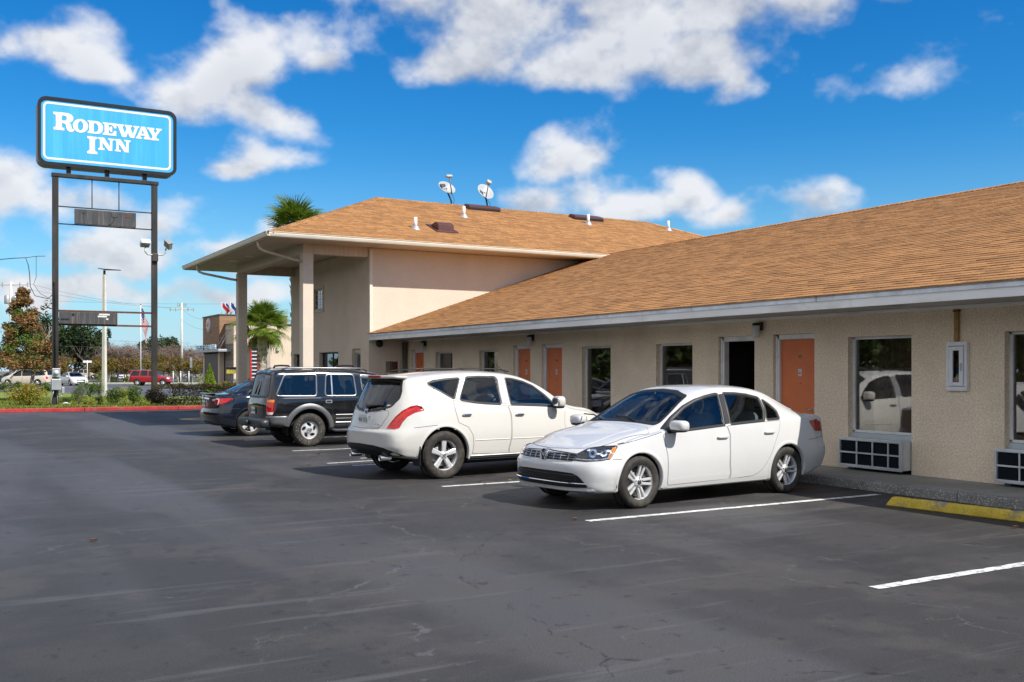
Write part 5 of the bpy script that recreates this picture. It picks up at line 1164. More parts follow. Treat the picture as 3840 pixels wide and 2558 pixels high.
    def finish(s):
        bm = s.bm
        dele = [f for f in getattr(s, 'dele', ()) if f.is_valid]
        # inner lining of the cabin
        zl = s.sp.get('line_z', .75); x0, x1 = s.sp.get('cabin', (1.3, 4.0)); lin = MB(); sd = set(dele)
        for f in bm.faces:
            if f in sd: continue
            c = f.calc_center_median(); xf = s.xm - c.x
            if c.z > zl and x0 < xf < x1: lin.add([v.co - v.normal * .022 for v in reversed(f.verts)], [tuple(range(len(f.verts)))], False)
        bmesh.ops.delete(bm, geom=dele, context='FACES')
        me = bpy.data.meshes.new('body'); bm.to_mesh(me); bm.free()
        me.polygons.foreach_set('use_smooth', [True] * len(me.polygons)); me.materials.append(s.paint)
        o = link(bpy.data.objects.new('body', me)); o.parent = s.root
        lin.build('interior_lining', s.lining, s.root, fix=False, local=True)
        return o
    def interior(s, seat_x, seat_w=.5, zc=.45, rows=((2.35, .60), (3.25, .60)), dash_x=1.75, dash_z=.90, wheel_side=1, steer_x=2.0, head=1.20):
        t = MB(); t.box(s.X(s.L - .9), s.X(1.3), -.68, .68, .20, .26); t.build('cabin_floor', M_UNDER, s.root, local=True)
        d = MB(); sellips(d, (s.X(dash_x - .12), 0, dash_z - .18), (.28, .70, .20), .45, 20, 10); sellips(d, (s.X(dash_x), wheel_side * .36, dash_z + .0), (.12, .20, .06), .6); d.build('dashboard', M_SEAT, s.root, local=True)
        w = MB(); c = Vector((s.X(steer_x), wheel_side * .36, dash_z - .02)); ax = Vector((-1, 0, .45)).normalized(); u = Vector((0, 1, 0)); vv = ax.cross(u)
        w.tube([c + (u * math.cos(a) + vv * math.sin(a)) * .185 for a in np.linspace(0, 2 * math.pi, 25)], .015, 6); w.tube([c - u * .18, c, c + u * .18], .014, 6); w.tube([c, c - ax * .25], .03, 6); w.build('steering_wheel', M_SEAT, s.root, local=True)
        for xf, zz in rows:
            for y in (-.37, .37):
                q = MB(); rot = Matrix.Rotation(R(-18), 3, 'Y')
                sellips(q, (s.X(xf - .25), y, zc), (.27, .25, .09), .5); sellips(q, (s.X(xf + .08), y, zc + .32), (.07, .24, .33), .5, rot=rot); sellips(q, (s.X(xf + .20), y, head), (.05, .13, .085), .55, rot=rot)
                q.tube([(s.X(xf + .19), y - .05, head), (s.X(xf + .15), y - .05, head - .2)], .008, 5); q.tube([(s.X(xf + .19), y + .05, head), (s.X(xf + .15), y + .05, head - .2)], .008, 5)
                q.build('seat', s.seats, s.root, local=True)
    def mirror(s, xf, y, z, paint, side, r=(.075, .12, .075), foot=True):
        b = MB(); sellips(b, (s.X(xf), side * (y + r[1]), z), r, .62, 18, 12); o = b.build('mirror', paint, s.root, local=True)
        g = MB(); sellips(g, (s.X(xf + .055), side * (y + r[1]), z), (.03, r[1] * .86, r[2] * .8), .5, 14, 8); g.build('mirror_glass', M_CHROME, o, local=True)
        k = MB(); sellips(k, (s.X(xf + .0), side * (y + r[1] * .9), z - r[2] * .75), (r[0] * .92, r[1] * .92, r[2] * .42), .6, 14, 8); k.tube([(s.X(xf - .02), side * (y - .06), z - .07), (s.X(xf), side * (y + .06), z - .045)], [.045, .03], 8); k.build('mirror_base', M_BLACK, o, local=True)
    def handle(s, xf, z, m, side, parent, w=.10, chrome=False):
        V = s.view('S', side); p, t = s.hit(V, xf, z, .0)
        s.patch('handle_recess', m if not chrome else s.paint, [(xf + w * .75 * math.cos(a), z + .012 + .035 * math.sin(a)) for a in np.linspace(0, 2 * math.pi, 16, endpoint=False)], 'S', .0038, side, parent=parent, grid=.03)
        b = MB(); sellips(b, p + Vector((0, side * .022, 0)), (w, .012, .016), .55, 14, 8); b.cyl(p + Vector((-w * .8, 0, 0)), p + Vector((-w * .8, side * .02, 0)), .012, n=8); b.cyl(p + Vector((w * .8, 0, 0)), p + Vector((w * .8, side * .02, 0)), .012, n=8)
        b.build('handle', m, parent, local=True)
    def panel(s, name, poly, v, side=1, r=.02, eps=.0028, gap=.0055, th=0., m=None):
        """separate body panel: dark shut line with the skin standing a little proud"""
        P = [tuple(p) for p in fillet(poly, r, 3)] if r else poly
        o = s.patch(name, m or s.paint, P, v, eps, side, th, grid=.045)
        s.ring('shut_line', M_GAP, P, v, [(.0005, .0016), (gap, .0016)], side, th, parent=o, step=.04); return o
# ------------------------------------------------------------------ the four cars in the bays
def paint_mat(name, col, rough=.32, coat=1., var=.02, flake=0, dirt=None, metal=0.):
    return mat(name, col, rough, metal=metal, coat=coat, var=var, vscale=1.2, tint=dirt, tintscale=2.2, tintamt=.35 if dirt else 0)
def emblem_ring(car, c, r, ax, parent, strokes, name='emblem', m=None):
    """round badge: disc, raised ring and strokes (list of 2D polylines in badge units)"""
    c = Vector(c); ax = Vector(ax).normalized(); h = Vector((0, 0, 1)).cross(ax).normalized(); up = ax.cross(h); mb = MB()
    mb.tube([c + (h * math.cos(a) + up * math.sin(a)) * r + ax * .006 for a in np.linspace(0, 2 * math.pi, 29)], r * .085, 6)
    for st in strokes: mb.tube([c + h * (p[0] * r) + up * (p[1] * r) + ax * .008 for p in st], r * .085, 5)
    o = mb.build(name, m or M_CHROME, parent, local=True)
    d = MB(); d.lathe([(0, .002), (r * .97, .002), (r, -.01)], c, ax, 28); d.build('emblem_disc', mat('badge_blue', (.03, .045, .08), .25, coat=1.), o, local=True); return o
VW = [[(-.62, .62), (-.22, -.12), (0, .30), (.22, -.12), (.62, .62)], [(-.86, .35), (-.40, -.76), (-.0, .02), (.40, -.76), (.86, .35)]]

# --- white saloon, nose towards the drive lane
W_PAINT = paint_mat('white_paint', (.62, .62, .61), .3)
JET = dict(L=4.66, fo=.90, wb=2.651, r=.316, tyre_w=.205, nose_bow=.30, nose_pow=3.2, nose_len=1.0, tail_bow=.24, tail_len=.8, mid=.52, cabin=(1.45, 4.0), line_z=.80,
    nose=[(.15, .13), (.22, .10), (.30, .08), (.45, .07), (.53, .08), (.58, .115), (.66, .14), (.72, .18), (.80, .24)], tail=[(.2, .12), (.32, .05), (.5, .0), (.62, .02), (.68, .05), (.9, .04), (.98, .0), (1.05, .05)],
    curves=dict(top=[(0, .712), (.1, .728), (.3, .775), (.6, .838), (.9, .892), (1.15, .938), (1.28, .975), (1.5, 1.098), (1.7, 1.215), (1.9, 1.325), (2.05, 1.388), (2.2, 1.424), (2.5, 1.450), (2.8, 1.453), (3.1, 1.438), (3.35, 1.402), (3.5, 1.365), (3.7, 1.285), (3.9, 1.185), (4.08, 1.095), (4.2, 1.062), (4.4, 1.05), (4.58, 1.03), (4.66, .99)],
        belt=[(0, .635), (.3, .715), (.6, .785), (.9, .838), (1.3, .888), (2, .918), (3, .955), (3.6, .985), (4.1, .985), (4.66, .90)],
        wmax=[(0, .82), (.15, .855), (.5, .885), (1, .89), (2.3, .89), (3.6, .89), (4.2, .868), (4.66, .80)], wbelt=[(0, .75), (.3, .80), (.9, .835), (1.3, .845), (2.5, .85), (3.6, .835), (4.2, .80), (4.66, .74)],
        wrail=[(0, .67), (.5, .715), (1.0, .73), (1.3, .715), (1.7, .645), (2.1, .585), (2.6, .578), (3.1, .572), (3.5, .565), (3.9, .60), (4.1, .655), (4.4, .69), (4.66, .67)],
        crown=[(0, .025), (.6, .03), (1.2, .045), (1.5, .08), (1.9, .09), (2.2, .065), (2.8, .055), (3.3, .06), (3.7, .075), (4.0, .05), (4.3, .03), (4.66, .03)],
        bot=[(0, .205), (.4, .19), (1.5, .18), (3.2, .18), (3.9, .20), (4.3, .25), (4.66, .30)]))
def build_sedan_white():
    c = Car('parked_sedan', 'white saloon parked nose out in the nearest occupied bay', (8.66, 10.80, 0), R(185.5), JET, W_PAINT, 1.015)
    c.arches(.355)
    for sd in (1, -1):
        c.window([(1.36, .90), (1.58, 1.035), (1.84, 1.172), (2.05, 1.25), (2.22, 1.292), (2.38, 1.318), (2.455, 1.325), (2.40, 1.12), (2.345, .955), (1.9, .93)], 'S', G_CAR, sd, r=.02, ringw=.03)
        c.window([(2.575, 1.33), (2.80, 1.325), (3.0, 1.305), (3.22, 1.262), (3.19, 1.12), (3.11, .995), (2.48, .965), (2.53, 1.12)], 'S', G_CAR, sd, r=.02, ringw=.03)
        c.window([(3.285, 1.238), (3.38, 1.175), (3.445, 1.105), (3.415, 1.01), (3.175, 1.0), (3.25, 1.12)], 'S', G_CAR, sd, r=.02, ringw=.026)
        c.patch('pillar_trim', M_BLACK, [(2.48, 1.33), (2.555, 1.335), (2.455, .962), (2.372, .956)], 'S', .0075, sd, grid=.05)
        fd = c.panel('door', [(1.28, .865), (1.9, .90), (2.385, .93), (2.415, .82), (2.40, .67), (2.395, .45), (2.425, .33), (2.41, .262), (1.345, .250), (1.335, .33), (1.32, .62), (1.28, .80)], 'S', sd)
        rd = c.panel('door', [(2.40, .931), (2.9, .953), (3.42, .975), (3.37, .84), (3.28, .70), (3.20, .56), (3.13, .46), (3.04, .355), (2.95, .305), (2.86, .275), (2.435, .262), (2.447, .33), (2.418, .45), (2.422, .67), (2.438, .82)], 'S', sd, r=.012)
        c.handle(2.28, .80, W_PAINT, sd, fd); c.handle(3.17, .83, W_PAINT, sd, rd)
        c.mirror(1.43, .845, .97, W_PAINT, sd, (.085, .125, .068))
        # headlamp
        hl = c.patch('headlight', M_LAMP, [(.455, .585), (.60, .575), (.80, .585), (.905, .60), (.985, .735), (.965, .752), (.80, .745), (.62, .715), (.50, .655)], 'DF', .004, sd, 45, grid=.03, r=.012, skirt=.01)
        c.patch('amber_lamp', M_AMBER, [(.865, .605), (.905, .607), (.972, .728), (.925, .728), (.895, .67)], 'DF', .0065, sd, 45, parent=hl, grid=.03)
        for cx, rr in ((.70, .048), (.83, .036)):
            c.patch('reflector', M_REFL, [(cx + rr * .95 * math.cos(a), .668 + rr * math.sin(a)) for a in np.linspace(0, 2 * math.pi, 18, endpoint=False)], 'DF', .0062, sd, 45, parent=hl, grid=.03)
            c.patch('lamp_bulb', M_LAMP, [(cx + rr * .45 * math.cos(a), .672 + rr * .45 * math.sin(a)) for a in np.linspace(0, 2 * math.pi, 14, endpoint=False)], 'DF', .009, sd, 45, parent=hl, grid=.02)
        c.strip('lamp_strip', M_REFL, [(.50, .600), (.62, .592), (.80, .600), (.88, .612), (.935, .70)], 'DF', .016, .0068, sd, 45, parent=hl, ridge=.003)
        c.patch('tail_light', M_RED, [(.74, .80), (.93, .81), (1.0, .95), (.80, .97), (.70, .92)], 'DB', .005, sd, 50, grid=.035, r=.02)
        c.strip('bumper_seam', M_GAP, [(.62, .598), (.50, .602), (.42, .603), (.34, .590), (.42, .615)][:2], 'S', .006, .002, sd)
        c.strip('bumper_seam', M_GAP, [(3.98, .70), (4.2, .715), (4.5, .735)], 'S', .006, .002, sd)
        c.strip('wing_seam', M_GAP, [(.66, .765), (.9, .822), (1.1, .858), (1.26, .892)], 'S', .006, .002, sd)
    c.patch('sill_panel', W_PAINT, [(1.35, .262), (3.15, .262), (3.15, .21), (1.35, .21)], 'S', .002, 1, grid=.08)  # sill skin in the body colour
    c.window([(-.635, .985), (-.592, 1.105), (-.545, 1.225), (-.515, 1.305), (-.3, 1.362), (0, 1.38), (.3, 1.362), (.515, 1.305), (.545, 1.225), (.592, 1.105), (.635, .985), (.35, 1.005), (0, 1.012), (-.35, 1.005)], 'F', G_SCREEN, r=.02, ringw=.022, name='windscreen')
    c.window([(-.56, 1.09), (-.48, 1.30), (-.25, 1.342), (0, 1.352), (.25, 1.342), (.48, 1.30), (.56, 1.09), (.3, 1.115), (0, 1.12), (-.3, 1.115)], 'B', G_TINT, r=.03, ringw=.04, name='rear_window')
    hood = c.panel('bonnet', [(.20, 0), (.235, .30), (.31, .50), (.48, .625), (.80, .70), (1.15, .735), (1.235, .60), (1.255, .30), (1.26, 0), (1.255, -.30), (1.235, -.60), (1.15, -.735), (.80, -.70), (.48, -.625), (.31, -.50), (.235, -.30)], 'T', r=.03)
    for y in (.42, -.42): c.strip('bonnet_crease', W_PAINT, [(.36, y), (.8, y + math.copysign(.06, y)), (1.15, y + math.copysign(.10, y))], 'T', .05, .001, parent=hood, ridge=.006)
    # grille with slats and badge
    gp = [(-.50, .575), (.50, .575), (.545, .66), (.35, .672), (.12, .680), (0, .688), (-.12, .680), (-.35, .672), (-.545, .66)]
    g = c.patch('grille', M_BLACK, gp, 'F', .003, grid=.04, r=.01, skirt=.01)
    for z in (.600, .628, .655): c.strip('grille_bar', M_CHROME, [(-.515 - (z - .6) * .5, z), (.515 + (z - .6) * .5, z)], 'F', .0085, .010, parent=g, ridge=.006)
    for y in (-.42, -.30, -.18, .18, .30, .42): c.strip('grille_rib', M_CHROME, [(y, .582), (y, .664)], 'F', .006, .006, parent=g, ridge=.003)
    p, t = c.hit(c.view('F'), 0, .625, .004); emblem_ring(c, p + Vector((.014, 0, 0)), .07, (1, 0, .12), c.root, VW)
    lg = c.patch('lower_grille', M_BLACK, [(-.70, .275), (-.55, .268), (.55, .268), (.70, .275), (.66, .34), (.60, .405), (.53, .438), (.3, .448), (-.3, .448), (-.53, .438), (-.60, .405), (-.66, .34)], 'F', .003, grid=.05, r=.03)
    c.strip('chrome_strip', M_CHROME, [(-.68, .318), (.68, .318)], 'F', .014, .008, parent=lg, ridge=.008)
    for z in (.36, .385, .41): c.strip('lower_slat', M_TRIM, [(-.58, z), (.58, z)], 'F', .012, .006, parent=lg, ridge=.008)
    c.strip('lower_lip', W_PAINT, [(-.74, .243), (-.4, .236), (.4, .236), (.74, .243)], 'F', .035, .004, ridge=.012)
    c.interior(None, rows=((2.28, .6), (3.10, .6)), zc=.46, dash_x=1.60, dash_z=.93, steer_x=1.86, head=1.17)
    m = MB(); sellips(m, (c.X(1.93), 0, 1.285), (.02, .12, .04), .5, 14, 8); m.tube([(c.X(1.93), 0, 1.28), (c.X(1.95), 0, 1.36)], .01, 5); m.build('rear_view_mirror', M_BLACK, c.root, local=True)
    for k, yy in enumerate((-.35, .30)): w = MB(); w.tube([(c.X(1.33), yy, 1.0), (c.X(1.40), yy - .25, 1.05), (c.X(1.42), yy - .48, 1.055)], .009, 5); w.build('wiper', M_BLACK, c.root, local=True)
    c.wheels(.217, 'twin5', M_ALLOY, 1.53, steer=0); c.finish(); return c
build_sedan_white()

# --- white crossover, tail towards the lane
P_PAINT = paint_mat('pearl_paint', (.63, .61, .56), .32)
MUR = dict(L=4.77, fo=.95, wb=2.825, r=.372, tyre_w=.235, nose_bow=.34, nose_len=1.0, tail_bow=.26, tail_pow=2.6, tail_len=1.0, mid=.50, bow=.02, cabin=(1.4, 4.5), line_z=.95,
    nose=[(.2, .08), (.35, .01), (.5, 0), (.65, .04), (.8, .12), (.95, .25)], tail=[(.25, .16), (.40, .06), (.52, .0), (.72, .01), (.78, .05), (.86, .065), (1.0, .06), (1.2, .04)],
    curves=dict(top=[(0, .80), (.15, .90), (.4, .985), (.8, 1.045), (1.1, 1.085), (1.22, 1.12), (1.5, 1.30), (1.8, 1.475), (2.0, 1.555), (2.2, 1.61), (2.6, 1.655), (3.0, 1.668), (3.5, 1.655), (4.0, 1.615), (4.25, 1.585), (4.38, 1.555), (4.44, 1.50), (4.50, 1.40), (4.58, 1.255), (4.65, 1.13), (4.71, 1.02), (4.77, .90)],
        belt=[(0, .70), (.5, .86), (1, .95), (1.6, 1.01), (2.5, 1.045), (3.3, 1.085), (3.8, 1.14), (4.3, 1.14), (4.6, 1.02), (4.77, .82)],
        wmax=[(0, .82), (.3, .90), (1, .935), (2, .94), (3.5, .945), (4.2, .93), (4.6, .89), (4.77, .86)], wbelt=[(0, .74), (.5, .83), (1.2, .87), (2.5, .885), (3.6, .88), (4.2, .86), (4.6, .83), (4.77, .78)],
        wrail=[(0, .66), (.6, .73), (1.1, .755), (1.5, .715), (2.0, .66), (2.6, .645), (3.5, .635), (4.1, .64), (4.35, .65), (4.5, .69), (4.65, .73), (4.77, .73)],
        crown=[(0, .03), (1.1, .05), (1.5, .09), (2.0, .085), (2.5, .065), (3.5, .06), (4.2, .055), (4.5, .05), (4.77, .03)],
        bot=[(0, .26), (.4, .25), (1.4, .255), (3.4, .255), (4.2, .29), (4.77, .36)]))
def build_crossover():
    c = Car('parked_crossover', 'white crossover with red boomerang tail lights parked nose in', (8.13, 14.98, 0), R(5.0), MUR, P_PAINT, 1.0, seats=M_SEATB, lining=M_LINEB)
    c.arches(.437)
    for sd in (1, -1):
        c.window([(1.60, 1.085), (1.76, 1.245), (1.96, 1.395), (2.15, 1.468), (2.35, 1.512), (2.49, 1.525), (2.50, 1.32), (2.485, 1.125), (2.0, 1.105)], 'S', G_CAR, sd, r=.02, ringw=.03)
        c.window([(2.68, 1.545), (3.0, 1.553), (3.235, 1.543), (3.33, 1.41), (3.445, 1.215), (3.1, 1.165), (2.70, 1.14), (2.70, 1.34)], 'S', G_TINT, sd, r=.03, ringw=.028)
        c.window([(3.385, 1.530), (3.65, 1.512), (3.86, 1.485), (3.955, 1.455), (3.78, 1.36), (3.66, 1.29), (3.565, 1.24), (3.46, 1.40)], 'S', G_TINT, sd, r=.02, ringw=.028)
        c.patch('pillar_trim', M_METAL, [(2.53, 1.535), (2.645, 1.545), (2.665, 1.140), (2.53, 1.128)], 'S', .0075, sd, grid=.05)
        c.patch('pillar_trim', M_METAL, [(3.27, 1.543), (3.355, 1.535), (3.535, 1.238), (3.48, 1.215)], 'S', .0075, sd, grid=.05)
        fd = c.panel('door', [(1.42, 1.04), (2.0, 1.075), (2.565, 1.10), (2.53, .98), (2.525, .89), (2.54, .60), (2.58, .42), (2.58, .35), (1.47, .34), (1.44, .45), (1.46, .80)], 'S', sd)
        rd = c.panel('door', [(2.585, 1.10), (3.0, 1.125), (3.45, 1.17), (3.59, 1.205), (3.575, 1.05), (3.53, .86), (3.36, .79), (3.28, .66), (3.26, .50), (3.28, .37), (2.60, .35), (2.60, .42), (2.56, .60), (2.545, .89), (2.55, .98)], 'S', sd, r=.02)
        c.handle(2.37, .955, M_CHROME, sd, fd, .085, True); c.handle(3.38, .975, M_CHROME, sd, rd, .085, True)
        c.strip('door_moulding', P_PAINT, [(1.5, .575), (2.53, .575)], 'S', .02, .003, sd, ridge=.008, parent=fd); c.strip('door_moulding', P_PAINT, [(2.58, .575), (3.24, .575)], 'S', .02, .003, sd, ridge=.008, parent=rd)
        c.strip('sill_strip', M_BLACK, [(1.38, .30), (3.32, .30)], 'S', .05, .004, sd, ridge=.012)
        c.strip('sill_chrome', M_METAL, [(1.40, .335), (3.3, .335)], 'S', .014, .005, sd, ridge=.006)
        c.mirror(1.64, .885, 1.15, P_PAINT, sd, (.085, .115, .095))
        tl = c.patch('tail_light', M_RED, [(.53, .795), (.66, .78), (.735, .80), (.775, .88), (.85, .97), (.95, 1.03), (1.07, 1.06), (1.04, 1.11), (.97, 1.14), (.875, 1.12), (.76, 1.055), (.66, .965), (.59, .88)], 'DB', .006, sd, 48, grid=.035, r=.012, skirt=.012)
        c.strip('lens_rib', mat('red_lens_bright', (.56, .025, .012), .15, coat=1.), [(.64, .84), (.71, .94), (.81, 1.03), (.95, 1.09)], 'DB', .03, .0085, sd, 48, parent=tl, ridge=.004)
        c.patch('headlight', M_CLEARL, [(.55, .78), (.80, .78), (1.0, .88), (1.05, .96), (.85, .95), (.62, .87)], 'DF', .004, sd, 45, grid=.05, r=.03)
        c.strip('quarter_seam', M_GAP, [(4.16, 1.10), (4.17, 1.2), (4.10, 1.33), (4.0, 1.45), (3.95, 1.55)], 'S', .006, .002, sd)
        c.strip('bumper_seam', M_GAP, [(3.78, .83), (4.0, .825), (4.3, .80)], 'S', .006, .002, sd)
        fl = MB(); fl.bbox(c.X(4.22), c.X(4.20), sd * .70 if sd > 0 else -.92, .92 if sd > 0 else sd * .70, .22, .52, .006); fl.build('mud_flap', M_BLACK, c.root, local=True)
        e = MB(); x = c.X(4.66); e.lathe([(.045, .16), (.045, -.02), (.040, -.022), (.036, .0), (.036, .16)], (x, sd * .50, .335), (1, 0, 0), 20); e.build('exhaust_tip', M_CHROME, c.root, local=True)
    c.window([(-.575, 1.485), (-.25, 1.512), (0, 1.52), (.25, 1.512), (.575, 1.485), (.645, 1.34), (.66, 1.24), (.58, 1.13), (.35, 1.07), (0, 1.045), (-.35, 1.07), (-.58, 1.13), (-.66, 1.24), (-.645, 1.34)], 'B', G_TINT, r=.02, ringw=.028, name='rear_window')
    c.window([(-.68, 1.13), (-.63, 1.30), (-.57, 1.47), (-.3, 1.545), (0, 1.562), (.3, 1.545), (.57, 1.47), (.63, 1.30), (.68, 1.13), (.35, 1.15), (0, 1.16), (-.35, 1.15)], 'F', G_SCREEN, r=.02, ringw=.026, name='windscreen')
    hatch = c.panel('tailgate', [(-.60, 1.0), (-.52, .86), (-.47, .79), (0, .775), (.47, .79), (.52, .86), (.60, 1.0), (.55, 1.055), (.35, 1.03), (0, 1.01), (-.35, 1.03), (-.55, 1.055)], 'B', r=.03)
    pl = c.patch('plate_recess', M_METAL, [(-.30, .985), (.30, .985), (.26, .825), (-.26, .825)], 'B', .004, parent=hatch, grid=.05, r=.03)
    p, t = c.hit(c.view('B'), 0, .905, .0)
    plate(c, p + Vector((-.016, 0, 0)), .155, .075, hatch, '068 TCH')
    p, t = c.hit(c.view('B'), 0, 1.045, .0); emblem_ring(c, p + Vector((-.008, 0, .0)), .05, (-1, 0, .3), c.root, [[(-1.1, 0), (1.1, 0)], [(-1.1, .16), (1.1, .16)]])
    p, t = c.hit(c.view('B'), -.40, .83, .003); sl = MB()
    c.strip('model_badge', M_CHROME, [(-.36, .84), (-.39, .855), (-.42, .835), (-.45, .85)], 'B', .012, .006, ridge=.004, parent=hatch); c.strip('model_badge', M_CHROME, [(-.47, .86), (-.48, .835), (-.52, .835)], 'B', .012, .006, ridge=.004, parent=hatch)
    vl = c.patch('rear_valance', M_BLACK, [(-.84, .375), (-.78, .44), (-.62, .50), (-.4, .53), (0, .54), (.4, .53), (.62, .50), (.78, .44), (.84, .375), (.6, .36), (-.6, .36)], 'B', .004, grid=.05, r=.02)
    sp = MB(); sellips(sp, (c.X(4.36), 0, 1.562), (.15, .64, .030), .42, 28, 8); spo = sp.build('spoiler', P_PAINT, c.root, local=True)
    b = MB(); b.bbox(c.X(4.525), c.X(4.50), -.20, .20, 1.552, 1.588, .008); b.build('brake_light', M_RED, spo, local=True)
    w = MB(); p0, t = c.hit(c.view('B'), .0, 1.10, .02); p1, t = c.hit(c.view('B'), -.42, 1.13, .018); w.tube([p0, p0 + (p1 - p0) * .3 + Vector((-.02, 0, 0)), p1], [.03, .018, .008], 8); w.build('rear_wiper', M_BLACK, c.root, local=True)
    a = MB(); a.tube([(c.X(2.16), -.25, 1.60), (c.X(2.52), -.25, 1.86)], [.006, .003], 6); a.build('aerial', M_BLACK, c.root, local=True)
    for sd in (1, -1):
        r_ = MB(); r_.tube([(c.X(2.35), sd * .565, 1.645), (c.X(2.6), sd * .565, 1.69), (c.X(3.3), sd * .56, 1.70), (c.X(3.95), sd * .55, 1.66)], .012, 6); r_.build('roof_rail', M_TRIM, c.root, local=True)
    c.interior(None, rows=((2.55, .6), (3.45, .6)), zc=.62, dash_x=1.70, dash_z=1.08, steer_x=2.0, head=1.36)
    m = MB(); sellips(m, (c.X(2.02), 0, 1.45), (.02, .12, .04), .5, 14, 8); m.build('rear_view_mirror', M_BLACK, c.root, local=True)
    c.wheels(.245, 'five', M_ALLOY, 1.61); c.finish(); return c
def plate(c, p, w, h, parent, txt, facing=-1, size=.085):
    mb = MB(); mb.bbox(p.x - .003, p.x + .003, p.y - w, p.y + w, p.z - h, p.z + h, .002); o = mb.build('licence_plate', M_PLATE, parent, local=True)
    cu = bpy.data.curves.new('plate_text', 'FONT'); cu.body = txt; cu.size = size; cu.align_x = 'CENTER'; cu.align_y = 'CENTER'; cu.extrude = .001
    t = bpy.data.objects.new('plate_text', cu); dg = bpy.context.evaluated_depsgraph_get(); COL.objects.link(t); bpy.context.view_layer.update()
    me = bpy.data.meshes.new_from_object(t.evaluated_get(bpy.context.evaluated_depsgraph_get())); COL.objects.unlink(t); bpy.data.objects.remove(t)
    me.materials.append(mat('plate_ink', (.05, .16, .12), .5))
    q = link(bpy.data.objects.new('plate_text', me)); q.parent = o; q.location = (p.x + facing * .005, p.y, p.z - .005); q.rotation_euler = (R(90), 0, R(-90) if facing < 0 else R(90)); return o
build_crossover()

M_DCHROME = mat('dull_chrome', (.20, .20, .21), .3, metal=.8, var=.1)
# --- black off-roader with grey cladding
K_PAINT = paint_mat('black_paint', (.006, .0065, .008), .14, dirt=(.02, .02, .022)); K_CLAD = mat('grey_cladding', (.16, .165, .17), .38, metal=.5, var=.12, vscale=3, coat=.3)
EXP = dict(L=4.70, fo=.85, wb=2.835, r=.368, tyre_w=.24, nose_bow=.20, nose_len=.8, tail_bow=.14, tail_pow=3.2, tail_len=.6, mid=.55, bow=.012, cabin=(1.45, 4.52), line_z=1.0,
    nose=[(.3, .05), (.45, 0), (.6, .02), (.75, .05), (.95, .12)], tail=[(.3, .10), (.45, .05), (.6, .04), (.9, .03), (1.1, .02), (1.3, .03)],
    curves=dict(top=[(0, .80), (.1, .92), (.3, .985), (.8, 1.035), (1.15, 1.07), (1.25, 1.105), (1.5, 1.30), (1.75, 1.48), (1.92, 1.575), (2.1, 1.635), (2.4, 1.675), (2.8, 1.70), (3.5, 1.705), (4.2, 1.69), (4.42, 1.67), (4.50, 1.62), (4.54, 1.50), (4.59, 1.28), (4.63, 1.13), (4.66, 1.05), (4.70, .98)],
        belt=[(0, .75), (.3, .92), (1, .985), (1.6, 1.03), (2.5, 1.05), (4, 1.06), (4.5, 1.05), (4.70, .88)],
        wmax=[(0, .80), (.3, .865), (1, .875), (3, .88), (4.3, .875), (4.70, .84)], wbelt=[(0, .76), (.3, .835), (1, .85), (3, .86), (4.3, .855), (4.70, .82)],
        wrail=[(0, .70), (.5, .76), (1.15, .775), (1.5, .745), (1.9, .705), (2.5, .69), (3.5, .69), (4.2, .685), (4.45, .69), (4.58, .74), (4.70, .77)],
        crown=[(0, .03), (1.1, .04), (1.5, .06), (2.0, .06), (2.8, .045), (4.2, .045), (4.5, .04), (4.70, .03)],
        bot=[(0, .40), (.4, .36), (1.4, .36), (3.2, .36), (4.1, .42), (4.70, .46)]))
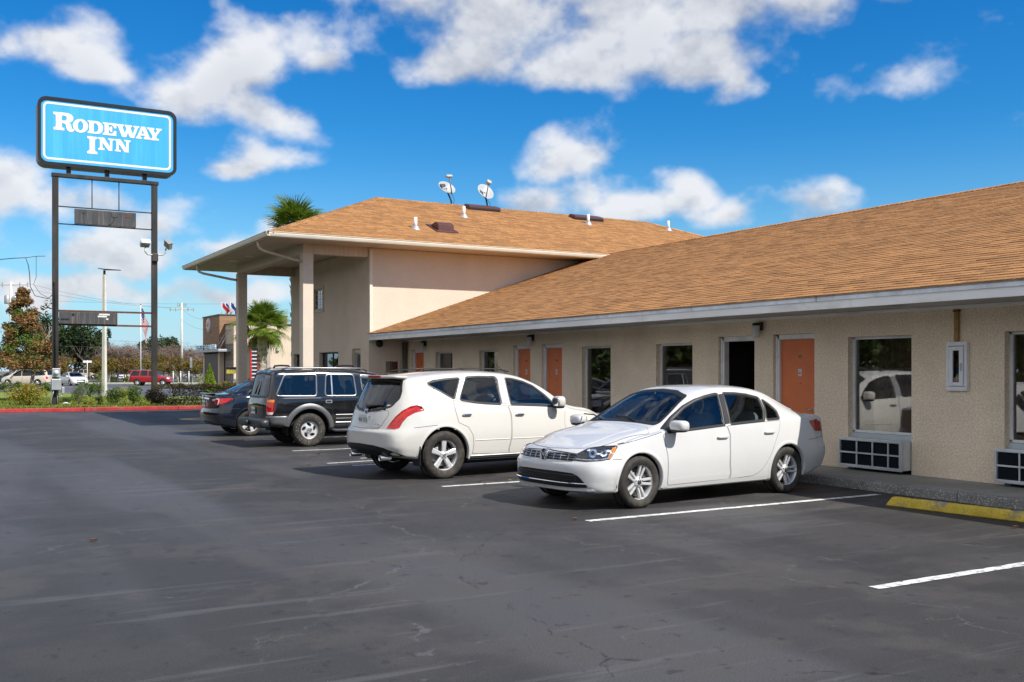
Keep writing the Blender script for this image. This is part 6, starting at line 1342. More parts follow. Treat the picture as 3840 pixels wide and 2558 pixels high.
def build_suv_black():
    c = Car('parked_off_roader', 'black off-road estate with grey cladding and white lettered tyres', (8.53, 22.20, 0), R(.6), EXP, K_PAINT, 1.0, seats=mat('seat_grey', (.12, .12, .12), .85))
    c.arches(.465, m=K_CLAD, width=.105, eps=.022)
    for sd in (1, -1):
        c.window([(1.47, 1.095), (1.66, 1.25), (1.84, 1.40), (2.0, 1.495), (2.2, 1.54), (2.445, 1.555), (2.42, 1.10)], 'S', G_CAR, sd, r=.03, ringw=.026, trim=M_DCHROME)
        c.window([(2.63, 1.56), (3.26, 1.565), (3.315, 1.115), (2.60, 1.11)], 'S', G_TINT, sd, r=.06, ringw=.026, trim=M_DCHROME)
        c.strip('window_divider', M_METAL, [(3.16, 1.115), (3.15, 1.56)], 'S', .03, .006, sd, ridge=.004)
        c.window([(3.50, 1.565), (4.20, 1.560), (4.41, 1.125), (3.53, 1.115)], 'S', G_TINT, sd, r=.05, ringw=.026, trim=M_DCHROME)
        fd = c.panel('door', [(1.40, 1.05), (2.49, 1.065), (2.46, .85), (2.45, .47), (2.42, .43), (1.42, .43), (1.40, .60)], 'S', sd)
        rd = c.panel('door', [(2.51, 1.065), (3.42, 1.07), (3.40, .95), (3.17, .80), (3.10, .60), (3.09, .43), (2.47, .43), (2.48, .85)], 'S', sd)
        for d, x in ((fd, 2.34), (rd, 3.25)):
            c.patch('handle_bezel', M_METAL, [(x - .075, .945), (x + .075, .945), (x + .075, 1.015), (x - .075, 1.015)], 'S', .006, sd, parent=d, grid=.04, r=.02); c.patch('handle', M_BLACK, [(x - .055, .96), (x + .055, .96), (x + .055, 1.0), (x - .055, 1.0)], 'S', .012, sd, parent=d, grid=.03, r=.012)
        for z, w_, m_ in ((.685, .022, M_DCHROME), (.60, .03, K_PAINT), (.52, .02, M_DCHROME)):
            c.strip('side_moulding', m_, [(1.42, z), (2.44, z)], 'S', w_, .007, sd, ridge=.008, parent=fd); c.strip('side_moulding', m_, [(2.47, z), (3.09, z)], 'S', w_, .007, sd, ridge=.008, parent=rd)
        c.patch('lower_cladding', K_CLAD, [(1.35, .43), (3.22, .43), (3.22, .37), (1.35, .37)], 'S', .006, sd, grid=.08)
        c.patch('rear_cladding', K_CLAD, [(4.18, .68), (4.60, .68), (4.62, .43), (4.20, .42), (4.20, .56)], 'S', .008, sd, grid=.05, skirt=.01)
        rb = MB(); rb.tube([(c.X(1.35), sd * .80, .36), (c.X(1.45), sd * .93, .345), (c.X(3.1), sd * .93, .345), (c.X(3.2), sd * .80, .36)], .035, 10); rb.build('running_board', M_DCHROME, c.root, local=True)
        tl = c.patch('tail_light', M_RED, [(.585, .70), (.73, .70), (.76, .80), (.76, 1.02), (.70, 1.055), (.60, 1.05), (.575, .95)], 'DB', .010, sd, 45, grid=.035, r=.03, skirt=.012)
        c.patch('amber_lamp', M_AMBER, [(.585, .975), (.755, .975), (.755, 1.03), (.60, 1.035)], 'DB', .0125, sd, 45, parent=tl, grid=.04, r=.01); c.patch('reversing_lamp', M_CLEARL, [(.592, .715), (.73, .715), (.745, .765), (.585, .765)], 'DB', .0125, sd, 45, parent=tl, grid=.04, r=.01)
        rr = MB(); rr.tube([(c.X(2.25), sd * .60, 1.645), (c.X(2.35), sd * .60, 1.71), (c.X(4.1), sd * .60, 1.725), (c.X(4.25), sd * .60, 1.67)], .018, 8); rr.build('roof_rail', M_DCHROME, c.root, local=True)
        c.mirror(1.44, .86, 1.12, K_PAINT, sd, (.06, .12, .085))
        c.patch('headlight', M_CLEARL, [(.62, .72), (.90, .74), (.90, .90), (.62, .88)], 'DF', .005, sd, 45, grid=.05, r=.02)
    for xf in (2.55, 4.05):
        b = MB(); pts = [(c.X(xf - .02), -.60, 1.72), (c.X(xf), -.50, 1.765), (c.X(xf + .02), 0, 1.775), (c.X(xf), .50, 1.765), (c.X(xf - .02), .60, 1.72)]; b.tube(pts, .020, 8); b.build('roof_bar', M_BLACK, c.root, local=True)
    # tail
    c.window([(-.58, 1.565), (0, 1.60), (.58, 1.565), (.66, 1.16), (.64, 1.11), (0, 1.10), (-.64, 1.11), (-.66, 1.16)], 'B', G_TINT, r=.03, ringw=.035, name='rear_window')
    c.window([(-.70, 1.13), (-.66, 1.32), (-.62, 1.50), (-.3, 1.565), (0, 1.58), (.3, 1.565), (.62, 1.50), (.66, 1.32), (.70, 1.13), (0, 1.15)], 'F', G_SCREEN, r=.02, ringw=.035, name='windscreen')
    tg = c.panel('tailgate', [(-.60, 1.06), (.60, 1.06), (.575, .70), (.50, .64), (-.50, .64), (-.575, .70)], 'B', r=.03)
    p, t = c.hit(c.view('B'), 0, .79, 0); plate(c, p + Vector((-.02, 0, 0)), .155, .078, tg, '582 KNP')
    bmp = MB(); 
    sellips(bmp, (c.X(4.68), 0, .525), (.11, .90, .10), .28, 32, 10); bmp.build('rear_bumper', mat('bumper_grey', (.045, .047, .05), .4, metal=.3, var=.15), c.root, local=True)
    hb = MB(); hb.bbox(c.X(4.88), c.X(4.76), -.09, .09, .47, .57, .02); hb.build('tow_step', M_BLACK, c.root, local=True)
    w = MB(); p0, t = c.hit(c.view('B'), 0, 1.14, .03); p1, t = c.hit(c.view('B'), -.05, 1.42, .02); w.tube([p0, p1], [.02, .006], 6); w.build('rear_wiper', M_BLACK, c.root, local=True)
    c.interior(None, rows=((2.40, .6), (3.25, .6)), zc=.66, dash_x=1.66, dash_z=1.08, steer_x=1.92, head=1.36)
    c.wheels(.205, 'oval5', M_ALLOY, 1.50)
    # raised white lettering on the tyres
    lt = bpy.data.materials.get('tyre_lettering') or mat('tyre_lettering', (.55, .52, .46), .7, var=.2, vscale=30)
    def arc_text(txt, a0, da):
        vs = []
        objs = []
        for i, ch in enumerate(txt):
            if ch == ' ': continue
            cu = bpy.data.curves.new('t', 'FONT'); cu.body = ch; cu.size = .075; cu.align_x = 'CENTER'; cu.extrude = .001; t = bpy.data.objects.new('t', cu); COL.objects.link(t); bpy.context.view_layer.update()
            me = bpy.data.meshes.new_from_object(t.evaluated_get(bpy.context.evaluated_depsgraph_get())); COL.objects.unlink(t); bpy.data.objects.remove(t)
            a = a0 - i * da; M = Matrix.Rotation(a - math.pi / 2, 4, 'Z') @ Matrix.Translation((0, .262, 0)); me.transform(M); objs.append(me)
        return objs
    mb = MB()
    for me in arc_text('RADIAL AP', R(62), R(14.5)) + arc_text('SUPER SPORT', R(-95), R(14)):
        mb.add([(-v.co.x, .121 + .0025 * 0, v.co.y) for v in me.vertices], [tuple(reversed(p.vertices)) for p in me.polygons])
    for e in [o for o in c.root.children if o.name.startswith('wheel') and o.type == 'EMPTY']:
        if e.location.y < 0:
            o = mb.build('tyre_lettering', lt, e, local=True); o.rotation_euler = (0, R(30) if e.location.x > 0 else 0, 0)
    c.finish(); return c
build_suv_black()

# --- dark saloon at the end of the row
D_PAINT = paint_mat('dark_blue_paint', (.008, .012, .019), .12)
CAM = dict(L=4.72, fo=.96, wb=2.775, r=.33, tyre_w=.215, nose_bow=.34, nose_len=1.0, tail_bow=.26, tail_pow=2.5, tail_len=.85, mid=.52, cabin=(1.5, 4.1), line_z=.85,
    nose=[(.15, .07), (.3, .01), (.45, 0), (.6, .05), (.75, .14)], tail=[(.2, .13), (.32, .05), (.5, .0), (.62, .01), (.70, .05), (.9, .05), (1.05, .01), (1.12, .0), (1.18, .05)],
    curves=dict(top=[(0, .73), (.1, .76), (.3, .83), (.6, .90), (1.0, .96), (1.3, 1.01), (1.55, 1.13), (1.8, 1.28), (2.0, 1.37), (2.2, 1.425), (2.5, 1.465), (2.8, 1.472), (3.1, 1.46), (3.4, 1.415), (3.6, 1.345), (3.8, 1.255), (4.0, 1.155), (4.12, 1.105), (4.25, 1.085), (4.5, 1.075), (4.64, 1.07), (4.72, 1.03)],
        belt=[(0, .64), (.3, .72), (.9, .86), (1.4, .92), (2.5, .965), (3.6, .99), (4.2, .995), (4.72, .95)],
        wmax=[(0, .83), (.2, .875), (.6, .905), (2.3, .91), (3.8, .91), (4.35, .89), (4.72, .83)], wbelt=[(0, .76), (.4, .82), (1.3, .865), (3.6, .86), (4.25, .83), (4.72, .76)],
        wrail=[(0, .68), (.6, .73), (1.3, .735), (1.7, .66), (2.1, .60), (3.4, .585), (3.8, .60), (4.1, .66), (4.45, .71), (4.72, .69)],
        crown=[(0, .03), (1.2, .055), (1.6, .09), (2.1, .07), (3.2, .06), (3.8, .075), (4.1, .045), (4.72, .03)],
        bot=[(0, .20), (.4, .19), (1.5, .18), (3.4, .18), (4.1, .20), (4.45, .25), (4.72, .30)]))
def build_sedan_dark():
    c = Car('parked_sedan', 'dark blue-black saloon parked nose in at the far end of the row', (8.34, 26.42, 0), R(1.0), CAM, D_PAINT, 1.0)
    c.arches(.372)
    for sd in (1, -1):
        c.window([(1.66, .965), (1.88, 1.11), (2.1, 1.235), (2.35, 1.325), (2.60, 1.36), (2.68, .99)], 'S', G_CAR, sd, r=.025)
        c.window([(2.76, 1.365), (3.1, 1.352), (3.4, 1.29), (3.60, 1.20), (3.76, 1.09), (3.74, 1.035), (2.80, .995)], 'S', G_TINT, sd, r=.025)
        fd = c.panel('door', [(1.55, .94), (2.70, .975), (2.74, .30), (1.60, .29)], 'S', sd); rd = c.panel('door', [(2.725, .976), (3.84, 1.02), (3.80, .85), (3.55, .55), (3.35, .32), (2.765, .30)], 'S', sd)
        c.handle(2.58, .84, D_PAINT, sd, fd); c.handle(3.66, .88, D_PAINT, sd, rd); c.mirror(1.80, .88, 1.03, D_PAINT, sd)
        tl = c.patch('tail_light', M_RED, [(.46, .935), (.62, .955), (.80, .955), (.95, .96), (1.00, .945), (.90, .865), (.80, .81), (.66, .775), (.59, .80), (.55, .87), (.47, .89)], 'DB', .006, sd, 42, grid=.03, r=.015, skirt=.01)
        c.patch('reversing_lamp', M_CLEARL, [(.475, .928), (.60, .945), (.60, .905), (.485, .895)], 'DB', .0085, sd, 42, parent=tl, grid=.03, r=.006)
        c.strip('lamp_strip', M_CLEARL, [(.61, .94), (.70, .942), (.70, .88), (.675, .80)], 'DB', .024, .0088, sd, 42, parent=tl, ridge=.002)
        c.strip('bumper_seam', M_GAP, [(4.0, .70), (4.25, .705), (4.55, .74)], 'S', .006, .002, sd)
        c.patch('headlight', M_CLEARL, [(.55, .66), (.82, .68), (1.0, .80), (.80, .80), (.58, .72)], 'DF', .004, sd, 45, grid=.05, r=.02)
    c.window([(-.585, 1.11), (-.50, 1.30), (-.25, 1.355), (0, 1.365), (.25, 1.355), (.50, 1.30), (.585, 1.11), (.3, 1.13), (0, 1.135), (-.3, 1.13)], 'B', G_TINT, r=.03, ringw=.04, name='rear_window')
    c.window([(-.65, 1.01), (-.60, 1.15), (-.53, 1.33), (-.3, 1.385), (0, 1.40), (.3, 1.385), (.53, 1.33), (.60, 1.15), (.65, 1.01), (0, 1.035)], 'F', G_SCREEN, r=.02, ringw=.026, name='windscreen')
    bt = c.panel('boot_lid', [(-.52, 1.06), (.52, 1.06), (.50, .86), (.42, .72), (-.42, .72), (-.50, .86)], 'B', r=.03)
    c.strip('chrome_trim', M_CHROME, [(-.40, .935), (0, .955), (.40, .935)], 'B', .06, .004, parent=bt, ridge=.012)
    p, t = c.hit(c.view('B'), 0, .82, 0); plate(c, p + Vector((-.014, 0, 0)), .155, .078, bt, '915 XRA')
    p, t = c.hit(c.view('B'), 0, .985, .0); emblem_ring(c, p + Vector((-.006, 0, 0)), .045, (-1, 0, 0), c.root, [[(-.5, .3), (.5, .3)], [(0, .3), (0, -.8)]])
    for sd in (1, -1): c.patch('plate_cheek', M_CLEARL, [(sd * .19, .90), (sd * .24, .90), (sd * .27, .75), (sd * .22, .75)], 'B', .005, parent=bt, grid=.03)
    s_ = MB(); sellips(s_, (c.X(4.60), 0, 1.072), (.085, .60, .016), .5, 28, 8); s_.build('boot_spoiler', D_PAINT, c.root, local=True)
    c.patch('rear_diffuser', M_BLACK, [(-.62, .27), (-.55, .36), (.55, .36), (.62, .27)], 'B', .004, grid=.06, r=.02)
    c.interior(None, rows=((2.5, .6), (3.4, .6)), zc=.47, dash_x=1.8, dash_z=.95, steer_x=2.1, head=1.18)
    c.wheels(.230, 'split5', M_ALLOY, 1.56); c.finish(); return c
build_sedan_dark()
# ------------------------------------------------------------------ vegetation
nr_ = np.random.default_rng(11)
def leaf_mat(name, col, col2, island=.35, trans=.25):
    """two-tone foliage, random per leaf, letting a little light through"""
    m = bpy.data.materials.new(name); m.use_nodes = True; nt = m.node_tree; N = nt.nodes; L = nt.links; b = N['Principled BSDF']; b.inputs['Roughness'].default_value = .55; b.inputs['Specular IOR Level'].default_value = .3
    g = N.new('ShaderNodeNewGeometry'); mx = N.new('ShaderNodeMix'); mx.data_type = 'RGBA'; L.new(g.outputs['Random Per Island'], mx.inputs[0]); mx.inputs[6].default_value = (*col, 1); mx.inputs[7].default_value = (*col2, 1)
    tc = N.new('ShaderNodeTexCoord'); nz = N.new('ShaderNodeTexNoise'); nz.inputs['Scale'].default_value = .9; L.new(tc.outputs['Object'], nz.inputs['Vector'])
    mr = N.new('ShaderNodeMapRange'); mr.inputs['From Min'].default_value = .3; mr.inputs['From Max'].default_value = .7; mr.inputs['To Min'].default_value = 1 - island; mr.inputs['To Max'].default_value = 1 + island; L.new(nz.outputs['Fac'], mr.inputs['Value'])
    v = N.new('ShaderNodeVectorMath'); v.operation = 'SCALE'; L.new(mx.outputs[2], v.inputs[0]); L.new(mr.outputs[0], v.inputs['Scale']); L.new(v.outputs[0], b.inputs['Base Color'])
    t = N.new('ShaderNodeBsdfTranslucent'); L.new(v.outputs[0], t.inputs[0]); ms = N.new('ShaderNodeMixShader'); ms.inputs[0].default_value = trans
    out = N['Material Output']; L.new(b.outputs[0], ms.inputs[1]); L.new(t.outputs[0], ms.inputs[2]); L.new(ms.outputs[0], out.inputs[0]); MATS[name] = m; return m
def leaves(name, pts, size, m, parent, aspect=.45, up=.3, jitter=.35):
    n = len(pts); pts = np.asarray(pts, np.float32)
    d = nr_.normal(size=(n, 3)); d[:, 2] = d[:, 2] * .7; d /= np.linalg.norm(d, axis=1)[:, None]
    q = nr_.normal(size=(n, 3)); q[:, 2] += up; w = np.cross(d, q); w /= np.linalg.norm(w, axis=1)[:, None] + 1e-6
    s = (size * (1 + jitter * nr_.uniform(-1, 1, n)))[:, None]
    nn = np.cross(d, w)
    V = np.stack([pts - d * s * .5, pts + w * s * aspect * .5 + nn * s * .06, pts + d * s * .5, pts - w * s * aspect * .5 + nn * s * .06], 1).reshape(-1, 3)
    F = np.arange(4 * n, dtype=np.int32).reshape(-1, 4)
    return npmesh(name, V, F, m, parent)
def lump_points(c, r, n, lumps=14, fill=.55, seed=None, flat=0., lump_r=.38):
    """points on and inside many overlapping lumps that make up an uneven ellipsoid"""
    g = np.random.default_rng(seed); c = np.array(c); r = np.array(r)
    d = g.normal(size=(lumps, 3)); d /= np.linalg.norm(d, axis=1)[:, None]; lc = c + d * r * g.uniform(.35, .82, (lumps, 1)); lr = g.uniform(.7, 1.25, lumps) * lump_r
    k = g.integers(0, lumps, n); e = g.normal(size=(n, 3)); e /= np.linalg.norm(e, axis=1)[:, None]
    p = lc[k] + e * r * (lr[k] * g.uniform(fill, 1.05, n))[:, None]
    if flat: p[:, 2] = np.maximum(p[:, 2], c[2] - r[2] * flat)
    return p
M_BARK = mat('bark_grey', (.17, .14, .11), .9, var=.3, vscale=5, stretch=(1, 1, .2), bump=.4, bscale=15); M_BARKP = mat('bark_pale', (.34, .30, .26), .9, var=.25, vscale=5, stretch=(1, 1, .2)); M_TWIG = mat('bare_twig', (.20, .145, .115), .9, var=.2, vscale=4)
L_BROWN = leaf_mat('leaf_brown', (.34, .19, .075), (.17, .10, .04), .3); L_GREEN = leaf_mat('leaf_green', (.075, .13, .02), (.14, .20, .035)); L_DARK = leaf_mat('leaf_pine', (.018, .045, .014), (.05, .085, .02), .45); L_OAK = leaf_mat('leaf_oak', (.03, .055, .018), (.06, .09, .025), .4)
L_AUT = leaf_mat('leaf_autumn', (.22, .13, .025), (.16, .15, .03), .35); L_RUST = leaf_mat('leaf_rust', (.20, .09, .03), (.17, .13, .04), .3); L_YEL = leaf_mat('leaf_yellowgreen', (.20, .26, .025), (.36, .31, .04), .25); L_LIME = leaf_mat('leaf_lime', (.17, .28, .02), (.28, .38, .03), .25); L_HEDGE = leaf_mat('leaf_hedge', (.022, .016, .012), (.035, .032, .014), .3); L_HTOP = leaf_mat('leaf_hedge_top', (.10, .06, .03), (.07, .08, .02), .3)
def limbs(base, top_r, height, n, seed, spread=.5, r0=.16, levels=3, lean=(0, 0)):
    """trunk and branching limbs as tapered tubes; returns MB and tips"""
    g = random.Random(seed); mb = MB(); tips = []
    def grow(p, d, L, r, lv):
        pts = [p]; q = p.copy(); dd = d.copy(); k = 4
        for i in range(k):
            dd = (dd + Vector((g.uniform(-1, 1), g.uniform(-1, 1), g.uniform(-.2, .5))) * .16).normalized(); q = q + dd * (L / k); pts.append(q.copy())
        mb.tube(pts, [r * (1 - .55 * i / k) for i in range(k + 1)], 6 if lv == 0 else (5 if lv == 1 else 3), caps=False)
        if lv >= levels: tips.append(q); return
        for j in range(n if lv else n + 2):
            a = g.uniform(0, 6.283); f = g.uniform(.35, 1.0); bp = pts[min(k, int(f * k) + 0)]
            nd = (dd * g.uniform(.6, 1.0) + Vector((math.cos(a), math.sin(a), g.uniform(.0, .5))) * spread * g.uniform(.7, 1.3)).normalized()
            grow(bp, nd, L * g.uniform(.5, .72), r * .5, lv + 1)
        tips.append(q)
    grow(Vector(base), Vector((lean[0], lean[1], 1)).normalized(), height * .46, r0, 0); return mb, tips
def tree(name, label, x, y, h, crown_r, crown_z, lm, n=2600, lsize=.28, trunk_r=.15, bark=None, group=None, seed=1, lumps=16, z0=.05, aspect=.45, lump_r=.38, bare=False, crown_h=None):
    t = thing(name, label, 'tree', (x, y, z0), 0, group)
    mb, tips = limbs((x, y, z0), 0, h, 4, seed, .55, trunk_r, 3 if not bare else 4); mb.build('trunk', bark or M_BARK, t, fix=False)
    ch = crown_h if crown_h else (h - crown_z) * .55
    leaves('crown', lump_points((x, y, crown_z + (h - crown_z) * .5), (crown_r, crown_r, ch), n, lumps, seed=seed, lump_r=lump_r), lsize, lm, t, aspect); return t
# big brown-leaved tree by the service road
bt = thing('brown_tree', 'bushy tree covered in dry brown leaves beside the left sign post', 'tree', (6.1, 82.7, .1))
mb, tips = limbs((6.3, 82.7, .1), 0, 7.6, 4, 5, .6, .17, 3); mb.build('trunk', M_BARKP, bt, fix=False)
def cone_points(cx, cy, n, z0, z1, r0, r1, seed):
    g = np.random.default_rng(seed); out = []
    for k in range(110):
        f = g.random() ** 1.25; z = z0 + (z1 - z0) * f; r = (r0 + (r1 - r0) * f) * g.uniform(.35, 1.0); a = g.uniform(0, 6.283); s = .55 * (1 - .5 * f)
        e = g.normal(size=(n // 110, 3)); e /= np.linalg.norm(e, axis=1)[:, None]; out.append(np.array([cx + r * math.cos(a), cy + r * math.sin(a), z]) + e * s * g.uniform(.4, 1.1, (n // 110, 1)) * np.array([1, 1, .8]))
    return np.concatenate(out)
leaves('crown', cone_points(5.7, 82.7, 13000, 1.9, 7.7, 2.45, .2, 3), .22, L_BROWN, bt, .45); leaves('green_leaves', cone_points(5.7, 82.7, 4000, 1.9, 6.2, 2.2, .6, 9), .20, L_GREEN, bt, .45)
# pines and evergreens behind the car park, set out along the street grid
def street(s, d): return (.8678 * s * d + .4970 * d, -.4970 * s * d + .8678 * d)
for k, (s_, d, h, r) in enumerate([(-0.4642, 150, 11.2, 2.6), (-0.4547, 152, 10.5, 2.6), (-0.4427, 150, 9.2, 2.8), (-0.4306, 151, 9.6, 2.8), (-0.419, 150, 9.3, 2.6), (-0.4082, 153, 8.2, 2.2), (-0.4737, 155, 11.5, 3.2)]):
    x, y = street(s_, d); tree('pine_tree', 'tall dark green pine rising behind the far car park', x, y, h, r, h * .2, L_DARK, 2300, .5, .25, group='pines behind the far car park', seed=40 + k, lumps=22, aspect=.35, lump_r=.34)
for k, (s_, d, h, r) in enumerate([(-0.3595, 170, 7.2, 2.6), (-0.3478, 168, 7.5, 2.8), (-0.3379, 172, 7.0, 2.5)]):
    x, y = street(s_, d); tree('oak_tree', ('leftmost', 'middle', 'rightmost')[k] + ' of the three rounded dark evergreens behind the right sign post', x, y, h, r, h * .3, L_OAK, 2600, .45, .25, group='evergreens behind the right sign post', seed=60 + k, lumps=20)
wl = leaves('roadside_wood', np.concatenate([lump_points((-58 + 34 * t * t, -20 + 130 * t, 4.4), (7, 7, 5.0), 2400, 20, seed=int(900 + t * 100), lump_r=.46) for t in np.linspace(0, 1, 20)]), 1.1, L_OAK, None, .5); wl['kind'] = 'stuff'; tag(wl, 'dense dark woodland edge across the lot', 'woodland')
# bare winter trees: fine twigs
def bare_tree(x, y, h, seed, label, grp):
    t = thing('bare_tree', label, 'tree', (x, y, .05), 0, grp); mb, tips = limbs((x, y, .05), 0, h * 1.05, 4, seed, .75, .11, 3); mb.build('trunk', M_BARKP, t, fix=False)
    g = np.random.default_rng(seed); n = 2400; T = np.array([tuple(p) for p in tips]); k = g.integers(0, len(T), n); p = T[k] + g.normal(size=(n, 3)) * np.array([.5, .5, .45])
    leaves('twigs', p, .9, M_TWIG, t, .04, up=.0); return t
for k, (s_, d, h) in enumerate([(-0.4039, 140, 6.0), (-0.397, 143, 6.4), (-0.3901, 141, 5.8), (-0.3815, 144, 6.3), (-0.3737, 140, 6.5), (-0.3616, 142, 5.9), (-0.3539, 145, 6.3), (-0.3444, 141, 5.7), (-0.3366, 143, 6.1), (-0.3289, 146, 5.6), (-0.3211, 141, 5.4), (-0.3125, 144, 5.7), (-0.3047, 147, 5.2), (-0.378, 150, 6.6)]):
    bare_tree(*street(s_, d), h, 80 + k, 'leafless winter tree with fine grey twigs behind the far car park', 'bare trees behind the far car park')
# small autumn trees
for k, (s_, d, h, m) in enumerate([(-0.4487, 128, 3.7, 1), (-0.4427, 130, 3.2, 0), (-0.4142, 129, 3.4, 0), (-0.4069, 131, 3.5, 1), (-0.3996, 128, 3.3, 0), (-0.3918, 130, 3.6, 0), (-0.3841, 129, 3.4, 1), (-0.3767, 131, 3.4, 0), (-0.3638, 128, 3.7, 0), (-0.3496, 129, 3.6, 0), (-0.3401, 131, 3.3, 1), (-0.3306, 128, 3.5, 0), (-0.3168, 129, 3.2, 0), (-0.3082, 131, 3.4, 0)]):
    x, y = street(s_, d); tree('autumn_tree', 'small tree with thin yellow-brown foliage along the far hedge', x, y, h, 1.5, 1.2, L_AUT if m == 0 else L_RUST, 800, .26, .07, M_BARKP, 'small autumn trees along the far hedge', 120 + k, 10)
fw = leaves('far_wood', np.concatenate([lump_points((*street(s_ / 100, 225), 3.0), (9, 6, 3.0), 900, 10, seed=s_ + 500) for s_ in range(-90, 60, 5)]), .9, L_OAK, None, .5); fw['kind'] = 'stuff'; tag(fw, 'distant belt of low dark woodland', 'woodland')
# shrubs on the lawn
def bush(x, y, w, h, m, label, n=700, size=.11, z0=.10, name='shrub', seed=0, aspect=.5, m2=None, cat='shrub', group=None):
    t = thing(name, label, cat, (x, y, z0), 0, group); g = random.Random(seed)
    w *= 1.15; h *= 1.12; n = int(n * 1.5); st = MB()
    for k in range(6): a = g.uniform(0, 6.28); st.tube([(x, y, z0), (x + .3 * w * math.cos(a) * .5, y + .3 * w * math.sin(a) * .5, z0 + h * .4), (x + w * .36 * math.cos(a), y + w * .36 * math.sin(a), z0 + h * .8)], [.018, .012, .006], 4, caps=False)
    st.build('stems', M_BARK, t, fix=False)
    p = lump_points((x, y, z0 + h * .52), (w / 2, w / 2, h * .52), n, 12, seed=seed + 300, lump_r=.40); p[:, 2] = np.maximum(p[:, 2], z0 + .03)
    if m2:
        k = int(n * .4); leaves('foliage', p[:-k], size, m, t, aspect); leaves('turning_leaves', p[-k:], size, m2, t, aspect)
    else: leaves('foliage', p, size, m, t, aspect)
    return t

bush(3.54, 48.07, 1.45, 1.0, L_YEL, 'yellow-orange shrub left of the electric meter post', 1500, .09, seed=1, m2=leaf_mat('leaf_orange', (.35, .17, .02), (.25, .20, .03)))
bush(4.36, 80.6, 1.0, .65, L_GREEN, 'low green shrub at the left edge beside the brown tree', 400, .12, seed=2); bush(5.15, 80.3, 1.0, .68, L_GREEN, 'low green shrub under the brown tree trunk', 400, .12, seed=3)
bush(6.64, 75.6, .9, .62, L_GREEN, 'low green shrub right of the brown tree trunk, beside the meter post', 400, .12, seed=4); bush(5.22, 50.2, .6, .32, L_GREEN, 'smallest green shrub just right of the left sign post', 350, .07, seed=5)
bush(5.51, 47.72, .66, .95, L_GREEN, 'tall feathery green shrub between the left sign post and the white lamp post', 900, .08, seed=6, aspect=.22)
bush(7.83, 63.2, .85, .85, L_GREEN, 'wide green shrub left of the white lamp post, at the lawn edge', 500, .10, seed=7); bush(8.28, 62.9, .7, 1.18, L_GREEN, 'tall loose green shrub just left of the white lamp post', 500, .10, seed=8, aspect=.3)
bush(5.89, 47.5, .5, .3, L_YEL, 'tiny yellow-green shrub in front of the feathery shrub', 300, .06, seed=9); bush(6.2, 46.5, .4, .45, L_GREEN, 'small dark shrub at the foot of the white lamp post', 400, .06, seed=10)
bush(6.81, 47.0, .75, .78, L_GREEN, 'rounded green shrub right of the white lamp post by the red kerb', 900, .075, seed=11); bush(9.18, 59.6, .75, .52, L_YEL, 'low green shrub at the lawn edge between lamp post and hedge', 400, .09, seed=12)
bush(7.57, 46.6, .68, .78, L_GREEN, 'green shrub just left of the dark hedge', 900, .075, seed=13)
# dark clipped hedge
hg = thing('hedge', 'dark clipped hedge with reddish top behind the dark saloon', 'hedge', (10, 45.4, .1))
def slab_points(x0, x1, y0, y1, z0, z1, n, seed):
    g = np.random.default_rng(seed); p = g.random((n, 3)); f = g.integers(0, 4, n); p[:, 1] = np.where(f == 0, .04 * p[:, 1], p[:, 1]); p[:, 2] = np.where(f == 1, 1 - .10 * p[:, 2], p[:, 2])
    q = np.stack([x0 + (x1 - x0) * p[:, 0], y0 + (y1 - y0) * p[:, 1], z0 + (z1 - z0) * p[:, 2]], 1)
    q[:, 2] += .05 * np.sin(q[:, 0] * 5) * p[:, 2] + .03 * np.sin(q[:, 0] * 13); q[:, 1] += .06 * np.sin(q[:, 0] * 4 + q[:, 2] * 5); return q
hp = np.concatenate([slab_points(8.9, 14.5, 44.85, 46.1, .12, 1.0, 9000, 1), lump_points((8.55, 45.75, .52), (.72, .75, .48), 2600, 14, seed=5, lump_r=.42)])
hp = hp[hp[:, 2] > .12]; leaves('foliage', hp[hp[:, 2] < .90], .075, L_HEDGE, hg, .55); leaves('top_growth', np.concatenate([hp[hp[:, 2] >= .90], slab_points(8.2, 14.5, 44.9, 46.0, .88, 1.04, 2600, 3)]), .075, L_HTOP, hg, .55)
st = MB()
for k in range(26): x = 8.3 + k * .24; st.tube([(x, 45.4, .05), (x + rng.uniform(-.1, .1), 45.4 + rng.uniform(-.2, .2), .8)], [.02, .008], 4, caps=False)
st.build('stems', M_BARK, hg, fix=False)
hp = thing('pillow_hedge', 'low green hedge beyond the road behind the red off-roader', 'hedge', (*street(-.37, 129), .1))
x, y = street(-.40, 129); pts = []
for k in range(24): sx, sy = street(-.47 + k * .0125, 129.5); pts.append(lump_points((sx, sy, .55), (.9, .9, .5), 160, 8, seed=700 + k))
leaves('foliage', np.concatenate(pts), .18, L_YEL, hp, .5)
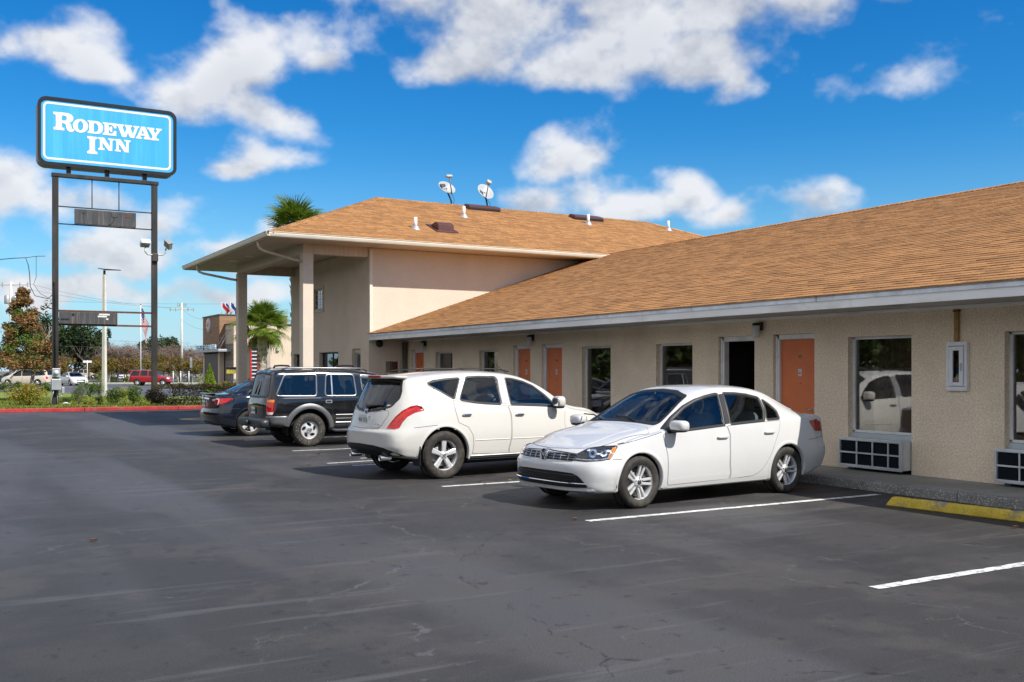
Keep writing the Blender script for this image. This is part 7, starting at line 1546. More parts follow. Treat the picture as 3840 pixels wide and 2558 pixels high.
# conical shrub by the restaurant, reddish ground shrubs
cn = thing('conical_shrub', 'bright lime-green conical shrub in front of the restaurant', 'shrub', (16.6, 71.2, .1))
g = np.random.default_rng(8); f = g.random(2600) ** .6; f = 1 - f; a = g.uniform(0, 6.283, 2600); r = .52 * (1 - f ** 1.3) * g.uniform(.6, 1.05, 2600)
leaves('foliage', np.stack([16.6 + r * np.cos(a), 71.2 + r * np.sin(a), .15 + 1.95 * f], 1), .11, L_LIME, cn, .55); MB().cyl((16.6, 71.2, 0), (16.6, 71.2, 1.4), .03, n=6).build('stem', M_BARK, cn)
for k, (x, y, w, h, lab) in enumerate([(18.3, 74, 1.6, .75, 'reddish shrub bed left of the far portico column'), (19.6, 73.5, 1.4, .8, 'reddish shrub bed right beside the far portico column'), (21.0, 74.5, 1.6, .8, 'reddish shrub bed under the palm')]): bush(x, y, w, h, L_RUST, lab, 600, .12, seed=60 + k, m2=L_YEL, group='reddish shrubs by the restaurant')
# ------------------------------------------------------------------ palms
L_PALM = leaf_mat('palm_green', (.12, .20, .02), (.25, .32, .035), .25, .3); L_PDEAD = mat('palm_dead', (.30, .20, .09), .8, var=.3, vscale=4); M_BOOT = mat('palm_boots', (.24, .16, .09), .9, var=.35, vscale=5, bump=.5, bscale=12)
def frond_mesh(seed, R_=.85, blades=30, arc=215, droop=.35):
    g = random.Random(seed); V, F = [], []
    for k in range(blades):
        a = R(-arc / 2 + arc * k / (blades - 1)); L = R_ * (1 - .25 * abs(a) / R(arc / 2)) * g.uniform(.88, 1.05); d = Vector((math.cos(a), math.sin(a), 0)); q = Vector((-math.sin(a), math.cos(a), 0)); n = 5; b = len(V)
        lift = g.uniform(-.03, .05)
        for i in range(n + 1):
            t = i / n; w = .034 * (math.sin(math.pi * min(1, t * .9 + .18)) ** .7) * (1 - t ** 3) + .002; z = lift * t - droop * t ** 3 * R_ * g.uniform(.8, 1.2) * .5 + .03 * math.cos(k * math.pi)
            p = d * L * t + Vector((0, 0, z)); V += [p + q * w, p + Vector((0, 0, .012)), p - q * w]
        for i in range(n): F += [(b + i * 3, b + i * 3 + 1, b + i * 3 + 4, b + i * 3 + 3), (b + i * 3 + 1, b + i * 3 + 2, b + i * 3 + 5, b + i * 3 + 4)]
    me = bpy.data.meshes.new('frond'); me.from_pydata([tuple(v) for v in V], [], F); me.materials.append(L_PALM); return me
FR = [frond_mesh(k, .85 + .06 * k, 30, 215, .25 + .2 * k) for k in range(4)]
def palm(x, y, zc, scale, trunk_r, label, nf=46, seed=1, dead=5):
    t = thing('palm_tree', label, 'palm tree', (x, y, 0), 0, None); g = random.Random(seed); org = Vector((x, y, 0))
    tr = MB(); n = 40; vs = []
    prof = [(trunk_r * (.85 + .10 * math.sin(k * 1.7) + (.22 if k > 24 else 0) * min(1, (k - 24) / 6 if k > 24 else 0)), zc * .97 * k / n) for k in range(n + 1)]; tr.lathe(prof, (x, y, 0), n=14); tr.build('trunk', M_BARKP, t)
    bo = MB()
    for k in range(70):
        z = zc * g.uniform(.45, .98); a = g.uniform(0, 6.283); d = Vector((math.cos(a), math.sin(a), 0)); p = Vector((x, y, z)) + d * trunk_r * .8; q = Vector((-d.y, d.x, 0)); e = d * g.uniform(.06, .16) + Vector((0, 0, g.uniform(.12, .26)))
        bo.add([p - q * .06, p + q * .06, p + e + q * .025, p + e - q * .025, p + d * .05 - q * .05, p + d * .05 + q * .05], [(0, 1, 2, 3), (4, 5, 2, 3)])
    b = bo.build('leaf_bases', M_BOOT, t, fix=False); b['kind'] = 'stuff'
    pet = MB()
    for k in range(nf):
        el = R(g.uniform(-42, 88)) if k > nf * .25 else R(g.uniform(35, 85)); a = k * 2.39996 + g.uniform(-.2, .2); d = Vector((math.cos(a) * math.cos(el), math.sin(a) * math.cos(el), math.sin(el)))
        L = scale * g.uniform(.75, 1.05); p0 = Vector((x, y, zc)); mid = p0 + d * L * .5 + Vector((0, 0, .04)); p1 = p0 + d * L + Vector((0, 0, -.05 * L)); pet.tube([p0, mid, p1], [.022, .014, .010], 4, caps=False)
        f = bpy.data.objects.new('frond', FR[k % 4]); COL.objects.link(f); f.parent = t
        xa = (p1 - mid).normalized(); up = Vector((0, 0, 1)); ya = up.cross(xa); ya = ya.normalized() if ya.length > .05 else Vector((math.sin(a), -math.cos(a), 0)); za = xa.cross(ya)
        f.matrix_local = Matrix.Translation(p1 - org) @ Matrix((xa, ya, za)).transposed().to_4x4() @ Matrix.Rotation(g.uniform(-.5, .5), 4, 'X') @ Matrix.Scale(scale * g.uniform(.9, 1.1), 4)
    pet.build('petioles', L_PALM, t, fix=False)
    for k in range(dead):
        a = g.uniform(0, 6.283) if k else R(-35); me = FR[3].copy(); me.materials.clear(); me.materials.append(L_PDEAD); f = bpy.data.objects.new('dead_frond', me); COL.objects.link(f); f.parent = t
        d = Vector((math.cos(a) * .45, math.sin(a) * .45, -.9)).normalized(); ya = Vector((-math.sin(a), math.cos(a), 0)); za = d.cross(ya)
        f.matrix_local = Matrix.Translation(Vector((x, y, zc - .25)) + Vector((math.cos(a), math.sin(a), 0)) * trunk_r * 1.3 - org) @ Matrix((d, ya, za)).transposed().to_4x4() @ Matrix.Diagonal((scale * .95, scale * .4, scale * .4, 1))
    return t
palm(17.5, 61.4, 4.25, 1.05, .30, 'fan palm with shaggy trunk standing behind the portico columns', 60, 3, 6)
palm(15.2, 47.6, 8.35, 1.0, .26, 'fan palm crown showing above the lobby roof', 56, 8, 3)
# grass blades along the near part of the lawn, leaf litter along the kerb
g = np.random.default_rng(21); n = 26000; px = g.uniform(-2, 10.5, n); py = 44.6 + g.random(n) ** 1.4 * 17
V = np.zeros((n, 3, 3), np.float32); a = g.uniform(0, 6.283, n); hgt = g.uniform(.05, .13, n); wd = .035
V[:, 0] = np.stack([px - wd * np.cos(a), py - wd * np.sin(a), np.full(n, .10)], 1); V[:, 1] = np.stack([px + wd * np.cos(a), py + wd * np.sin(a), np.full(n, .10)], 1); V[:, 2] = np.stack([px + g.normal(0, .04, n), py + g.normal(0, .04, n), .10 + hgt], 1)
gr = npmesh('grass', V.reshape(-1, 3), np.arange(3 * n).reshape(-1, 3), leaf_mat('grass_blade', (.13, .19, .02), (.24, .25, .05), .3), None); gr['kind'] = 'stuff'; tag(gr, 'short sunlit lawn grass behind the red kerb', 'grass')
n = 1500; lp_ = np.stack([g.uniform(-4, 6.5, n), 44.5 + g.random(n) * .9, np.full(n, .125) + g.random(n) * .02], 1); ll = leaves('leaf_litter', lp_, .09, L_RUST, None, .5); ll['kind'] = 'stuff'; tag(ll, 'dry leaf litter and mulch along the red kerb', 'leaf litter')
# ------------------------------------------------------------------ far vehicles
VAN = dict(L=5.14, fo=.98, wb=3.08, r=.345, tyre_w=.22, nose_bow=.36, nose_len=1.0, tail_bow=.12, tail_pow=3, tail_len=.6, mid=.5, bow=.02, cabin=(1.2, 4.9), line_z=.95,
    nose=[(.2, .06), (.35, 0), (.5, 0), (.7, .06), (.95, .2)], tail=[(.2, .1), (.4, .0), (.6, .01), (.9, .03), (1.2, .03), (1.8, .1)],
    curves=dict(top=[(0, .82), (.15, .93), (.5, 1.02), (.85, 1.08), (1.0, 1.14), (1.4, 1.40), (1.75, 1.61), (2.0, 1.69), (2.6, 1.745), (3.6, 1.75), (4.5, 1.73), (4.85, 1.69), (4.98, 1.58), (5.06, 1.3), (5.14, 1.05)],
        belt=[(0, .72), (.5, .9), (1.2, .98), (2.5, 1.02), (4.6, 1.04), (5.14, .9)], wmax=[(0, .86), (.4, .95), (1.2, .985), (4.2, .985), (5.14, .93)], wbelt=[(0, .8), (.5, .9), (1.5, .94), (4.4, .935), (5.14, .88)],
        wrail=[(0, .7), (.9, .82), (1.4, .78), (1.9, .73), (3.5, .73), (4.7, .71), (5.14, .8)], crown=[(0, .03), (1, .05), (1.5, .09), (2.2, .06), (4.6, .05), (5.14, .04)], bot=[(0, .24), (.6, .22), (4.2, .22), (5.14, .32)]))
def far_car(name, label, spec, paint, loc, rz, scale, side_windows, front, rear, rim='plain', rim_r=.21, group=None, cladding=None, front_lamps=None):
    c = Car(name, label, (loc[0], loc[1], .02), rz, spec, paint, 1.0, group=group, res=.07); c.root.scale = scale
    c.arches(c.r + .045, width=.06)
    for sd in (1, -1):
        for w_ in side_windows: c.window(w_, 'S', G_TINT, sd, r=.04, ringw=.05)
        c.patch('tail_light', M_RED, [(.60, .72), (.80, .72), (.84, .98), (.66, .98)], 'DB', .012, sd, 45, grid=.06, r=.03)
        c.patch('headlight', M_CLEARL, front_lamps or [(.50, .64), (.85, .66), (1.0, .80), (.80, .80), (.52, .72)], 'DF', .012, sd, 45, grid=.06, r=.03)
        if cladding: c.patch('side_cladding', cladding, [(1.3, .42), (3.2, .42), (3.2, .36), (1.3, .36)], 'S', .01, sd, grid=.1)
        c.mirror(1.5 if spec is not JET else 1.43, c.Wm - .05, 1.1 if spec in (EXP, VAN) else 1.0, paint, sd)
        for xs_ in (1.42, 2.47): c.strip('door_seam', M_GAP, [(xs_, .95), (xs_, .40)], 'S', .02, .006, sd)
    c.window(front, 'F', G_TINT, r=.04, ringw=.05, name='windscreen'); c.window(rear, 'B', G_TINT, r=.04, ringw=.05, name='rear_window')
    gz = .60 if spec in (CAM, JET) else .72
    g = c.patch('grille', M_BLACK, [(-.42, gz - .07), (.42, gz - .07), (.48, gz + .06), (-.48, gz + .06)], 'F', .008, grid=.08, r=.02)
    for k in range(3): c.strip('grille_bar', M_CHROME, [(-.40, gz - .045 + k * .04), (.40, gz - .045 + k * .04)], 'F', .016, .012, parent=g, ridge=.006)
    c.patch('lower_grille', M_BLACK, [(-.45, .30), (.45, .30), (.40, .40), (-.40, .40)], 'F', .008, grid=.08, r=.02)
    c.wheels(rim_r, rim, M_ALLOY, (c.Wm - .115) * 2 - .02); c.finish(); return c
SUVW = [[(1.47, 1.095), (1.66, 1.25), (1.84, 1.40), (2.0, 1.495), (2.2, 1.54), (2.42, 1.55), (2.40, 1.10)], [(2.63, 1.56), (3.26, 1.565), (3.30, 1.115), (2.60, 1.11)], [(3.50, 1.565), (4.20, 1.555), (4.36, 1.125), (3.53, 1.115)]]
SUVF = [(-.70, 1.13), (-.66, 1.32), (-.62, 1.48), (-.3, 1.55), (0, 1.56), (.3, 1.55), (.62, 1.48), (.66, 1.32), (.70, 1.13), (0, 1.15)]; SUVR = [(-.58, 1.565), (0, 1.60), (.58, 1.565), (.66, 1.14), (-.66, 1.14)]
SEDW = [[(1.66, .965), (1.88, 1.11), (2.1, 1.235), (2.35, 1.325), (2.60, 1.36), (2.68, .99)], [(2.76, 1.365), (3.1, 1.352), (3.4, 1.29), (3.60, 1.20), (3.74, 1.09), (3.72, 1.035), (2.80, .995)]]
SEDF = [(-.65, 1.01), (-.60, 1.15), (-.53, 1.33), (-.3, 1.385), (0, 1.40), (.3, 1.385), (.53, 1.33), (.60, 1.15), (.65, 1.01), (0, 1.035)]; SEDR = [(-.585, 1.11), (-.50, 1.30), (0, 1.36), (.50, 1.30), (.585, 1.11), (0, 1.13)]
VANW = [[(1.35, 1.06), (1.6, 1.26), (1.85, 1.44), (2.1, 1.55), (2.3, 1.58), (2.32, 1.08)], [(2.45, 1.59), (3.5, 1.60), (3.55, 1.10), (2.47, 1.08)], [(3.68, 1.60), (4.55, 1.57), (4.75, 1.16), (3.72, 1.10)]]
VANF = [(-.74, 1.18), (-.66, 1.45), (-.5, 1.57), (0, 1.61), (.5, 1.57), (.66, 1.45), (.74, 1.18), (0, 1.2)]; VANR = [(-.62, 1.60), (.62, 1.60), (.72, 1.18), (-.72, 1.18)]
lampS = [(.62, .72), (.90, .74), (.90, .88), (.62, .86)]
far_car('red_off_roader', 'boxy red off-roader on the far road behind the right sign post', EXP, paint_mat('red_paint', (.36, .012, .022), .25), street0(-38.3, 107.5), R(-27), (.945, .98, .985), SUVW, SUVF, SUVR, 'five', front_lamps=lampS)
far_car('cream_minivan', 'cream minivan partly hidden by the brown tree at left', VAN, paint_mat('cream_paint', (.62, .55, .44), .3), street0(-51.2, 106.5), R(152), (1, 1, 1), VANW, VANF, VANR, 'plain')
far_car('white_saloon', 'white saloon facing the camera on the far road beside the meter post', CAM, paint_mat('far_white_paint', (.76, .77, .79), .3), street0(-46.9, 108.0), R(-78), (1, 1, 1), SEDW, SEDF, SEDR)
far_car('tan_estate', 'pale tan high-riding estate in the far car park behind the white lamp post', EXP, paint_mat('tan_paint', (.55, .47, .36), .35), street0(-77.5, 184), R(-30), (1.08, 1.05, 1.08), SUVW, SUVF, SUVR, front_lamps=lampS)
far_car('white_estate', 'white high-riding estate seen end-on beyond the far hedge', EXP, MATS['far_white_paint'], street0(-57.4, 150), R(-120), (1, 1, 1), SUVW, SUVF, SUVR, front_lamps=lampS)
far_car('silver_saloon', 'silver saloon far off beside the restaurant', CAM, paint_mat('silver_paint', (.50, .53, .57), .3, metal=.4), street0(-63.0, 200), R(160), (1, 1, 1), SEDW, SEDF, SEDR)
far_car('blue_saloon', 'dark saloon at the left picture edge behind the minivan', CAM, paint_mat('navy_paint', (.03, .04, .07), .3), street0(-61.5, 124), R(150), (1, 1, 1), SEDW, SEDF, SEDR)

# ------------------------------------------------------------------ street furniture
M_POLE = mat('concrete_pole', (.62, .59, .53), .8, var=.1, vscale=2)
lx, ly = 8.79, 64.11
lp = thing('lamp_post', 'tall white concrete lamp post with a flat black lamp head', 'lamp post', (lx, ly, 0))
MB().tube([(lx, ly, 0), (lx, ly, 7.35)], [.155, .10], 4, smooth=False).build('post', M_POLE, lp); MB().cyl((lx, ly, 7.34), (lx, ly, 7.6), .07, n=10).build('neck', M_SIGNB, lp)
h_ = MB(); h_.add([(-.34, -.16, 7.70), (.02, -.16, 7.62), (.94, -.14, 7.60), (.94, .14, 7.60), (.02, .16, 7.62), (-.34, .16, 7.70), (-.34, -.16, 7.73), (.0, -.16, 7.69), (.94, -.14, 7.63), (.94, .14, 7.63), (.0, .16, 7.69), (-.34, .16, 7.73)], [(0, 1, 4, 5), (1, 2, 3, 4), (6, 11, 10, 7), (7, 10, 9, 8), (0, 6, 7, 1), (1, 7, 8, 2), (5, 4, 10, 11), (4, 3, 9, 10), (0, 5, 11, 6), (2, 8, 9, 3)])
o = h_.build('lamp_head', M_SIGNB, lp, local=True); o.rotation_euler.z = R(-28)
def utility_pole(name, label, x, y, H, arms, rz, extra=None):
    t = thing(name, label, 'utility pole', (x, y, 0)); MB().tube([(x, y, 0), (x, y, H)], [.20, .13], 8).build('pole', M_POLE, t)
    c, s = math.cos(rz), math.sin(rz)
    for z, L in arms:
        a = MB(); a.tube([(x - c * L, y - s * L, z), (x + c * L, y + s * L, z)], .07, 4, smooth=False); A = a.build('crossarm', M_POLE, t)
        for k in (-.95, -.5, .5, .95): MB().lathe([(.02, -.28), (.06, -.2), (.02, -.1), (.05, 0), (.06, .08), (.03, .16), (.05, .2), (.0, .26)], (x + c * L * k, y + s * L * k, z), n=8).build('insulator', mat('insulator_brown', (.25, .22, .2), .3, coat=.5), A)
    if extra: MB().lathe([(0, 0), (.28, 0), (.30, .05), (.30, .85), (.2, .95), (0, .98)], (x - c * .42, y - s * .42, extra), n=16).build('transformer', M_GALV, t); MB().lathe([(0, 0), (.28, 0), (.30, .05), (.30, .85), (.2, .95), (0, .98)], (x + c * .42, y + s * .42, extra - .1), n=16).build('transformer', M_GALV, t)
    return t
sx2, sy2 = street0(-45.8, 140); utility_pole('utility_pole', 'pale concrete utility pole with crossarms left of the restaurant', sx2, sy2, 11.0, ((10.1, 1.7), (10.75, .6)), R(-29.8))
sx1, sy1 = street0(-54.6, 110); utility_pole('utility_pole', 'utility pole with transformers rising behind the brown tree', sx1, sy1, 11.3, ((11.0, 1.9),), R(-29.8), 8.9)
def wire(a, b, sag, label, r=.016):
    a, b = Vector(a), Vector(b); P = [a + (b - a) * (k / 16) - Vector((0, 0, sag * 4 * (k / 16) * (1 - k / 16))) for k in range(17)]
    mid = a; t = thing('overhead_wire', label, 'wire', tuple(a), 0, 'overhead wires'); MB().tube(P, r, 4).build('cable', mat('wire_dark', (.05, .05, .055), .5), t)
S = street0
for k, (s1, d1, z1, s2, d2, z2, sag, lab) in enumerate([(-55.9, 110, 11.2, -47.3, 140, 10.3, .5, 'upper power line between the two utility poles'), (-53.0, 110, 11.2, -44.3, 140, 10.3, .7, 'lower power line between the two utility poles'), (-56.0, 125, 10.2, -36.0, 150, 11.6, .2, 'thin pale wire high above the flagpole'),
        (-58.0, 125, 5.9, -43.0, 135, 5.3, .2, 'sloping wire crossing the pines'), (-60, 125, 4.8, -38, 140, 5.2, .3, 'level wire low across the bare trees'), (-45.8, 140, 10.2, -27.0, 92, 6.4, .6, 'wire running down from the utility pole to the restaurant'), (-45.8, 140, 8.7, -27.0, 92, 5.4, .5, 'lower wire running down to the restaurant')]):
    wire((*S(s1, d1), z1), (*S(s2, d2), z2), sag, lab, .011)
sd_ = thing('service_cable', 'black service cable drooping from the left to the sign post', 'cable', (4.4, 48, 6)); MB().tube([(-3.5, 51, 6.15), (-1, 50.2, 6.18), (1.5, 49.3, 6.35), (3.0, 48.7, 6.52), (3.45, 48.5, 6.55), (3.56, 48.45, 6.2), (3.60, 48.4, 5.8), (3.62, 48.35, 5.3), (3.8, 48.3, 4.9), (4.3, 48.15, 4.78), (4.52, 48.1, 5.0)], .017, 6).build('cable', M_BLACK, sd_); MB().tube([(3.45, 48.5, 6.55), (3.9, 48.3, 6.62), (4.2, 48.2, 6.63)], .012, 5).build('tail', M_BLACK, sd_); MB().tube([(3.85, 48.3, 6.6), (3.85, 48.3, 5.7), (3.75, 48.3, 5.4), (4.0, 48.2, 5.0), (4.5, 48.05, 4.7)], .010, 5).build('drop', M_BLACK, sd_)
# flagpole with a limp flag
M_FR = mat('flag_red', (.50, .02, .03), .7, var=.1); M_FW = mat('flag_white', (.75, .75, .75), .7, var=.05); M_FB = mat('flag_blue', (.02, .04, .20), .7, var=.1)
def flag_mesh(name, parent, org, hoist, fly, drop, spread, stars=True, dirx=(1, 0), plain=None):
    """cloth grid hung from its hoist; faces grouped by colour into stripes"""
    rows, cols = 13, 16; grid = {}
    for r in range(rows + 1):
        for c in range(cols + 1):
            t, q = r / rows, c / cols; out = spread * (q ** .8) * (1 - .25 * t) * (1 + .15 * math.sin(q * 9 + t * 3)); z = org[2] - t * hoist - drop * q ** 1.15; w = .10 * spread * math.sin(q * 11 + t * 4) * q
            grid[r, c] = (org[0] + dirx[0] * out - dirx[1] * w, org[1] + dirx[1] * out + dirx[0] * w, z)
    def part(nm, m, sel):
        mb = MB()
        for r in range(rows):
            for c in range(cols):
                if sel(r, c): mb.add([grid[r, c], grid[r + 1, c], grid[r + 1, c + 1], grid[r, c + 1]], [(0, 1, 2, 3)], True)
        if mb.f: return mb.build(nm, m, parent, fix=False)
    if plain: return part('cloth', plain, lambda r, c: True)
    can = lambda r, c: r < 7 and c < 7
    part('red_stripes', M_FR, lambda r, c: not can(r, c) and r % 2 == 0); part('white_stripes', M_FW, lambda r, c: not can(r, c) and r % 2 == 1); cn_ = part('canton', M_FB, can)
    if stars:
        mb = MB()
        for r in range(7):
            for c in range(r % 2, 7, 2):
                p = sum((Vector(grid[r + i, c + j]) for i in (0, 1) for j in (0, 1)), Vector()) / 4; u = (Vector(grid[r, c + 1]) - Vector(grid[r, c])) * .32; v = (Vector(grid[r + 1, c]) - Vector(grid[r, c])) * .32; n = u.cross(v).normalized() * .02
                for sg_ in (-1, 1): mb.add([p - u + n * sg_, p - v + n * sg_, p + u + n * sg_, p + v + n * sg_], [(0, 1, 2, 3)])
        mb.build('stars', M_FW, cn_, fix=False)
fx, fy_ = street0(-44.15, 120); fp = thing('flagpole', 'white flagpole with a ball finial beyond the far road', 'flagpole', (fx, fy_, 0)); MB().tube([(fx, fy_, 0), (fx, fy_, 9.45)], [.075, .05], 10).build('pole', mat('pole_white', (.70, .70, .70), .4), fp); MB().lathe([(0, 0), (.08, .03), (.11, .11), (.08, .19), (0, .22)], (fx, fy_, 9.43), n=14).build('finial', mat('finial_gold', (.5, .45, .35), .3, metal=.6), fp)
fg = thing('flag', 'limp stars and stripes flag hanging on the flagpole', 'flag', (fx + .06, fy_, 5)); flag_mesh('flag', fg, (fx + .06, fy_ - .03, 9.15), 2.2, 3.4, 2.35, .85, True, (.868, -.497))

# ------------------------------------------------------------------ restaurant
rs = thing('restaurant', 'brown and beige fast food restaurant with a plank clad tower behind the portico', 'restaurant', (21.1, 87, 0))
M_PLANK = mat('plank_brown', (.30, .175, .10), .7, var=.15, vscale=2, island=.12, stretch=(.3, .3, 3)); M_BEIGE = mat('restaurant_beige', (.66, .54, .40), .85, var=.06, vscale=.6, bump=.2, bscale=20); M_DKWALL = mat('restaurant_dark', (.07, .05, .045), .6, var=.1)
def brick_mat():
    m = mat('grey_brick', (.26, .235, .20), .85); nt = m.node_tree; N = nt.nodes; L = nt.links; b = N['Principled BSDF']; br = N.new('ShaderNodeTexBrick'); tc = N.new('ShaderNodeTexCoord'); mp = N.new('ShaderNodeMapping'); mp.inputs['Rotation'].default_value = (R(90), 0, R(90)); L.new(tc.outputs['Object'], mp.inputs[0]); L.new(mp.outputs[0], br.inputs['Vector'])
    br.inputs['Color1'].default_value = (.30, .27, .22, 1); br.inputs['Color2'].default_value = (.22, .19, .15, 1); br.inputs['Mortar'].default_value = (.10, .09, .08, 1); br.inputs['Scale'].default_value = 1; br.inputs['Brick Width'].default_value = .42; br.inputs['Row Height'].default_value = .14; br.inputs['Mortar Size'].default_value = .018; L.new(br.outputs['Color'], b.inputs['Base Color']); return m
M_BRICK = brick_mat()
MB().box(21.12, 27, 87.02, 93, 3.2, 6.36).build('tower_core', M_DKWALL, rs)
pk = MB()
for k in range(20):
    z = 3.22 + k * .157; pk.bbox(21.08, 21.118, 87.0, 93.0, z, z + .148, .006); pk.bbox(21.12, 27, 86.98, 87.018, z, z + .148, .006)
o = pk.build('cladding', M_PLANK, rs); o['kind'] = 'stuff'
MB().bbox(21.02, 27.05, 86.92, 93.05, 6.362, 6.46, .01).build('coping', mat('coping_bronze', (.10, .09, .08), .5, metal=.3), rs)
for y in (87.0, 92.5): MB().bbox(21.10, 21.5, y, y + .5, 0, 3.2, .01).build('pier', M_BEIGE, rs)
MB().box(21.5, 26, 87.3, 93, 0, 3.2).build('entrance_wall', M_DKWALL, rs); MB().box(21.13, 21.16, 87.5, 92.5, .1, 3.1).build('entrance_door', mat('door_brown', (.06, .03, .025), .5), rs)
MB().box(21.6, 44, 84.2, 86.98, 2.9, 5.5).build('hall_wall', M_BEIGE, rs); MB().box(21.6, 44, 84.2, 86.98, 0, 2.898).build('hall_lower_wall', M_BEIGE, rs); MB().box(21.56, 21.598, 84.16, 86.9, 0, 3.9).build('brickwork', M_BRICK, rs); MB().box(21.6, 24.2, 84.15, 84.198, 0, .95).build('brickwork', M_BRICK, rs)
MB().bbox(21.5, 44.1, 84.1, 87.0, 5.5, 5.62, .01).build('coping', MATS['coping_bronze'], rs)
cp = MB().bbox(20.5, 21.58, 84.95, 93.2, 3.22, 3.42, .015).build('canopy', mat('canopy_grey', (.42, .44, .45), .4, metal=.4), rs)
for y in (85.3, 86.3): MB().cyl((20.65, y, 3.42), (21.6, y - .0, 5.15), .035, n=8).build('tie_rod', M_GALV, cp)
def text_mesh(txt, size, ext):
    cu = bpy.data.curves.new('lettering', 'FONT'); cu.body = txt; cu.size = size; cu.extrude = ext; t = bpy.data.objects.new('lettering', cu); COL.objects.link(t); bpy.context.view_layer.update(); me = bpy.data.meshes.new_from_object(t.evaluated_get(bpy.context.evaluated_depsgraph_get())); COL.objects.unlink(t); bpy.data.objects.remove(t); return me
me = text_mesh('HOME OF THE WHOPPER', .62, .05); me.materials.append(M_CHROME); o = link(bpy.data.objects.new('lettering', me)); o.parent = cp; o.location = Vector((20.52, 92.9, 3.44)) - Vector(rs['_org']); o.rotation_euler = (R(90), 0, R(-90)); o.scale = (1.0, 1, 1)
# oval burger roundel on the tower
lg = MB().lathe([(0, .10), (.60, .10), (.64, .06), (.64, 0)], (21.07, 90.7, 5.60), (-1, 0, 0), 32).build('roundel', M_FW, rs)
def rond(name, m, pts, x): n = len(pts); return MB().add([(x, 90.7 + a, 5.60 + b) for a, b in pts], [tuple(range(n))]).build(name, m, lg, fix=False)
arc = lambda r, a0, a1, k=14: [(r * math.cos(R(a0 + (a1 - a0) * i / k)), r * math.sin(R(a0 + (a1 - a0) * i / k))) for i in range(k + 1)]
rond('blue_swoosh', mat('roundel_blue', (.02, .08, .40), .4), arc(.60, 100, 330) + list(reversed(arc(.50, 100, 330))), 20.965); rond('upper_bun', mat('roundel_orange', (.75, .35, .03), .4), [(a * .95, b * .55 + .17) for a, b in arc(.42, 0, 180)], 20.965); rond('lower_bun', MATS['roundel_orange'], [(a * .95, b * .5 - .20) for a, b in arc(.42, 180, 360)], 20.965)
for txt, z in (('BURGER', .0), ('KING', -.16)):
    me = text_mesh(txt, .20, .002); me.materials.append(M_FR); o = link(bpy.data.objects.new('roundel_text', me)); o.parent = lg; o.location = Vector((20.955, 90.7 + (.36 if txt == 'BURGER' else .24), 5.62 + z)) - Vector(rs['_org']); o.rotation_euler = (R(90), 0, R(-90))
MB().bbox(25.2, 25.45, 84.0, 84.198, 3.3, 3.62, .02).build('wall_lantern', M_FW, rs); MB().bbox(22.4, 22.7, 84.05, 84.198, 3.1, 3.4, .02).build('wall_lantern', M_GALV, rs)
MB().bbox(24.3, 24.6, 83.9, 84.198, 0, 5.5, .01).build('pilaster', mat('panel_grey', (.40, .35, .29), .8), rs)
for x, yy, kind, lab in ((21.6, 88.2, 'r', 'plain red flag on the restaurant roof'), (22.0, 88.6, 'u', 'striped flag half hidden behind the red flag on the restaurant roof'), (22.2, 87.6, 'b', 'plain blue flag on the restaurant roof'), (22.75, 87.4, 'u', 'stars and stripes flag right of the blue flag on the restaurant roof')):
    t = thing('roof_flag', lab, 'flag', (x, yy, 6.4), 0, 'flags on the restaurant roof'); MB().cyl((x, yy, 6.3), (x, yy, 7.55), .025, n=8).build('pole', MATS['pole_white'], t)
    flag_mesh('flag', t, (x + .03, yy - .02, 7.5), .38, .8, .75, .62, kind == 'u' and False, (.868, -.497), {'r': M_FR, 'b': M_FB}.get(kind))
rl = thing('louvre_panel', 'tall red framed panel with dark slats against the restaurant wall', 'panel', (23.3, 84, 0)); f = MB()
for x in (22.95, 23.55): f.bbox(x - .06, x + .06, 83.85, 83.95, 0, 3.6, .01)
f.build('frame', M_FR, rl)
for k in range(11): MB().bbox(23.012, 23.488, 83.87, 83.94, .25 + k * .31, .40 + k * .31, .008).build('slat', M_BLACK if k % 1 == 0 else M_FW, rl)
MB().box(23.012, 23.488, 83.945, 83.96, .1, 3.6).build('backing', M_FW, rl); MB().bbox(22.75, 23.85, 83.7, 83.98, 3.6, 4.0, .02).build('header', M_BLACK, rl); MB().bbox(23.852, 24.1, 83.7, 83.98, 3.6, 4.0, .02).build('header_end', M_FR, rl)
ds = thing('direction_sign', 'small black and yellow lane sign beside the far portico column', 'sign', (16.9, 64, 0)); dx, dy = 15.75, 62.0
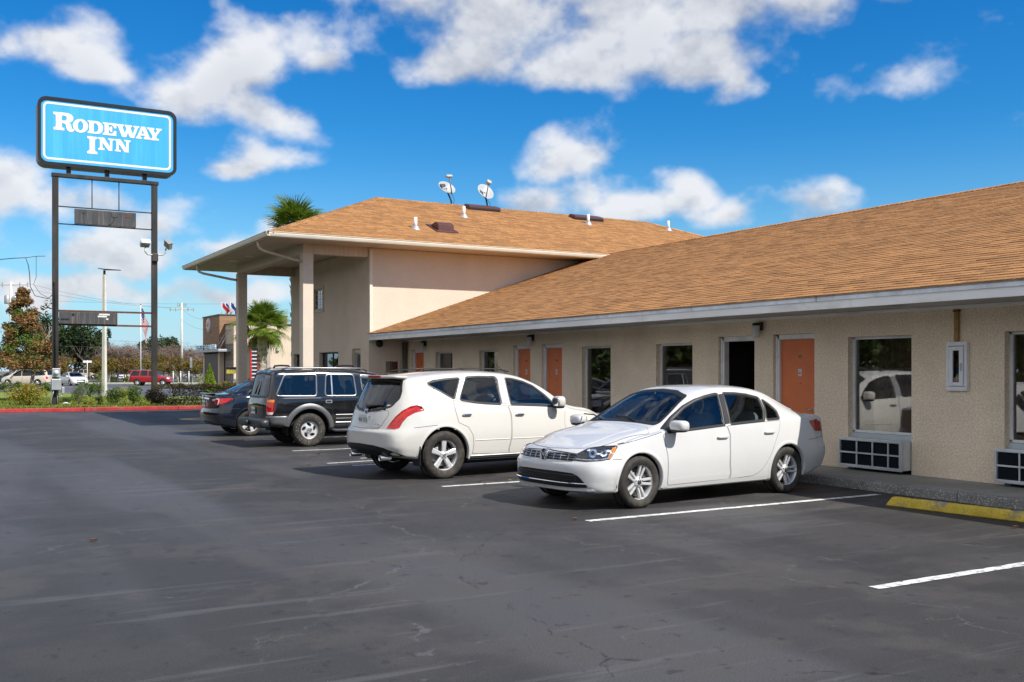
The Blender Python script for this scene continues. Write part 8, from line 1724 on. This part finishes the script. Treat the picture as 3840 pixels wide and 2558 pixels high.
MB().cyl((dx, dy, 0), (dx, dy, 1.5), .03, n=8).build('post', M_BLACK, ds); MB().bbox(dx - .32, dx + .32, dy - .05, dy + .05, 1.70, 1.86, .01).build('top_panel', M_BLACK, ds); MB().bbox(dx - .30, dx + .30, dy - .05, dy + .05, 1.46, 1.695, .01).build('yellow_panel', mat('sign_yellow', (.45, .36, .06), .5), ds)
px_, py_ = street0(-31.8, 100); sp_ = thing('road_sign', 'dark road sign post seen edge-on left of the restaurant', 'sign', (px_, py_, 0)); MB().cyl((px_, py_, 0), (px_, py_, 2.6), .04, n=8).build('post', M_STEEL, sp_); MB().bbox(px_ - .10, px_ + .10, py_ - .02, py_ + .02, 1.9, 2.9, .005).build('plate', M_GALV, sp_)
for k, s_ in enumerate((-37.6, -37.1, -36.5)):
    bx, by = street0(s_, 112 + k); b = thing('bollard', ('leftmost', 'middle', 'rightmost')[k] + ' of three slim white bollards right of the red off-roader', 'bollard', (bx, by, 0), 0, 'white bollards by the far road'); MB().tube([(bx, by, 0), (bx, by, 1.55)], .06, 8).build('post', M_FW, b); MB().lathe([(.061, 0), (.062, .01), (.062, .06), (.061, .07)], (bx, by, 1.4), n=8).build('band', M_GALV, b)
sx_, sy_ = street0(-52.6, 125); st_ = thing('street_name_sign', 'small white street name sign on a post behind the white saloon', 'sign', (sx_, sy_, 0)); MB().cyl((sx_, sy_, 0), (sx_, sy_, 2.9), .04, n=8).build('post', M_FW, st_); MB().bbox(sx_ - .5, sx_ + .5, sy_ - .02, sy_ + .02, 2.6, 2.85, .005).build('plate', M_FW, st_)
hx = thing('street_lamp', 'small far street lamp head above the bare trees beside the utility pole', 'street lamp', (*street0(-42.0, 142), 0)); ax_, ay_ = street0(-42.0, 142); MB().tube([(ax_, ay_, 0), (ax_, ay_, 4.3), (ax_ + .3, ay_ - .2, 4.5)], .05, 6).build('post', M_GALV, hx); MB().bbox(ax_ - .3, ax_ + 1.1, ay_ - .3, ay_ + .2, 4.45, 4.65, .04).build('lamp_head', M_FW, hx)
# remove helper property
for o in bpy.data.objects:
    if '_org' in o: del o['_org']
for m in bpy.data.materials:
    if '_c' in m: del m['_c']
